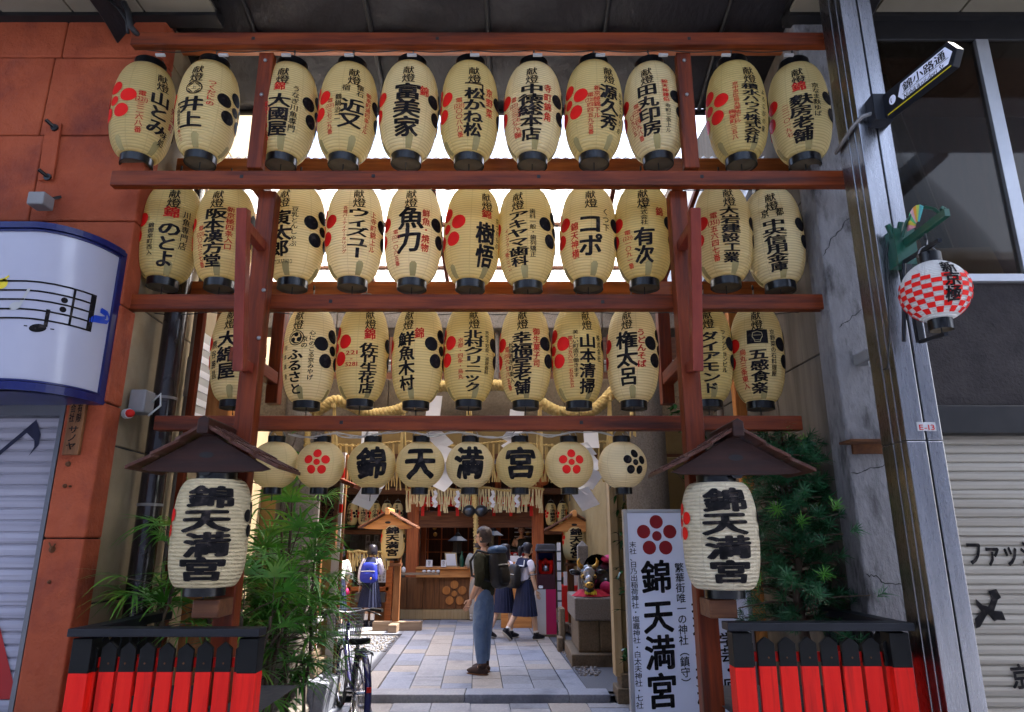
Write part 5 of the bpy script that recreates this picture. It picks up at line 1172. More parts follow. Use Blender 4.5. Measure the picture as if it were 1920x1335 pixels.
shrub("camellia_shrub", [(-2.15, 7.2, .25), (-2.1, 7.15, .5), (-2.0, 7.1, .75)], "low glossy camellia on the stepped plinth", 6)
shrub("climbing_ivy", [(1.33, 8.0, .3), (1.36, 8.05, .9), (1.32, 8.05, 1.5), (1.38, 8.1, 2.1), (1.3, 8.1, 2.6)], "ivy climbing the ochre wall left of the white sign", 11, 18, (.06, .1), None, "ivy")
shrub("climbing_ivy", [(1.75, 6.9, 2.2), (1.78, 6.9, 2.8), (1.74, 6.9, 3.2)], "ivy behind the granite pillar above the white sign", 13, 16, (.06, .1), None, "ivy")

# ---------------------------------------------------------------- white sign board
wb = thing("sign_board", "tall white sign board with red blossom crest and black writing", "sign", P(1275, 1200, 6.0))
YS = 6.0; xA, xB = P(1168, 960, YS).x, P(1395, 960, YS).x; zT, zB_ = P(1200, 955, YS).z, .12
b = MB(); b.box(xA+.02, xB-.02, YS+.01, YS+.06, zB_, zT-.02); b.build("board", M_white, wb)
b = MB(); b.box(xA, xA+.035, YS, YS+.07, zB_-.02, zT); b.box(xB-.035, xB, YS, YS+.07, zB_-.02, zT); b.box(xA+.035, xB-.035, YS, YS+.07, zT-.03, zT); b.box(xA+.035, xB-.035, YS, YS+.07, zB_-.02, zB_+.02); b.build("frame", M_alu, wb, bevel=.004)
b = MB(); s = plane((0, YS+.01, 0), (1, 0, 0), (0, 0, 1), .003); q = lambda x, y: P(x, y, YS)
cz = q(1232, 1005); crest(b, s, cz.x, cz.z, .175, 1, 1)
px = lambda x, y: (q(x, y).x, q(x, y).z)
zc = [px(1236, y) for y in (1082, 1156, 1224, 1296)]
for ch, (u, v) in zip("錦天満宮", zc): b.char(ch, s, q(1236, 1180).x, v, .255, .275, 0, .03)
b.vtext("末社、日乃出稲荷神社・塩竈神社・白太夫神社・七社", s, q(1190, 1100).x, q(1190, 1015).z, q(1190, 1330).z, .062, 0, .008)
b.vtext("繁華街唯一の神社（鎮守）", s, q(1276, 1100).x, q(1274, 1055).z, q(1278, 1292).z, .08, 0, .012)
b.vtext("招福の神様", s, q(1315, 1180).x, q(1310, 1122).z, q(1316, 1330).z, .14, 0, .02)
b.vtext("商・学芸・厄除", s, q(1362, 1180).x, q(1362, 1130).z, q(1362, 1330).z, .13, 0, .02)
b.build("lettering", [M_ink, mat("dark_red_vinyl", (.36, .008, .012), rough=.4)], wb)
b = MB()
for x in (xA+.1, xB-.1): b.box(x-.03, x+.03, YS+.08, YS+.14, 0, zT-.2)
b.build("leg", M_alu, wb)
vb = thing("vertical_sign", "brown vertical signboard with brush writing behind the right rack post", "sign", P(1465, 880, 6.3))
q0, q1 = P(1455, 880, 6.3), P(1480, 740, 6.3); b = MB(); b.box(q0.x-.03, q0.x+.17, 6.3, 6.34, q0.z-.4, q1.z+.3); b.build("board", M_brnz, vb, bevel=.006)
b = MB(); s = plane((0, 6.3, 0), (1, 0, 0), (0, 0, 1), .003); b.vtext("あかの", s, q0.x+.07, P(1465, 805, 6.3).z, q0.z-.2, .13, 0, .03); b.build("lettering", M_ink, vb)
b = MB(); b.box(2.0, 2.1, 6.0, 6.1, 0, 4.6); tag(b.build("timber_post", M_orgz, bevel=.01), "orange brown timber post by the right brown panel wall", "post")
b = MB(); b.tube([(1.92, 6.2, 0), (1.92, 6.2, 4.4)], .03, 10); tag(b.build("conduit", M_pipe2, smooth=True, angle=40), "thin grey pipe beside the orange post on the right", "pipe")

# ---------------------------------------------------------------- bicycle
bk = thing("bicycle", "blue city bicycle with wire basket parked facing the shrine", "bicycle", (-1.50, 7.55, 0))
fo = (Vector((-.42, 1.0, 0))).normalized(); sdv = Vector((fo.y, -fo.x, 0)); rear = Vector((-1.42, 7.0, .33)); WB = 1.08
def bp(a, c, s=0): return Vector((rear.x, rear.y, 0))+fo*a+sdv*s+Vector((0, 0, c))
def wheel(a, nm):
    b = MB(); b.tube([bp(a+.315*math.cos(2*math.pi*i/40), .33+.315*math.sin(2*math.pi*i/40)) for i in range(40)], .02, 8, 0, True)
    w = b.build(nm, M_tyre, bk, smooth=True)
    b = MB(); b.tube([bp(a+.292*math.cos(2*math.pi*i/40), .33+.292*math.sin(2*math.pi*i/40)) for i in range(40)], .011, 6, 0, True); b.build("rim", M_chrome, w, smooth=True).location = (0, 0, 0)
    b = MB()
    for i in range(28): an = 2*math.pi*i/28; s_ = .025*(1 if i % 2 else -1); b.tube([bp(a, .33, s_), bp(a+.29*math.cos(an), .33+.29*math.sin(an))], .0018, 4)
    b.tube([bp(a, .33, -.05), bp(a, .33, .05)], .022, 10); b.build("spokes", M_chrome, w).location = (0, 0, 0)
wheel(0, "wheel"); wheel(WB, "wheel")
b = MB(); bb = bp(.45, .29); stt = bp(.30, .62); hd0, hd1 = bp(.90, .62), bp(.84, .86)
b.tube([bb, stt, bp(.24, .74)], .019, 10); b.tube([hd0, hd1], .021, 10); b.tube([hd0+Vector((0, 0, .02)), bp(.66, .38), bb], .02, 10); b.tube([bp(.86, .80), bp(.6, .52), bp(.42, .40)], .018, 10)
for s_ in (-.05, .05): b.tube([bb, bp(0, .33, s_)], .012, 8); b.tube([stt, bp(0, .33, s_)], .010, 8); b.tube([hd0, bp(.95, .58, s_*.9), bp(WB, .33, s_)], .013, 8)
b.build("frame", M_bframe, bk, smooth=True, angle=50)
def fender(a0, r0, d0, d1, w):
    vs = []; n = 18
    for i in range(n+1):
        an = R(d0+(d1-d0)*i/n); c = (a0+r0*math.cos(an), .33+r0*math.sin(an)); c2 = (a0+(r0-.014)*math.cos(an), .33+(r0-.014)*math.sin(an)); vs += [bp(*c2, -w), bp(*c, -w*.5), bp(*c, w*.5), bp(*c2, w)]
    return vs, [(4*i+j, 4*i+j+1, 4*i+5+j, 4*i+4+j) for i in range(n) for j in range(3)]
for a, d0, d1 in ((0, 5, 205), (WB, 20, 150)):
    b = MB(); b.add(*fender(a, .36, d0, d1, .03)); o = b.build("mudguard", M_bframe, bk, smooth=True); md = o.modifiers.new("thick", 'SOLIDIFY'); md.thickness = .003
b = MB(); v = [(-.16, .10), (-.10, .115), (0, .10), (.08, .05), (.16, .025), (.17, 0)]
pts = [(.12, .0), (.12, .085), (.16, .105), (.22, .10), (.30, .055), (.40, .024), (.42, 0)]
top = [bp(a, .775+.02*math.cos((a-.12)*9), w) for a, w in pts]+[bp(a, .775+.02*math.cos((a-.12)*9), -w) for a, w in reversed(pts[1:-1])]
n = len(top); vs = top+[p+Vector((0, 0, -.06)) for p in top]; b.add(vs, [tuple(range(n)), tuple(range(2*n-1, n-1, -1))]+[(i, i+n, (i+1) % n+n, (i+1) % n) for i in range(n)]); b.build("saddle", M_fblk, bk, bevel=.02)
b = MB(); b.tube([bp(.24, .70), bp(.23, .75)], .014, 8)
for s_ in (-.035, .035): b.tube([bp(.16, .70, s_), bp(.16, .68, s_)], .022, 8)
b.build("seat_post", M_chrome, bk, smooth=True, angle=40)
b = MB(); b.tube([bp(.84, .86), bp(.82, .96)], .014, 8); b.tube([bp(.64, .995, -.30), bp(.74, 1.0, -.22), bp(.84, .975, -.09), bp(.83, .965, 0), bp(.84, .975, .09), bp(.74, 1.0, .22), bp(.64, .995, .30)], .012, 8); hb = b.build("handlebar", M_steeld, bk, smooth=True, angle=50)
for s_ in (-1, 1):
    b = MB(); b.tube([bp(.62, .994, s_*.31), bp(.74, .999, s_*.215)], .018, 10); b.build("grip", M_tyre, bk, smooth=True, angle=50)
    b = MB(); b.tube([bp(.78, .985, s_*.17), bp(.74, .965, s_*.24), bp(.66, .94, s_*.31)], .007, 6); b.build("brake_lever", M_blk, bk, smooth=True)
b = MB(); bw = lambda a, c, s_: bp(.92+a, .70+c, s_); z0, z1 = 0, .27
for i in range(15):
    for (A_, B_) in (((-.0, -.17), (.0, .17)), ((.27, -.19), (.27, .19))):
        s_ = A_[1]+(B_[1]-A_[1])*i/14; b.tube([bw(A_[0], z0, s_*.86), bw(A_[0]+(.02 if A_[0] > .1 else -.02), z1, s_*1.08)], .0025, 4)
for i in range(9):
    a = .27*i/8
    for s_ in (-.16, .16): b.tube([bw(a, z0, s_*.88), bw(a+.01, z1, s_*1.18)], .0025, 4)
    b.tube([bw(a, z0, -.15), bw(a, z0, .15)], .0025, 4)
for j in range(9):
    f = j/8; k = .86+.22*f; sx = .17*k; b.tube([bw(-.02*f, z1*f, -sx), bw(.27+.02*f, z1*f, -sx*1.1), bw(.27+.02*f, z1*f, sx*1.1), bw(-.02*f, z1*f, sx)], .003 if j < 8 else .006, 5, 0, True)
b.build("basket", M_steeld, bk)
b = MB()
for s_ in (-.055, .055): b.tube([bp(.12, .68, s_), bp(-.2, .70, s_), bp(-.22, .68, s_)], .006, 6); b.tube([bp(-.16, .69, s_), bp(0, .35, s_*1.3)], .005, 6)
for a in (-.2, -.1, 0, .08): b.tube([bp(a, .695, -.055), bp(a, .695, .055)], .006, 6)
b.build("luggage_rack", M_dwire, bk, smooth=True)
b = MB(); b.tube([bb+sdv*-.06, bb+sdv*.06], .02, 8); b.tube([bb+sdv*.06, bp(.45, .13, .07)], .009, 6); b.tube([bb-sdv*.06, bp(.45, .45, -.07)], .009, 6); b.obox(bp(.45, .12, .12), fo*.045, sdv*.045, (0, 0, .012)); b.obox(bp(.45, .46, -.12), fo*.045, sdv*.045, (0, 0, .012)); b.tube([bp(.45+.09*math.cos(i*.314), .29+.09*math.sin(i*.314), .05) for i in range(20)], .006, 6, 0, True); b.build("crank", M_steeld, bk, smooth=True, angle=50)
b = MB(); q = bp(-.37, .42); b.obox(q, sdv*.02, fo*.006, (0, 0, .022)); b.build("reflector", M_inkr, bk)
b = MB(); b.tube([bp(.02, .33, .06), bp(-.12, .015, .14)], .009, 6); b.tube([bp(.02, .33, -.06), bp(-.12, .015, -.14)], .009, 6); b.tube([bp(-.12, .015, .14), bp(-.12, .015, -.14)], .009, 6); b.build("kickstand", M_chrome, bk, smooth=True)
# ---------------------------------------------------------------- shrine hall across the courtyard
HY = 16.0
hp = lambda x, y, Y=HY: P(x, y, Y)
hall = thing("shrine_hall", "dark timber shrine hall with counter at the back of the courtyard", "hall", (-.8, 17, KZ))
for x in (768, 1010):
    c = hp(x, 1150); b = MB(); b.box(c.x-.135, c.x+.135, HY, HY+.27, KZ+.04, 3.9); b.build("post", M_hallz, hall, bevel=.012)
    b = MB(); b.box(c.x-.18, c.x+.18, HY-.05, HY+.32, KZ, KZ+.12); b.build("post_base", M_granite, hall, bevel=.01)
xa, xb = hp(645, 1000).x-.4, hp(1140, 1000).x+.4; xl, xr = hp(779, 1).x+.02, hp(998, 1).x
xpl, xpr = hp(768, 1150).x, hp(1010, 1150).x
b = MB(); z = lambda y, Y=HY: hp(900, y, Y).z
b.box(xa, xb, HY+.02, HY+.22, z(925)-.02, z(925)+.12); b.box(xpl, xpr, HY+.03, HY+.2, z(985)-.05, z(958)); b.box(xa, xb, HY-.1, HY+.3, 3.45, 3.75); b.box(xa-.3, xb+.3, HY-.5, HY-.3, 3.3, 3.42)
for xx0, xx1 in ((xa, xpl-.14), (xpr+.14, xb)): b.box(xx0, xx1, HY+.02, HY+.12, z(1002), z(993))
b.build("lintel", M_brnx, hall, bevel=.01)
b = MB()
for i in range(9):
    x = xa+.3+(xb-xa-.6)*i/8; b.box(x-.07, x+.07, HY-.45, HY+.1, 3.42, 3.56); b.box(x-.16, x+.16, HY-.2, HY-.05, 3.2, 3.3); b.ell((x, HY-.18, 3.05), .12, .08, .12, 0, 10, 7)
b.build("bracket_carving", M_hallz, hall, smooth=False)
b = MB(); b.obox(((xa+xb)/2, HY+.7, 4.3), ((xb-xa)/2+.9, 0, 0), (0, 1.9, .9), (0, -.03, .06)); b.box(xa-.9, xb+.9, HY-1.25, HY-1.1, 3.32, 3.5); b.build("roof", M_slate, hall)
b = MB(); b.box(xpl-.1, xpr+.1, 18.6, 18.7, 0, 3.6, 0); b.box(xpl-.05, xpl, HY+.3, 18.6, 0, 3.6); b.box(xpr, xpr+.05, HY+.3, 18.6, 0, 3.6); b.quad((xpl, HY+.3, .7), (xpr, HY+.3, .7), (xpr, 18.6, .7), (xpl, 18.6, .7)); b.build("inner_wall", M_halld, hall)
b = MB()
for i in range(11): x = xl+(xr-xl)*i/10; b.box(x-.014, x+.014, 17.3, 17.33, 1.0, 3.2)
for zz in (1.45, 1.75, 2.05, 2.35): b.box(xl, xr, 17.28, 17.30, zz-.012, zz+.012)
for x in (hp(818, 1).x, hp(938, 1).x): b.box(x-.06, x+.06, 17.1, 17.22, .7, 3.4)
b.build("lattice", M_hallz, hall)
b = MB(); zt0, zt1 = z(1064), z(1082); b.box(xpl+.136, xpr-.136, HY-.28, HY+.35, zt0-.03, zt0+.02); b.box(xpl+.136, xpr-.136, HY-.22, HY+.2, zt1, zt0-.035); b.build("counter_top", M_hallx, hall, bevel=.008)
b = MB(); n = 9
for i in range(n):
    x0, x1 = xl+.02+(xr-xl-.02)*i/n, xl+.02+(xr-xl-.02)*(i+1)/n; b.box(x0+.003, x1-.003, HY-.1-rng.uniform(0, .005), HY+.05, z(1141), zt1-.004)
b.build("counter_front", M_brnz, hall, bevel=.004)
b = MB(); b.box(xa, xb, HY-.16, HY+.2, KZ-.02, z(1142)); b.build("sill_beam", M_palez, hall, bevel=.01)
b = MB()
for (cx, cy, r) in ((852, 1096, 7.6), (837, 1107, 7.6), (867, 1107, 7.6), (843, 1126, 7.6), (862, 1126, 7.6), (852, 1113, 5.2)):
    c = hp(cx, cy, HY-.12); rr = r*15/1280; b.tube([(c.x, HY-.13, c.z), (c.x, HY-.09, c.z)], rr, 24)
b.build("wooden_crest", M_orgz, hall, bevel=.004)
b = MB(); b.box(xa-.1, xpl-.14, HY+1.3, HY+1.4, 0, 3.5, 0); b.build("side_wall", [M_conc, M_ochre], hall); b = MB(); b.box(xpr+.14, xb+.1, HY+1.3, HY+1.4, 0, 3.5, 1); b.build("side_wall", [M_conc, M_ochre], hall)
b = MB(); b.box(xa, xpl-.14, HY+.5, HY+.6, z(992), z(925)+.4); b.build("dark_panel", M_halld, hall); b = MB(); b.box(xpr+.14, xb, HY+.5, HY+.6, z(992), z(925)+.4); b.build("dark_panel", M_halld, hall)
# left stall (with papers) and right side fittings
lst = thing("amulet_stall", "open timber stall with white slips behind the schoolgirl", "stall", hp(690, 1150, 15.3))
SY2 = 15.3; z2 = lambda y: P(700, y, SY2).z; x2 = lambda x: P(x, 1050, SY2).x
b = MB()
for x in (655, 731): b.box(x2(x)-.07, x2(x)+.07, SY2, SY2+.14, KZ, z2(1034))
b.box(x2(650), x2(736), SY2-.02, SY2+.1, z2(1034)-.06, z2(1034)); b.box(x2(655), x2(731), SY2, SY2+.1, z2(1104)-.05, z2(1104)+.04); b.build("frame", M_orgx, lst, bevel=.008)
b = MB(); b.box(x2(655)+.07, x2(731)-.07, SY2+.06, SY2+.1, KZ, z2(1104)-.05); b.build("base_panel", M_brnz, lst)
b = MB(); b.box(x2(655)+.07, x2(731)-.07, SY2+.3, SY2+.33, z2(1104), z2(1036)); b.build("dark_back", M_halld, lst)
b = MB(); b.box(x2(672), x2(728), SY2-.18, SY2-.02, z2(1128), z2(1110)); b.build("offering_tray", M_steeld, lst, bevel=.01)
b = MB(); 
for i, (x, y0, y1) in enumerate(((711, 1038, 1062), (719, 1038, 1062), (714, 1066, 1092), (721, 1066, 1092), (660, 1062, 1072), (660, 1076, 1086), (676, 1040, 1050))):
    xx = x2(x); b.box(xx-.045, xx+.045, SY2+.0, SY2+.012, z2(y1), z2(y0), 0); s = plane((0, SY2, 0), (1, 0, 0), (0, 0, 1), .003); b.vtext(("お守り", "学業成就", "合格祈願", "家内安全", "御札", "交通", "絵馬")[i], s, xx, z2(y0)-.02, z2(y1)+.02, .06, 1, .005)
b.build("paper_slip", [M_wpaper, M_ink], lst)
fringe("straw_fringe", 652, 732, 1034, 1066, 15.22, "short straw fringe on the timber stall behind the schoolgirl", 12, M_straw, 1)
b = MB(); s = plane((0, HY+1.29, 0), (1, 0, 0), (0, 0, 1), .003); q = lambda x, y: P(x, y, HY+1.28)
for i, (x, y0, y1, tx) in enumerate(((690, 1003, 1030, "奉納"), (706, 1003, 1030, "御神酒"), (692, 1015, 1032, "献上"), (702, 1015, 1032, "祈願"), (710, 1015, 1032, "初穂"))):
    c0, c1 = q(x, y0), q(x, y1); b.box(c0.x-.05, c0.x+.05, HY+1.28-.01*i, HY+1.285-.01*i+.004, c1.z, c0.z, 0); s3 = plane((0, HY+1.28-.01*i, 0), (1, 0, 0), (0, 0, 1), .003); b.vtext(tx, s3, c0.x, c0.z-.02, c1.z+.02, .07, 1, .01)
b.build("hanging_slip", [M_wpaper, M_ink], hall); b = MB(); b.box(q(670, 1).x-.06, q(670, 1).x+.04, HY+1.2, HY+1.25, q(670, 1032).z, q(670, 1000).z); b.build("red_banner", M_inkr, hall)
fr = thing("framed_notice", "framed white notice with red seal on the right hall wall", "notice", P(1116, 1030, 15.6)); b = MB(); c0, c1 = P(1107, 1005, 15.6), P(1127, 1030, 15.6); b.box(c0.x, c1.x+.05, 15.6, 15.63, c1.z, c0.z); b.build("board", M_wpaper, fr)
b = MB(); s = plane((0, 15.6, 0), (1, 0, 0), (0, 0, 1), .004); b.htext("御朱", s, c0.x+.06, c1.x-.0, c0.z-.07, .08, 0, .01); b.char("印", s, c0.x+.1, c0.z-.19, .1, .12, 1, .02); b.vtext("受付", s, c0.x+.22, c0.z-.13, c0.z-.27, .05, 0, .0); b.build("lettering", [M_ink, M_inkr], fr)
b = MB(); b.box(c0.x-.03, c0.x, 15.59, 15.65, c1.z-.03, c0.z+.03); b.box(c1.x+.05, c1.x+.08, 15.59, 15.65, c1.z-.03, c0.z+.03); b.box(c0.x, c1.x+.05, 15.59, 15.65, c0.z, c0.z+.03); b.box(c0.x, c1.x+.05, 15.59, 15.65, c1.z-.03, c1.z); b.build("frame", M_brnx, fr)
b = MB(); c0 = P(1117, 1050, 15.6); b.box(c0.x-.07, c0.x+.09, 15.6, 15.62, P(1, 1052, 15.6).z, P(1, 1038, 15.6).z); s = plane((0, 15.6, 0), (1, 0, 0), (0, 0, 1), .004); b.htext("お知", s, c0.x-.05, c0.x+.07, P(1, 1043, 15.6).z, .06, 1, .005); tag(b.build("small_notice", [M_wpaper, M_ink]), "small white notice under the framed one, right of the stone post", "notice")
tb = thing("red_cloth_table", "small table with a red cloth and white packets, right of the cabinet", "table", P(1070, 1130, 14.2)); b = MB(); c0, c1 = P(1052, 1105, 14.2), P(1104, 1140, 14.2); b.box(c0.x, c1.x, 14.2, 14.7, KZ, P(1, 1098, 14.2).z); b.build("red_cloth", M_curtr, tb, bevel=.02)
b = MB()
for i in range(5): x = c0.x+.06+.1*i; b.box(x, x+.07, 14.25, 14.3, P(1, 1098, 14.2).z, P(1, 1098, 14.2).z+rng.uniform(.1, .3))
b.build("packet", M_wpaper, tb)
b = MB(); b.box(c0.x-.05, c1.x+.1, 14.75, 14.85, 1.0, 1.08); b.box(c0.x+.16, c0.x+.24, 14.72, 14.8, KZ, 1.9); b.build("back_frame", M_hallz, tb)
# red curtain, bells, rope, hanging things
rc_ = thing("red_curtain", "red valance with long red ties hanging across the hall front", "curtain", hp(890, 940, 15.85))
b = MB(); x0, x1 = xpl+.14, xpr-.14
pr = [(x0+(x1-x0)*i/60, 15.88+.018*math.sin(i*1.1)) for i in range(61)]
for i in range(60): b.quad((pr[i][0], pr[i][1], z(950)), (pr[i+1][0], pr[i+1][1], z(950)), (pr[i+1][0], pr[i+1][1]-.01, z(932)), (pr[i][0], pr[i][1]-.01, z(932)))
for x in (793, 824, 858, 926, 958, 996): c = hp(x, 950, 15.86); b.box(c.x-.035, c.x+.035, 15.85, 15.86, z(968), z(950))
b.build("cloth", M_curtr, rc_)
b = MB()
for i in range(22):
    c = Vector((x0+(x1-x0)*(i+.5)/22, 15.835, z(944))); b.disc(lambda u, v, c=c: c+Vector((u, -.005, v)), 0, 0, .018, .018, 0, 1, 8)
b.build("dots", M_wpaper, rc_)
fringe("straw_fringe", 760, 1020, 917, 956, 15.6, "pale rope with long straws across the front of the hall", 44, M_strawp, 3)
for i, x in enumerate((815, 857, 923, 969)):
    ribbon("paper_shide", [(x, 920), (x+3, 928), (x-3, 936), (x+3, 944), (x-1, 951)], .07, "small white zigzag paper on the hall rope, %s from the left" % ORD[i], 15.5, "small zigzag papers on the hall rope")
br = thing("bell_rope", "thick golden rope with grey bells hanging before the hall", "bell rope", hp(893, 1000, 15.5))
b = MB(); twisted(b, [P(889, 890, 15.5), P(890, 930, 15.5), P(892, 965, 15.5), P(893, 1040, 15.5)], .07, 14); b.build("rope", M_rope, br, smooth=True)
b = MB()
for x in (880, 902): c = P(x, 958, 15.5); b.ell(c, .15, .15, .13, 0, 16, 10); b.tube([c+Vector((-.15, 0, -.02)), c+Vector((0, -.151, -.02)), c+Vector((.15, 0, -.02))], .018, 6)
b.build("bell", M_bell, br, smooth=True)
for nm, x, y, lab in (("bronze_lantern", 858, 1022, "tall bronze lantern inside the hall, left of the man"), ("bronze_lantern", 926, 1012, "dark bronze lantern inside the hall, right of the man")):
    t = thing(nm, lab, "lantern", P(x, y, 16.8), "bronze lanterns in the hall"); c = P(x, y, 16.8); b = MB(); b.lathe([(.03, .36), (.02, .30), (.06, .26), (.10, .2), (.26, .10), (.24, .085), (.12, .08)], c, 6); b.build("roof", M_bell, t)
    b = MB(); b.lathe([(.12, .08), (.12, -.14)], c, 6); b.lathe([(.15, -.14), (.16, -.18), (.06, -.2), (.04, -.42), (.14, -.52), (.15, -.55)], c, 6); b.lathe([(.02, .75), (.006, .36)], c, 6); b.build("body", M_bell, t)
b = MB()
for i, (x, y) in enumerate(((815, 990), (816, 1002), (846, 985), (976, 990), (985, 980), (938, 975), (960, 985), (990, 1000))): c = P(x, y, 17.25); b.ell(c, .05, .03, .05, 0, 10, 7)
b.build("gilt_fitting", M_gold, hall, smooth=True)
b = MB()
for k in range(6): c = P(980, 974+k*8, 17.2); b.box(c.x-.2, c.x+.28, 17.2, 17.24, c.z-.012, c.z+.012)
b.build("shelf_edge", M_wpaper, hall)
pc = (("paper_card", 805, 1050, 1068, 12, "white paper card with writing, left on the hall counter"), ("paper_card", 832, 1050, 1069, 10, "white paper card with writing, middle of the hall counter"))
for nm, x, y0, y1, w, lab in pc:
    c0, c1 = P(x, y0, 15.7), P(x, y1, 15.7); b = MB(); hw = w*.5*14.6/1280; b.box(c0.x-hw, c0.x+hw, 15.7, 15.72, zt0+.021, c0.z, 0); s = plane((0, 15.7, 0), (1, 0, 0), (0, 0, 1), .003); b.vtext("お守り", s, c0.x, c0.z-.01, zt0+.04, .07, 1, .01); tag(b.build(nm, [M_wpaper, M_ink]), lab, "card")
t = thing("framed_card", "framed white card leaning on the hall counter", "card", P(847, 1060, 15.9)); c0 = P(846, 1040, 15.9); b = MB(); b.obox((c0.x, 15.9, zt0+.17), (.13, 0, 0), (0, .012, 0), (-.02, .03, .15)); b.build("frame", M_palez, t); b = MB(); b.obox((c0.x, 15.884, zt0+.17), (.105, 0, 0), (0, .004, 0), (-.017, .025, .125)); b.build("card", M_wpaper, t)
b = MB(); c = P(866, 1050, 15.8); b.lathe([(.045, 0), (.05, .02), (.05, .2), (.018, .27), (.018, .33)], (c.x, 15.8, zt0+.02), 12); tag(b.build("sake_bottle", M_green, smooth=True, angle=40), "small green bottle on the counter beside the man", "bottle")
t = thing("counter_shelf", "narrow shelf with small things on the hall post", "shelf", P(782, 1073, 15.5)); c0, c1 = P(752, 1073, 15.5), P(824, 1073, 15.5); b = MB(); b.box(c0.x, c1.x, 15.35, 15.6, c0.z-.05, c0.z-.01); b.build("board", M_greyz, t); b = MB()
for i in range(4): b.ell((c0.x+.5+.1*i, 15.5, c0.z+.02), .045, .04, .03, 0, 8, 6)
b.build("small_charm", M_wpaper, t, smooth=True); b = MB(); b.ell((c0.x+.06, 15.45, c0.z+.05), .05, .05, .07, 0, 10, 7); b.build("white_figurine", M_wpaper, t, smooth=True)
# small lanterns along both sides of the hall
def sw(txt, red):
    def w(b, s, R_, H):
        b.vtext("献燈", s, 0, H*.93, H*.74, .07, 1, .01); b.vtext(txt, s, 0, H*.72, H*.14, .13, 1, .03); b.vtext("京都市錦", s, R(30)*R_, H*.7, H*.2, .045, 2, .01)
        crest(b, s, R(80)*R_, H*.5, H*.2, 1, 2); crest(b, s, -R(80)*R_, H*.5, H*.2, 2, 2)
    return w
SL = [(661, "平野屋", -40, "small lantern far left of the hall row, turned left"), (682, "木株式会社", -4, "second small lantern from the left of the hall row"), (703, "小池伸", 0, "small lantern left above the little roofed stand"), (725, "藤井", 12, "small lantern behind the ridge of the left hall stand"), (745, "林商店", -10, "small lantern beside the left hall post"),
      (1033, "池鶴果実", 18, "small lantern just right of the right hall post"), (1055, "京の米老舗", 8, "second small lantern right of the right hall post"), (1078, "麺房", 8, "small lantern behind the right hall stand roof"), (1102, "スター", 24, "small lantern with kana, right of the stand roof"), (1124, "キムラ", 30, "last small lantern at the right end of the hall row")]
for x, tx, th, lab in SL:
    c = hp(x, 964, 15.75); lantern("small_lantern", (c.x, 15.75, c.z-.24), .128, .48, th, sw(tx, 0), lab, "small lanterns in the hall row", M_paper, rc=.065, cap_h=.03, seg=32, tabs=False, tilt=False, hook=.03)
# lantern stands in the courtyard
for x, yr, lab, lab2, xp, th, Yc, yb in ((731, 958, "brown roofed lantern stand in front of the left hall post", "paper lantern under the brown courtyard roof at left", 741, -5, 13.6, 1170), (1075, 962, "brown roofed lantern stand beside the stone post", "paper lantern under the courtyard roof behind the stone post", 1072, 10, 13.4, 1150)):
    p0 = P(x, yr, Yc); t, w, dz = stand(0, lab, (p0.x, Yc, p0.z-.05, .92), 1, name="lantern_stand", roofm=(M_hallx, M_brnx), cat="stand"); c = P(737 if x < 900 else 1077, 1014 if x < 900 else 1017, Yc); xx = P(xp, 1100, Yc).x
    b = MB(); b.box(xx-.06, xx+.06, Yc+.14, Yc+.26, KZ, p0.z-.25); b.build("post", M_brnz, t, bevel=.006)
    b = MB(); b.box(xx-.42, xx+.5, Yc+.12, Yc+.28, KZ, KZ+.16); b.box(xx-.07, xx+.09, Yc-.2, Yc+.5, KZ, KZ+.14); b.build("cross_foot", M_greyz, t, bevel=.01)
    b = MB(); zz0 = P(1, 1058, Yc).z; b.box(xx-.12, xx+.1, Yc-.05, Yc+.14, zz0-.03, zz0+.02); b.build("bracket", M_brnx, t)
    lantern("stand_lantern", (c.x, Yc, c.z-.32), .225, .62, th, lname, lab2, "lanterns under the courtyard stand roofs", M_paper, prof=long_profile(.225, .62, .13, ex=3), rc=.11, cap_h=.045, tabs=False, tilt=False, hook=.02)
# courtyard walls
for nm, X, side, lab in (("courtyard_wall", -3.1, 1, "plaster wall along the left of the courtyard"), ("courtyard_wall", 2.05, -1, "plaster wall along the right of the courtyard")):
    b = MB(); xa_, xb_ = X+skew(8.5), X+skew(19); d = -.2*side; zw_ = 3.2 if side > 0 else 6.2  # right wall raised out of view to shade the courtyard floor
    vs = [(xa_, 8.5, 0), (xb_, 19, 0), (xb_, 19, zw_), (xa_, 8.5, zw_), (xa_+d, 8.5, 0), (xb_+d, 19, 0), (xb_+d, 19, zw_), (xa_+d, 8.5, zw_)]
    b.add(vs, [(0, 1, 2, 3), (4, 7, 6, 5), (0, 3, 7, 4), (1, 5, 6, 2), (3, 2, 6, 7)]); tag(b.build(nm, M_ochre), lab, "wall")
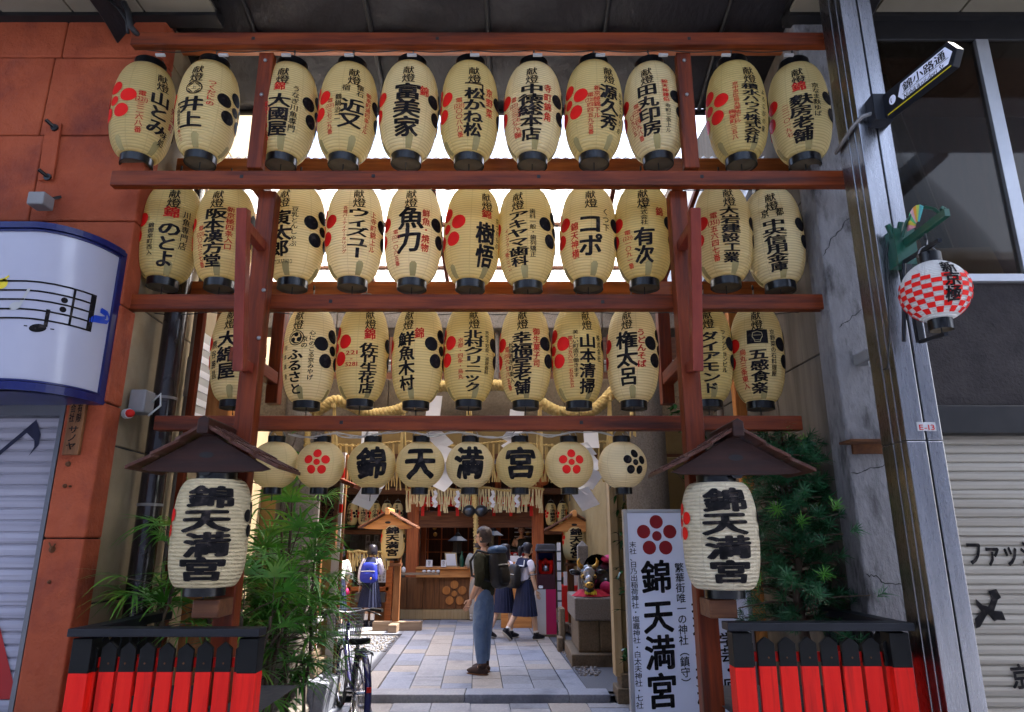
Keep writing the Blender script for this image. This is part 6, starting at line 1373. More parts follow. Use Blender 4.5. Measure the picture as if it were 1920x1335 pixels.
# fortune cabinet with a little shrine in it
fc = thing("fortune_cabinet", "maroon cabinet with a miniature shrine and tiled roof, on a striped base", "cabinet", P(1024, 1170, 13.0)); FY = 13.0
fx = lambda x: P(x, 1090, FY).x; fz = lambda y: P(1024, y, FY).z
b = MB(); b.box(fx(1007), fx(1041), FY, FY+.5, fz(1105), fz(1077)); b.box(fx(1007), fx(1010), FY, FY+.5, fz(1077), fz(1035)); b.box(fx(1038), fx(1041), FY, FY+.5, fz(1077), fz(1035)); b.box(fx(1007), fx(1041), FY+.45, FY+.5, fz(1077), fz(1035)); b.box(fx(1007), fx(1041), FY, FY+.5, fz(1037), fz(1033)); b.box(fx(1023.5), fx(1024.2), FY-.006, FY, fz(1104), fz(1078)); b.build("body", M_brownb, fc)
b = MB(); b.prism([(fx(1005), fz(1034)), (fx(1044), fz(1034)), (fx(1041), fz(1020)), (fx(1008), fz(1020))], lambda a, c, d: Vector((a, FY+d, c)), -.1, .55)
for k in range(3): b.box(fx(1006+k), fx(1043-k), FY-.12+.02*k, FY-.1+.02*k, fz(1033-4.5*k), fz(1030.5-4.5*k))
b.build("tiled_roof", M_slate, fc, bevel=.008)
b = MB()
for i in range(2): b.box(fx(1004)+(fx(1042)-fx(1004))*i/2, fx(1004)+(fx(1042)-fx(1004))*(i+1)/2, FY-.02, FY+.52, KZ+.02, fz(1105), i)
b.build("striped_base", [M_wpaper, M_pink], fc); b = MB(); b.box(fx(1004)-.03, fx(1042)+.03, FY-.1, FY+.55, KZ-.02, KZ+.03); b.build("foot", M_granite_d, fc)
b = MB(); b.box(fx(1013), fx(1035), FY+.15, FY+.4, fz(1077), fz(1072), 0); b.box(fx(1015), fx(1033), FY+.2, FY+.4, fz(1072), fz(1058), 1)
for x in (1016, 1021, 1027, 1032): b.box(fx(x)-.012, fx(x)+.012, FY+.14, FY+.165, fz(1072), fz(1056), 0)
b.prism([(fx(1011), fz(1057)), (fx(1037), fz(1057)), (fx(1024), fz(1047))], lambda a, c, d: Vector((a, FY+d, c)), .1, .4, 0); b.ell((fx(1024), FY+.12, fz(1066)), .05, .05, .06, 2, 10, 7)
for x in (1013, 1035): b.ell((fx(x), FY+.12, fz(1066)), .03, .03, .09, 0, 8, 6); b.ell((fx(x), FY+.12, fz(1055)), .04, .03, .05, 0, 8, 6)
b.ell((fx(1024), FY+.1, fz(1052)), .03, .03, .05, 3, 8, 6); b.quad((fx(1010), FY+.44, fz(1077)), (fx(1038), FY+.44, fz(1077)), (fx(1038), FY+.44, fz(1036)), (fx(1010), FY+.44, fz(1036)), 4)
b.build("miniature_shrine", [M_fred, M_halld, M_silver, M_inkr, M_packb], fc)
b = MB(); b.box(fx(1010), fx(1018), FY-.012, FY, fz(1103), fz(1098)); b.build("coin_slot", M_chrome, fc)
b = MB(); xs_ = fx(1048); b.box(xs_-.04, xs_+.04, FY-.1, FY-.06, KZ, fz(1020))
for k in range(9): b.box(xs_-.034, xs_+.034, FY-.106, FY-.1, KZ+.1+.17*k, KZ+.24+.17*k, 1)
tag(b.build("slip_rack", [M_steeld, M_wpaper]), "narrow rack of white paper slips right of the maroon cabinet", "rack")
mc = thing("charm_machine", "small glass box with white paper sign between the two girls", "box", P(968, 1060, 14.2)); b = MB(); c = P(968, 1045, 14.2); b.box(c.x-.2, c.x+.2, 14.2, 14.5, P(1, 1053, 14.2).z, P(1, 1034, 14.2).z); b.build("glass_box", M_glass2, mc); b = MB(); b.box(c.x-.12, c.x+.12, 14.18, 14.19, P(1, 1053, 14.2).z, P(1, 1042, 14.2).z); b.build("paper_sign", M_wpaper, mc)
b = MB(); b.box(c.x-.3, c.x+.3, 14.15, 14.6, KZ, P(1, 1054, 14.2).z); b.build("stand", M_hallx, mc, bevel=.01); b = MB(); 
for i in range(40): b.ell((c.x+rng.uniform(-.16, .16), 14.35+rng.uniform(-.1, .1), P(1, 1053, 14.2).z+rng.uniform(.03, .16)), .035, .03, .03, i % 2, 6, 5)
b.build("charms", [M_wpaper, M_inkr], mc)

# ---------------------------------------------------------------- stone post and bull statue
sp_ = P(1094, 1113, 10.9); b = MB(); w = .078; zt = P(1, 1024, 10.9).z; ztt = P(1, 1013, 10.9).z
b.add([(sp_.x+i*w, 10.9+j*w, z_) for z_ in (KZ, zt) for i in (-1, 1) for j in (-1, 1)]+[(sp_.x, 10.9, ztt)], [(0, 1, 5, 4), (1, 3, 7, 5), (3, 2, 6, 7), (2, 0, 4, 6), (4, 5, 8), (5, 7, 8), (7, 6, 8), (6, 4, 8)])
tag(b.build("stone_post", M_granite, bevel=.008), "slim pointed granite post behind the bull statue", "post")
bp_ = thing("statue_pedestal", "granite block pedestal under the bull statue", "pedestal", P(1120, 1240, 10.3)); BX0, BX1 = P(1079, 1200, 10.2).x, 1.75
ztp = P(1100, 1121, 10.0).z; b = MB(); b.box(BX0-.02, BX1, 10.0, 11.3, ztp-.30, ztp); b.build("top_block", M_granite, bp_, bevel=.02)
b = MB()
for xa_, xb_ in ((BX0+.03, BX0+.32), (BX0+.326, BX1-.05)): b.box(xa_, xb_, 10.06, 11.25, KZ+.16, ztp-.304)
b.box(BX0-.08, BX1+.1, 9.92, 11.35, KZ-.02, KZ+.155); b.build("lower_blocks", M_granite_d, bp_, bevel=.015)
bw_ = MB(); b = MB(); b.box(.75, BX0-.05, 11.4, 11.8, KZ-.02, .68); b.box(.70, BX0-.1, 11.2, 11.5, KZ-.02, KZ+.2); tag(b.build("stone_wall", M_granite_d, bevel=.015), "low grey stone blocks left of the statue pedestal", "wall")

def skin(pts, edges, root, sub=2):
    """grow a continuous limb surface: pts name->(co, radius)"""
    names = list(pts); idx = {n: i for i, n in enumerate(names)}
    me = bpy.data.meshes.new("grow"); me.from_pydata([pts[n][0] for n in names], [(idx[a], idx[c]) for a, c in edges], []); o = bpy.data.objects.new("grow", me); COL.objects.link(o)
    o.modifiers.new("s", 'SKIN'); o.modifiers["s"].use_smooth_shade = True; o.modifiers["s"].branch_smoothing = .6
    for i, n in enumerate(names):
        r = pts[n][1]; sv = me.skin_vertices[0].data[i]; sv.radius = (r, r) if not isinstance(r, tuple) else r; sv.use_root = (n == root)
    m2 = o.modifiers.new("d", 'SUBSURF'); m2.levels = sub; m2.render_levels = sub
    dg = bpy.context.evaluated_depsgraph_get(); ev = o.evaluated_get(dg); m = ev.to_mesh()
    vs = [v.co.copy() for v in m.vertices]; fs = [tuple(p.vertices) for p in m.polygons]; ev.to_mesh_clear(); bpy.data.objects.remove(o); bpy.data.meshes.remove(me); return vs, fs
V = Vector
bull = thing("bull_statue", "black and silver bull statue with golden horns and red bib on the pedestal", "statue", (BX0+.3, 10.4, ztp))
hc = P(1103, 1085, 10.25); hx, hz = hc.x, hc.z
vs, fs = skin({"rump": (V((hx+.5, 11.1, ztp+.28)), .26), "belly": (V((hx+.35, 10.85, ztp+.30)), .28), "chest": (V((hx+.15, 10.6, ztp+.32)), .25), "neck": (V((hx+.05, 10.45, hz)), .17), "poll": (V((hx, 10.36, hz+.09)), .125), "brow": (V((hx, 10.28, hz+.03)), .115), "nose": (V((hx-.01, 10.16, hz-.10)), .085), "lip": (V((hx-.012, 10.10, hz-.16)), .075),
               "fl": (V((hx-.05, 10.35, ztp+.09)), .08), "fr": (V((hx+.35, 10.4, ztp+.08)), .08), "hl": (V((hx+.7, 10.9, ztp+.1)), .11)},
              [("rump", "belly"), ("belly", "chest"), ("chest", "neck"), ("neck", "poll"), ("poll", "brow"), ("brow", "nose"), ("nose", "lip"), ("chest", "fl"), ("chest", "fr"), ("rump", "hl")], "belly")
b = MB(); b.add(vs, fs); b.build("body", M_bull, bull, smooth=True)
b = MB(); b.ell((hx, 10.155, hz+.075), .082, .04, .095, 0, 16, 10); b.ell((hx-.005, 10.10, hz-.01), .055, .045, .07, 0, 14, 8); b.build("worn_forehead", M_silver, bull, smooth=True)
b = MB(); b.ell((hx, 10.25, hz+.03), .125, .12, .165, 0, 20, 14); b.ell((hx-.006, 10.14, hz-.09), .088, .115, .115, 0, 18, 12); b.ell((hx-.008, 10.09, hz-.145), .07, .075, .055, 0, 14, 8); b.build("head", M_bull, bull, smooth=True)
for s_ in (-1, 1):
    b = MB(); b.tube([(hx+s_*.075, 10.28, hz+.15), (hx+s_*.125, 10.26, hz+.185), (hx+s_*.14, 10.24, hz+.24), (hx+s_*.12, 10.22, hz+.285)], [.036, .03, .02, .005], 10); b.build("horn", M_gold, bull, smooth=True)
    b = MB(); b.ell((hx+s_*.185, 10.28, hz+.085), .085, .022, .042, 0, 12, 8, Matrix.Rotation(s_*-.2, 3, 'Y')); b.build("ear", M_bull, bull, smooth=True)
    b = MB(); b.ell((hx+s_*.086, 10.148, hz+.035), .022, .016, .026, 0, 10, 6); b.ell((hx+s_*.086, 10.134, hz+.035), .011, .006, .013, 1, 8, 5); b.build("eye", [M_gold, M_black], bull, smooth=True)
b = MB(); b.ell((hx-.008, 10.035, hz-.075), .058, .03, .045, 0, 14, 9)
for s_ in (-1, 1): b.ell((hx-.008+s_*.03, 10.006, hz-.07), .013, .008, .013, 1, 8, 5)
b.build("gilded_nose", [M_gold, M_black], bull, smooth=True)
b = MB(); n = 14
for i in range(n):
    a0, a1 = R(-85+170*i/n), R(-85+170*(i+1)/n); p = lambda a, r, z_: V((hx+.03+math.sin(a)*r, 10.30-math.cos(a)*r, z_))
    b.quad(p(a0, .27+.025*(i % 2), ztp+.012), p(a1, .27+.025*((i+1) % 2), ztp+.012), p(a1, .15, hz-.14), p(a0, .15, hz-.14))
b.build("bib", M_bib, bull, smooth=True)
b = MB(); s3 = lambda u, v: V((hx+.03+math.sin(u/.25)*(.262-v*.5), 10.295-math.cos(u/.25)*(.262-v*.5)-.006, ztp+.07+v)); b.htext("奉納", s3, -.11, .06, 0, .07, 0, .02); b.build("bib_lettering", M_yel, bull)
b = MB(); b.ell((hx+.27, 10.35, ztp+.11), .10, .10, .09, 0, 14, 8, Matrix.Rotation(.5, 3, 'Y')); b.ell((hx+.45, 10.75, ztp+.5), .2, .25, .07, 0, 14, 8); b.build("saddle_cloth", M_pink, bull, smooth=True)

# ---------------------------------------------------------------- people
def superell(k=.55):
    def f(p): return p
    return f
def person(pos, head_dir, h, lab, pose, look=0, tilt=0, skinm=M_skinl, female=True):
    """returns (thing, xf): local frame has x right, y forward, z up, in units of height"""
    t = thing("person", lab, "person", pos); a = math.atan2(-head_dir[0], head_dir[1]); Rz = Matrix.Rotation(a, 3, 'Z'); pos = V(pos)
    xf = lambda p: pos+Rz @ (V(p)*h)
    J = dict(pelvis=(0, 0, .525), waist=(0, .0, .615), chest=(0, .005, .735), neck=(0, .0, .825), head=(0, .012, .875),
             sl=(-.098, 0, .80), el=(-.125, -.02, .635), wl=(-.13, .03, .49), hl=(-.05, 0, .505), kl=(-.052, .01, .275), al=(-.055, -.02, .045), tl=(-.06, .075, .018))
    for k in list(J):
        if k in ("sl", "el", "wl", "hl", "kl", "al", "tl"): J[k[0]+"r"] = (-J[k][0], J[k][1], J[k][2])
    J.update(pose)
    rad = dict(pelvis=.078 if female else .082, waist=.062 if female else .074, chest=.076 if female else .085, neck=.034, head=.038, s=.038 if female else .044, e=.026, w=.018, h=.062, k=.036, a=.023, t=.022)
    if not female: rad.update(neck=.036, e=.029, w=.021, k=.041, a=.027)
    E = [("pelvis", "waist"), ("waist", "chest"), ("chest", "neck"), ("neck", "head")]
    for s_ in "lr": E += [("chest", "s"+s_), ("s"+s_, "e"+s_), ("e"+s_, "w"+s_), ("pelvis", "h"+s_), ("h"+s_, "k"+s_), ("k"+s_, "a"+s_), ("a"+s_, "t"+s_)]
    rr = lambda n: rad[n] if n in rad else rad[n[0]]
    def grow(names, k=1.0, add=0.0, over={}):
        pts = {n: (xf(over.get(n, J[n])), (rr(n)*k+add)*h) for n in names if n in J or n in over}; ed = [(p, q) for p, q in E if p in pts and q in pts]; return skin(pts, ed, names[0])
    b = MB(); b.add(*grow(["pelvis", "waist", "chest", "neck", "head", "sl", "el", "wl", "sr", "er", "wr", "hl", "kl", "al", "tl", "hr", "kr", "ar", "tr"]))
    Rh = Rz @ Matrix.Rotation(look, 3, 'Z') @ Matrix.Rotation(-tilt, 3, 'X'); hc_ = xf((J["head"][0], J["head"][1]+.006, J["head"][2]+.052))
    def hd(p): return hc_+Rh @ (V(p)*h)
    def jaw(p):
        q = p.copy(); tt = -p.z/(.068*h)
        if tt > 0: q.x *= 1-.34*tt; q.y = q.y*(1-.25*tt)+.008*h*tt
        return q
    b.ell(hc_, .045*h, .056*h, .068*h, 0, 16, 12, Rh, jaw)
    b.ell(hd((0, .058, -.008)), .008*h, .012*h, .014*h, 0, 8, 6, Rh); b.ell(hd((0, .053, -.033)), .014*h, .006*h, .004*h, 1, 8, 5, Rh)
    for s_ in (-1, 1):
        b.ell(hd((s_*.045, -.004, -.006)), .006*h, .010*h, .017*h, 0, 8, 6, Rh); b.ell(hd((s_*.018, .0505, .006)), .007*h, .005*h, .004*h, 2, 8, 5, Rh); b.ell(hd((s_*.018, .052, .017)), .011*h, .005*h, .002*h, 2, 8, 4, Rh)
        w_, e_ = V(J["w"+("l" if s_ < 0 else "r")]), V(J["e"+("l" if s_ < 0 else "r")]); d = (w_-e_).normalized(); sd = V((0, 1, 0))-d*d.y; sd.normalize(); nn = d.cross(sd)
        b.ell(xf(w_+d*.03), .012*h, .020*h, .030*h, 0, 10, 7, (Rz @ Matrix((nn, sd, d)).transposed()))
        for k, (ln, oy) in enumerate(((.040, .016), (.046, .006), (.043, -.005), (.034, -.015))):
            p0 = w_+d*.052+sd*oy; p1 = p0+d*ln*.55+nn*.003*s_; p2 = p1+d*ln*.4+nn*.012*s_; b.tube([xf(p0), xf(p1), xf(p2)], [.0055*h, .005*h, .0035*h], 6)
        p0 = w_+d*.02+sd*.017; b.tube([xf(p0), xf(p0+d*.018+sd*.015), xf(p0+d*.04+sd*.018)], [.006*h, .0055*h, .004*h], 6)
    b.build("body", [skinm, M_inkr, M_black], t, smooth=True)
    return t, xf, hd, Rh, grow, J, Rz, h
def part(t, name, mesh, m, smooth=True):
    b = MB(); b.add(*mesh); return b.build(name, m, t, smooth=smooth)
def hair(t, hd, Rh, h, m, kind):
    prof = {"bob": [(.004, .080), (.028, .077), (.044, .062), (.052, .036), (.0545, .005), (.056, -.025), (.057, -.05), (.05, -.062)], "long": [(.004, .080), (.028, .077), (.044, .062), (.052, .036), (.0545, .005), (.057, -.03), (.060, -.07), (.060, -.10), (.05, -.112)],
            "short": [(.004, .078), (.028, .075), (.043, .060), (.050, .036), (.0515, .010), (.050, -.015), (.046, -.036)], "tail": [(.004, .079), (.028, .076), (.044, .061), (.051, .036), (.052, .008), (.049, -.02), (.042, -.04)]}[kind]
    wk = {"bob": 1.2, "long": 1.12, "tail": 1.06, "short": 1.02}[kind]; prof = [(r*wk, z_*(.93 if kind == "bob" else 1)) for r, z_ in prof]
    b = MB(); n = 28; vs = []; jit = random.Random(5)
    for r, z in prof:
        for k in range(n):
            a = 2*math.pi*k/n; x, y = math.sin(a)*r, -math.cos(a)*r*1.2-.004
            if y > .012 and z < .045: x *= .8; y = min(y*.72, .044)
            if kind == "short" and z < .0 and y > -.02: x *= .86
            q = 1+(jit.uniform(-.035, .035) if kind == "short" else .012*math.sin(a*13+z*60)); vs.append(hd((x*q, y*q, z)))
    b.add(vs, [(i*n+k, (i+1)*n+k, (i+1)*n+(k+1) % n, i*n+(k+1) % n) for i in range(len(prof)-1) for k in range(n)]+[tuple(range(n))]+[tuple(range((len(prof)-1)*n, len(prof)*n))])
    if kind == "short":
        for i in range(70): a = jit.uniform(0, 6.28); e_ = jit.uniform(.35, 1.4); b.ell(hd((.046*math.cos(a)*math.cos(e_), -.004+.056*math.sin(a)*math.cos(e_), .010+.068*math.sin(e_))), .011*h, .013*h, .009*h, 0, 6, 4)
    if kind == "tail":
        b.ell(hd((0, -.068, .012)), .020*h, .018*h, .020*h, 0, 10, 7, Rh); b.ell(hd((0, -.090, -.038)), .027*h, .025*h, .058*h, 0, 14, 9, Rh @ Matrix.Rotation(.25, 3, 'X'))
    return b.build("hair", m, t, smooth=True)
def shoes(t, xf, J, Rz, h, m, ms, k=1.0, lift={}):
    for s_ in "lr":
        a_, t_ = V(J["a"+s_]), V(J["t"+s_]); d = (t_-a_); up = V((0, 0, 1)); dd = V((d.x, d.y, d.z+.027)).normalized(); c = a_+d*.36+V((0, 0, -.012)); sd = dd.cross(up).normalized(); up2 = sd.cross(dd); Mx = Rz @ Matrix((sd, dd, up2)).transposed()
        def sh(p): 
            q = p.copy(); q.z = max(q.z, -.018*h*k); q.z *= 1.0 if q.y < 0 else 1-.45*q.y/(.08*h)
            return q
        b = MB(); b.ell(xf(c), .029*h*k, .082*h*k, .036*h*k, 0, 14, 9, Mx, sh); b.tube([xf(a_+V((0, 0, .03))), xf(a_+V((0, 0, -.005)))], .03*h*k, 10); o = b.build("shoe", m, t, smooth=True)
        b = MB(); b.ell(xf(c-up2*.02), .031*h*k, .084*h*k, .010*h*k, 0, 14, 6, Mx); b.build("sole", ms, o, smooth=True)
def pack(t, xf, Rz, h, c, sx, sy, sz, m, mt=None, tilt=.1, k=.5, straps=True, Jt=None, pocket=None, name="backpack"):
    def sq(p):
        f = lambda v, s_: math.copysign(abs(v/s_)**k, v)*s_
        q = V((f(p.x, sx*h), f(p.y, sy*h), f(p.z, sz*h))); l = 1+.12*(-q.z/(sz*h)); q.x *= l; q.y *= l; return q
    Mx = Rz @ Matrix.Rotation(tilt, 3, 'X'); b = MB(); b.ell(xf(c), sx*h, sy*h, sz*h, 0, 24, 16, Mx, sq); o = b.build(name, m, t, smooth=True)
    C = V(c); L = lambda p: xf(C+Matrix.Rotation(tilt, 3, 'X') @ V(p))
    b = MB()
    for s_ in (-1, 1): b.tube([L((s_*sx*.55, sy*.8, sz*.75)), xf((s_*.062, .03, .835)), xf((s_*.072, .085, .76)), xf((s_*.085, .06, .66)), L((s_*sx*.7, sy*.9, -sz*.6))], .010*h, 6)
    b.build("strap", m, o, smooth=True)
    b = MB(); b.ell(L((0, -sy*.8, -sz*.38)), sx*.8*h, sy*.36*h, sz*.42*h, 0, 18, 10, Mx, lambda p: V((math.copysign(abs(p.x/(sx*.8*h))**.5, p.x)*sx*.8*h, p.y, math.copysign(abs(p.z/(sz*.42*h))**.5, p.z)*sz*.42*h))); b.build("front_pocket", pocket or m, o, smooth=True)
    b = MB(); b.tube([L((-sx*.85, -sy*.92, sz*.12)), L((0, -sy*1.16, sz*.14)), L((sx*.85, -sy*.92, sz*.12))], .004*h, 5); b.box(0, 0, 0, 0, 0, 0) if 0 else None; b.build("zip", M_plastw, o)
    if mt:
        b = MB(); b.ell(L((0, 0, sz*.86)), sx*1.0*h, sy*1.08*h, sz*.22*h, 0, 20, 10, Mx, lambda p: V((math.copysign(abs(p.x/(sx*h))**.6, p.x)*sx*h, math.copysign(abs(p.y/(sy*1.08*h))**.6, p.y)*sy*1.08*h, p.z))); b.build("top_flap", mt, o, smooth=True)
    return o, L
def skirt(t, xf, h, z0, z1, r0, r1, m, pel=(0, 0), sway=(0, 0), npl=20):
    b = MB(); n = 80; vs = []; L_ = 8
    for j in range(L_+1):
        f = j/L_; z = z0+(z1-z0)*f; r = r0+(r1-r0)*f**.8
        for i in range(n):
            a = 2*math.pi*i/n; ph = (a*npl/(2*math.pi)) % 1; q = r*(1+(.05+.07*f)*(ph-.5)); vs.append(xf((pel[0]+sway[0]*f*f+q*math.sin(a), pel[1]+sway[1]*f*f+q*.82*math.cos(a), z)))
    b.add(vs, [(j*n+i, j*n+(i+1) % n, (j+1)*n+(i+1) % n, (j+1)*n+i) for j in range(L_) for i in range(n)]); return b.build("pleated_skirt", m, t)
def collar(t, xf, h, J):
    b = MB(); pts = [(-.085, -.07, .825), (.085, -.07, .825), (.10, -.098, .72), (-.10, -.098, .72)]
    def surf(u, v, o=0):  # u -1..1, v 0..1 down the back
        return xf((u*(.075+.03*v), -.045-.048*v*(1-.35*u*u)-.006-o, .845-.105*v-.012*(1-v)*u*u*2))
    b.patch(surf, -1, 1, 0, 1, 0, 8, 6)
    for (v0, v1) in ((.76, .88),): b.patch(lambda u, v: surf(u, v, .004), -.92, .92, v0, v1, 1, 8, 1)
    for s_ in (-1, 1): b.patch(lambda u, v, s_=s_: surf(s_*u, v, .004), .80, .92, .1, .88, 1, 1, 6); b.add([surf(s_*.55, 0), surf(s_*1.0, .0), surf(s_*1.0, 1), xf((s_*.095, .06, .78)), xf((s_*.03, .085, .70)), xf((s_*.05, .05, .835))], [(0, 1, 3, 5), (1, 2, 3), (5, 3, 4)])
    o = b.build("sailor_collar", [M_skirt, M_wpaper], t, smooth=True); md = o.modifiers.new("thick", 'SOLIDIFY'); md.thickness = .004
def cuff(t, xf, p, q, r, h, m=M_skirt):
    b = MB(); p, q = V(p), V(q); d = (q-p).normalized(); b.tube([xf(p), xf(p+d*.018)], r*h, 12, 0, False, False); b.tube([xf(p+d*.006), xf(p+d*.010)], r*1.04*h, 12, 1, False, False); b.build("cuff", [m, M_wpaper], t, smooth=True)
TOPS = ["chest", "waist", "neck", "sl", "sr", "el", "er"]
# man with the black backpack
mp = PZ(908, 1262, KZ)
t, xf, hd, Rh, grow, J, Rz, h = person(mp, (-.86, .5), 1.80, "man in olive jersey and jeans with big black backpack, looking left", dict(el=(-.125, -.035, .63), wl=(-.115, .045, .50), er=(.125, -.03, .635), wr=(.12, .05, .5), kl=(-.05, .012, .275), tl=(-.07, .08, .018), al=(-.06, -.02, .045), ar=(.055, .03, .045), tr=(.07, .13, .018), kr=(.052, .03, .275)), R(4), 0, M_skin, False)
b = MB(); vs, fs = grow(["pelvis", "waist", "chest", "neck", "sl", "sr", "el", "er", "wl", "wr"], 1.06, .006, dict(wl=V(J["el"]).lerp(V(J["wl"]), .42), wr=V(J["er"]).lerp(V(J["wr"]), .42), neck=(0, 0, .80), pelvis=(0, 0, .475))); b.add(vs, fs); b.build("jersey", M_olive, t, smooth=True)
part(t, "jeans", grow(["waist", "pelvis", "hl", "kl", "al", "hr", "kr", "ar"], 1.06, .008, dict(waist=(0, 0, .60), al=(J["al"][0], J["al"][1], .05), ar=(J["ar"][0], J["ar"][1], .05))), M_jean)
shoes(t, xf, J, Rz, h, M_shoe, M_soleb, 1.05); hair(t, hd, Rh, h, M_hairm, "short")
b = MB()
for s_ in (-1, 1): b.tube([hd((s_*.018+.015*math.cos(a*.628), .062, .004+.011*math.sin(a*.628))) for a in range(10)], .0016*h, 5, 0, True); b.tube([hd((s_*.034, .06, .006)), hd((s_*.048, -.004, .006))], .0016*h, 5)
b.tube([hd((-.004, .063, .006)), hd((.004, .063, .006))], .0016*h, 5); b.build("glasses", M_blk, t)
pack(t, xf, Rz, h, (0, -.118, .715), .088, .050, .145, M_pack, M_packt, -.12, .62)
# walking schoolgirl with ponytail
gp = PZ(985, 1200, KZ)
t, xf, hd, Rh, grow, J, Rz, h = person(gp, (.80, .60), 1.60, "schoolgirl with ponytail and black backpack striding to the right", dict(kl=(-.05, -.075, .285), al=(-.05, -.215, .10), tl=(-.05, -.165, .03), kr=(.05, .075, .28), ar=(.05, .11, .045), tr=(.055, .20, .018), er=(.12, .01, .64), wr=(.12, .06, .50), el=(-.12, -.03, .64), wl=(-.13, .0, .5), head=(0, .03, .87)), R(-8), R(14))
part(t, "blouse", grow(["chest", "waist", "neck", "pelvis", "sl", "sr", "el", "er"], 1.1, .010, dict(neck=(0, 0, .80), pelvis=(0, 0, .57), el=V(J["sl"]).lerp(V(J["el"]), .72), er=V(J["sr"]).lerp(V(J["er"]), .72))), M_blouse)
cuff(t, xf, V(J["sr"]).lerp(V(J["er"]), .78), J["er"], .046, h); cuff(t, xf, V(J["sl"]).lerp(V(J["el"]), .78), J["el"], .046, h)
skirt(t, xf, h, .615, .245, .077, .155, M_skirt, (0, 0), (0, -.01)); collar(t, xf, h, J); hair(t, hd, Rh, h, M_hairb, "tail")
part(t, "sock", skin({"a": (xf(V(J["al"])+V((0, .0, -.01))), .027*h), "b": (xf(V(J["kl"]).lerp(V(J["al"]), .72)), .028*h)}, [("a", "b")], "a"), M_sock); part(t, "sock", skin({"a": (xf(J["ar"]), .027*h), "b": (xf(V(J["kr"]).lerp(V(J["ar"]), .72)), .028*h)}, [("a", "b")], "a"), M_sock)
shoes(t, xf, J, Rz, h, M_dshoe, M_sole); pack(t, xf, Rz, h, (-.02, -.14, .65), .082, .055, .125, M_pack, None, -.12, .55)
# second schoolgirl half hidden behind the backpack
gp2 = PZ(945, 1196, KZ)
t, xf, hd, Rh, grow, J, Rz, h = person(gp2, (.75, .66), 1.57, "schoolgirl with loose bob walking beside the man's backpack", dict(kl=(-.05, -.06, .285), al=(-.05, -.17, .07), tl=(-.05, -.09, .02), kr=(.05, .06, .28), ar=(.05, .06, .045), tr=(.055, .15, .018), er=(.12, .03, .64), wr=(.115, .11, .54)), R(-4), R(4))
part(t, "blouse", grow(["chest", "waist", "neck", "pelvis", "sl", "sr", "el", "er", "wl", "wr"], 1.12, .012, dict(neck=(0, 0, .80), pelvis=(0, 0, .57), wl=V(J["el"]).lerp(V(J["wl"]), .9), wr=V(J["er"]).lerp(V(J["wr"]), .9))), M_blouse)
skirt(t, xf, h, .615, .27, .077, .145, M_skirt); collar(t, xf, h, J); hair(t, hd, Rh, h, M_hairb, "long"); shoes(t, xf, J, Rz, h, M_dshoe, M_sole)
part(t, "sock", skin({"a": (xf(J["al"]), .027*h), "b": (xf(V(J["kl"]).lerp(V(J["al"]), .75)), .028*h)}, [("a", "b")], "a"), M_sock); part(t, "sock", skin({"a": (xf(J["ar"]), .027*h), "b": (xf(V(J["kr"]).lerp(V(J["ar"]), .75)), .028*h)}, [("a", "b")], "a"), M_sock)
# schoolgirl at the stall, seen from behind
gp3 = PZ(691, 1174, KZ)
t, xf, hd, Rh, grow, J, Rz, h = person(gp3, (.03, 1), 1.56, "schoolgirl with short bob and royal blue backpack, seen from behind", dict(al=(-.04, 0, .045), tl=(-.05, .08, .018), ar=(.04, 0, .045), tr=(.05, .08, .018), kl=(-.045, .01, .275), kr=(.045, .01, .275), er=(.125, .04, .65), wr=(.08, .14, .64), el=(-.13, -.02, .64), wl=(-.14, .0, .49)), 0, R(10))
part(t, "blouse", grow(["chest", "waist", "neck", "pelvis", "sl", "sr", "el", "er", "wl", "wr"], 1.12, .014, dict(neck=(0, 0, .80), pelvis=(0, 0, .57), wl=V(J["el"]).lerp(V(J["wl"]), .85), wr=V(J["er"]).lerp(V(J["wr"]), .9))), M_blouse)
cuff(t, xf, V(J["el"]).lerp(V(J["wl"]), .8), J["wl"], .034, h); skirt(t, xf, h, .61, .23, .078, .150, M_skirt); collar(t, xf, h, J); hair(t, hd, Rh, h, M_hairb, "bob")
for s_ in "lr": part(t, "sock", skin({"a": (xf(J["a"+s_]), .027*h), "b": (xf(V(J["k"+s_]).lerp(V(J["a"+s_]), .45)), .032*h)}, [("a", "b")], "a"), M_sock)
shoes(t, xf, J, Rz, h, M_dshoe, M_dshoe); o, L = pack(t, xf, Rz, h, (0, -.135, .655), .105, .06, .125, M_packb, None, -.05, .5)
b = MB(); b.box(-.02, .02, -.002, .002, -.012, .012); vs = [xf(V((v.x, -.212, .70+v.z))) for v in b.v]; b2 = MB(); b2.add(vs, b.f); b2.build("pale_patch", M_bluep, o); b = MB(); b.ell(xf((.045, -.215, .585)), .012*h, .008*h, .016*h, 0, 8, 6); b.build("charm", M_gold, o, smooth=True)
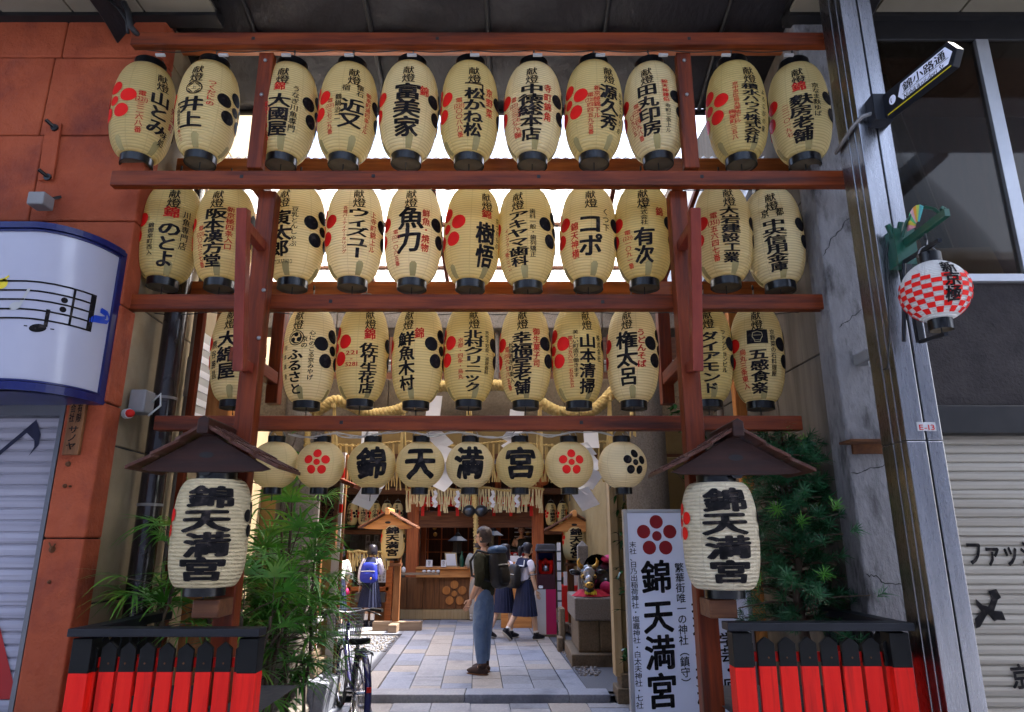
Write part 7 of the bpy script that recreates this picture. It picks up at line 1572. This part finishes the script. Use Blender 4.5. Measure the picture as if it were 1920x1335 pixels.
# man in apron behind, priest inside, partly hidden visitor at left
ap = PZ(893, 1163, KZ)
t, xf, hd, Rh, grow, J, Rz, h = person(ap, (.35, 1), 1.66, "person in pale grey top and apron facing the hall counter", dict(el=(-.14, .02, .65), wl=(-.10, .12, .66), wr=(.1, .13, .64), er=(.13, .03, .64)), 0, R(8), M_skin, False)
part(t, "shirt", grow(["chest", "waist", "neck", "pelvis", "sl", "sr", "el", "er"], 1.1, .014, dict(neck=(0, 0, .80), pelvis=(0, 0, .56))), M_grey); part(t, "trousers", grow(["waist", "pelvis", "hl", "kl", "al", "hr", "kr", "ar"], 1.06, .010, dict(waist=(0, 0, .565), al=(-.055, -.02, .05), ar=(.055, -.02, .05))), M_cream); shoes(t, xf, J, Rz, h, M_sole, M_soleb); hair(t, hd, Rh, h, M_hairm, "short")
b = MB(); b.tube([xf((-.06, -.082, .64)), xf((0, -.09, .63)), xf((.06, -.082, .64))], .01*h, 6); b.tube([xf((0, -.095, .63)), xf((-.02, -.10, .57))], .006*h, 5); b.tube([xf((0, -.095, .63)), xf((.025, -.10, .56))], .006*h, 5); b.build("apron_string", M_cream, t)
t, xf, hd, Rh, grow, J, Rz, h = person(V((P(978, 1000, 16.75).x, 16.75, .42)), (-.05, -1), 1.66, "priest in dark robe and cap standing inside the hall", dict(wl=(-.07, .12, .62), wr=(.07, .12, .62)), 0, 0, M_skin, False)
part(t, "robe", grow(["chest", "waist", "neck", "pelvis", "sl", "sr", "el", "er", "wl", "wr", "hl", "hr", "kl", "kr"], 1.25, .02, dict(neck=(0, 0, .80))), M_robe); hair(t, hd, Rh, h, M_hairb, "short"); b = MB(); b.lathe([(.045*h, 0), (.043*h, .05*h), (.03*h, .07*h)], hd((0, -.006, .045)), 14); b.build("cap", M_blk, t, smooth=True)
vp = PZ(631, 1180, KZ)
t, xf, hd, Rh, grow, J, Rz, h = person(vp+V((-.03, 0, 0)), (-.4, .9), 1.54, "visitor in white sleeve with pink bag, mostly hidden behind the striped post", dict(er=(.13, .02, .64), wr=(.12, .07, .52)), 0, 0)
part(t, "blouse", grow(["chest", "waist", "neck", "pelvis", "sl", "sr", "el", "er"], 1.15, .016, dict(neck=(0, 0, .80), pelvis=(0, 0, .57))), M_sock); cuff(t, xf, V(J["er"])+V((0, 0, .02)), J["er"], .045, h); skirt(t, xf, h, .61, .2, .08, .13, M_skirt); hair(t, hd, Rh, h, M_hairb, "bob"); shoes(t, xf, J, Rz, h, M_dshoe, M_sole)
b = MB(); b.ell(xf((.12, .09, .43)), .05*h, .04*h, .055*h, 0, 14, 10); b.build("bag", M_pink, t, smooth=True)
bpy.data.objects.remove(_to)
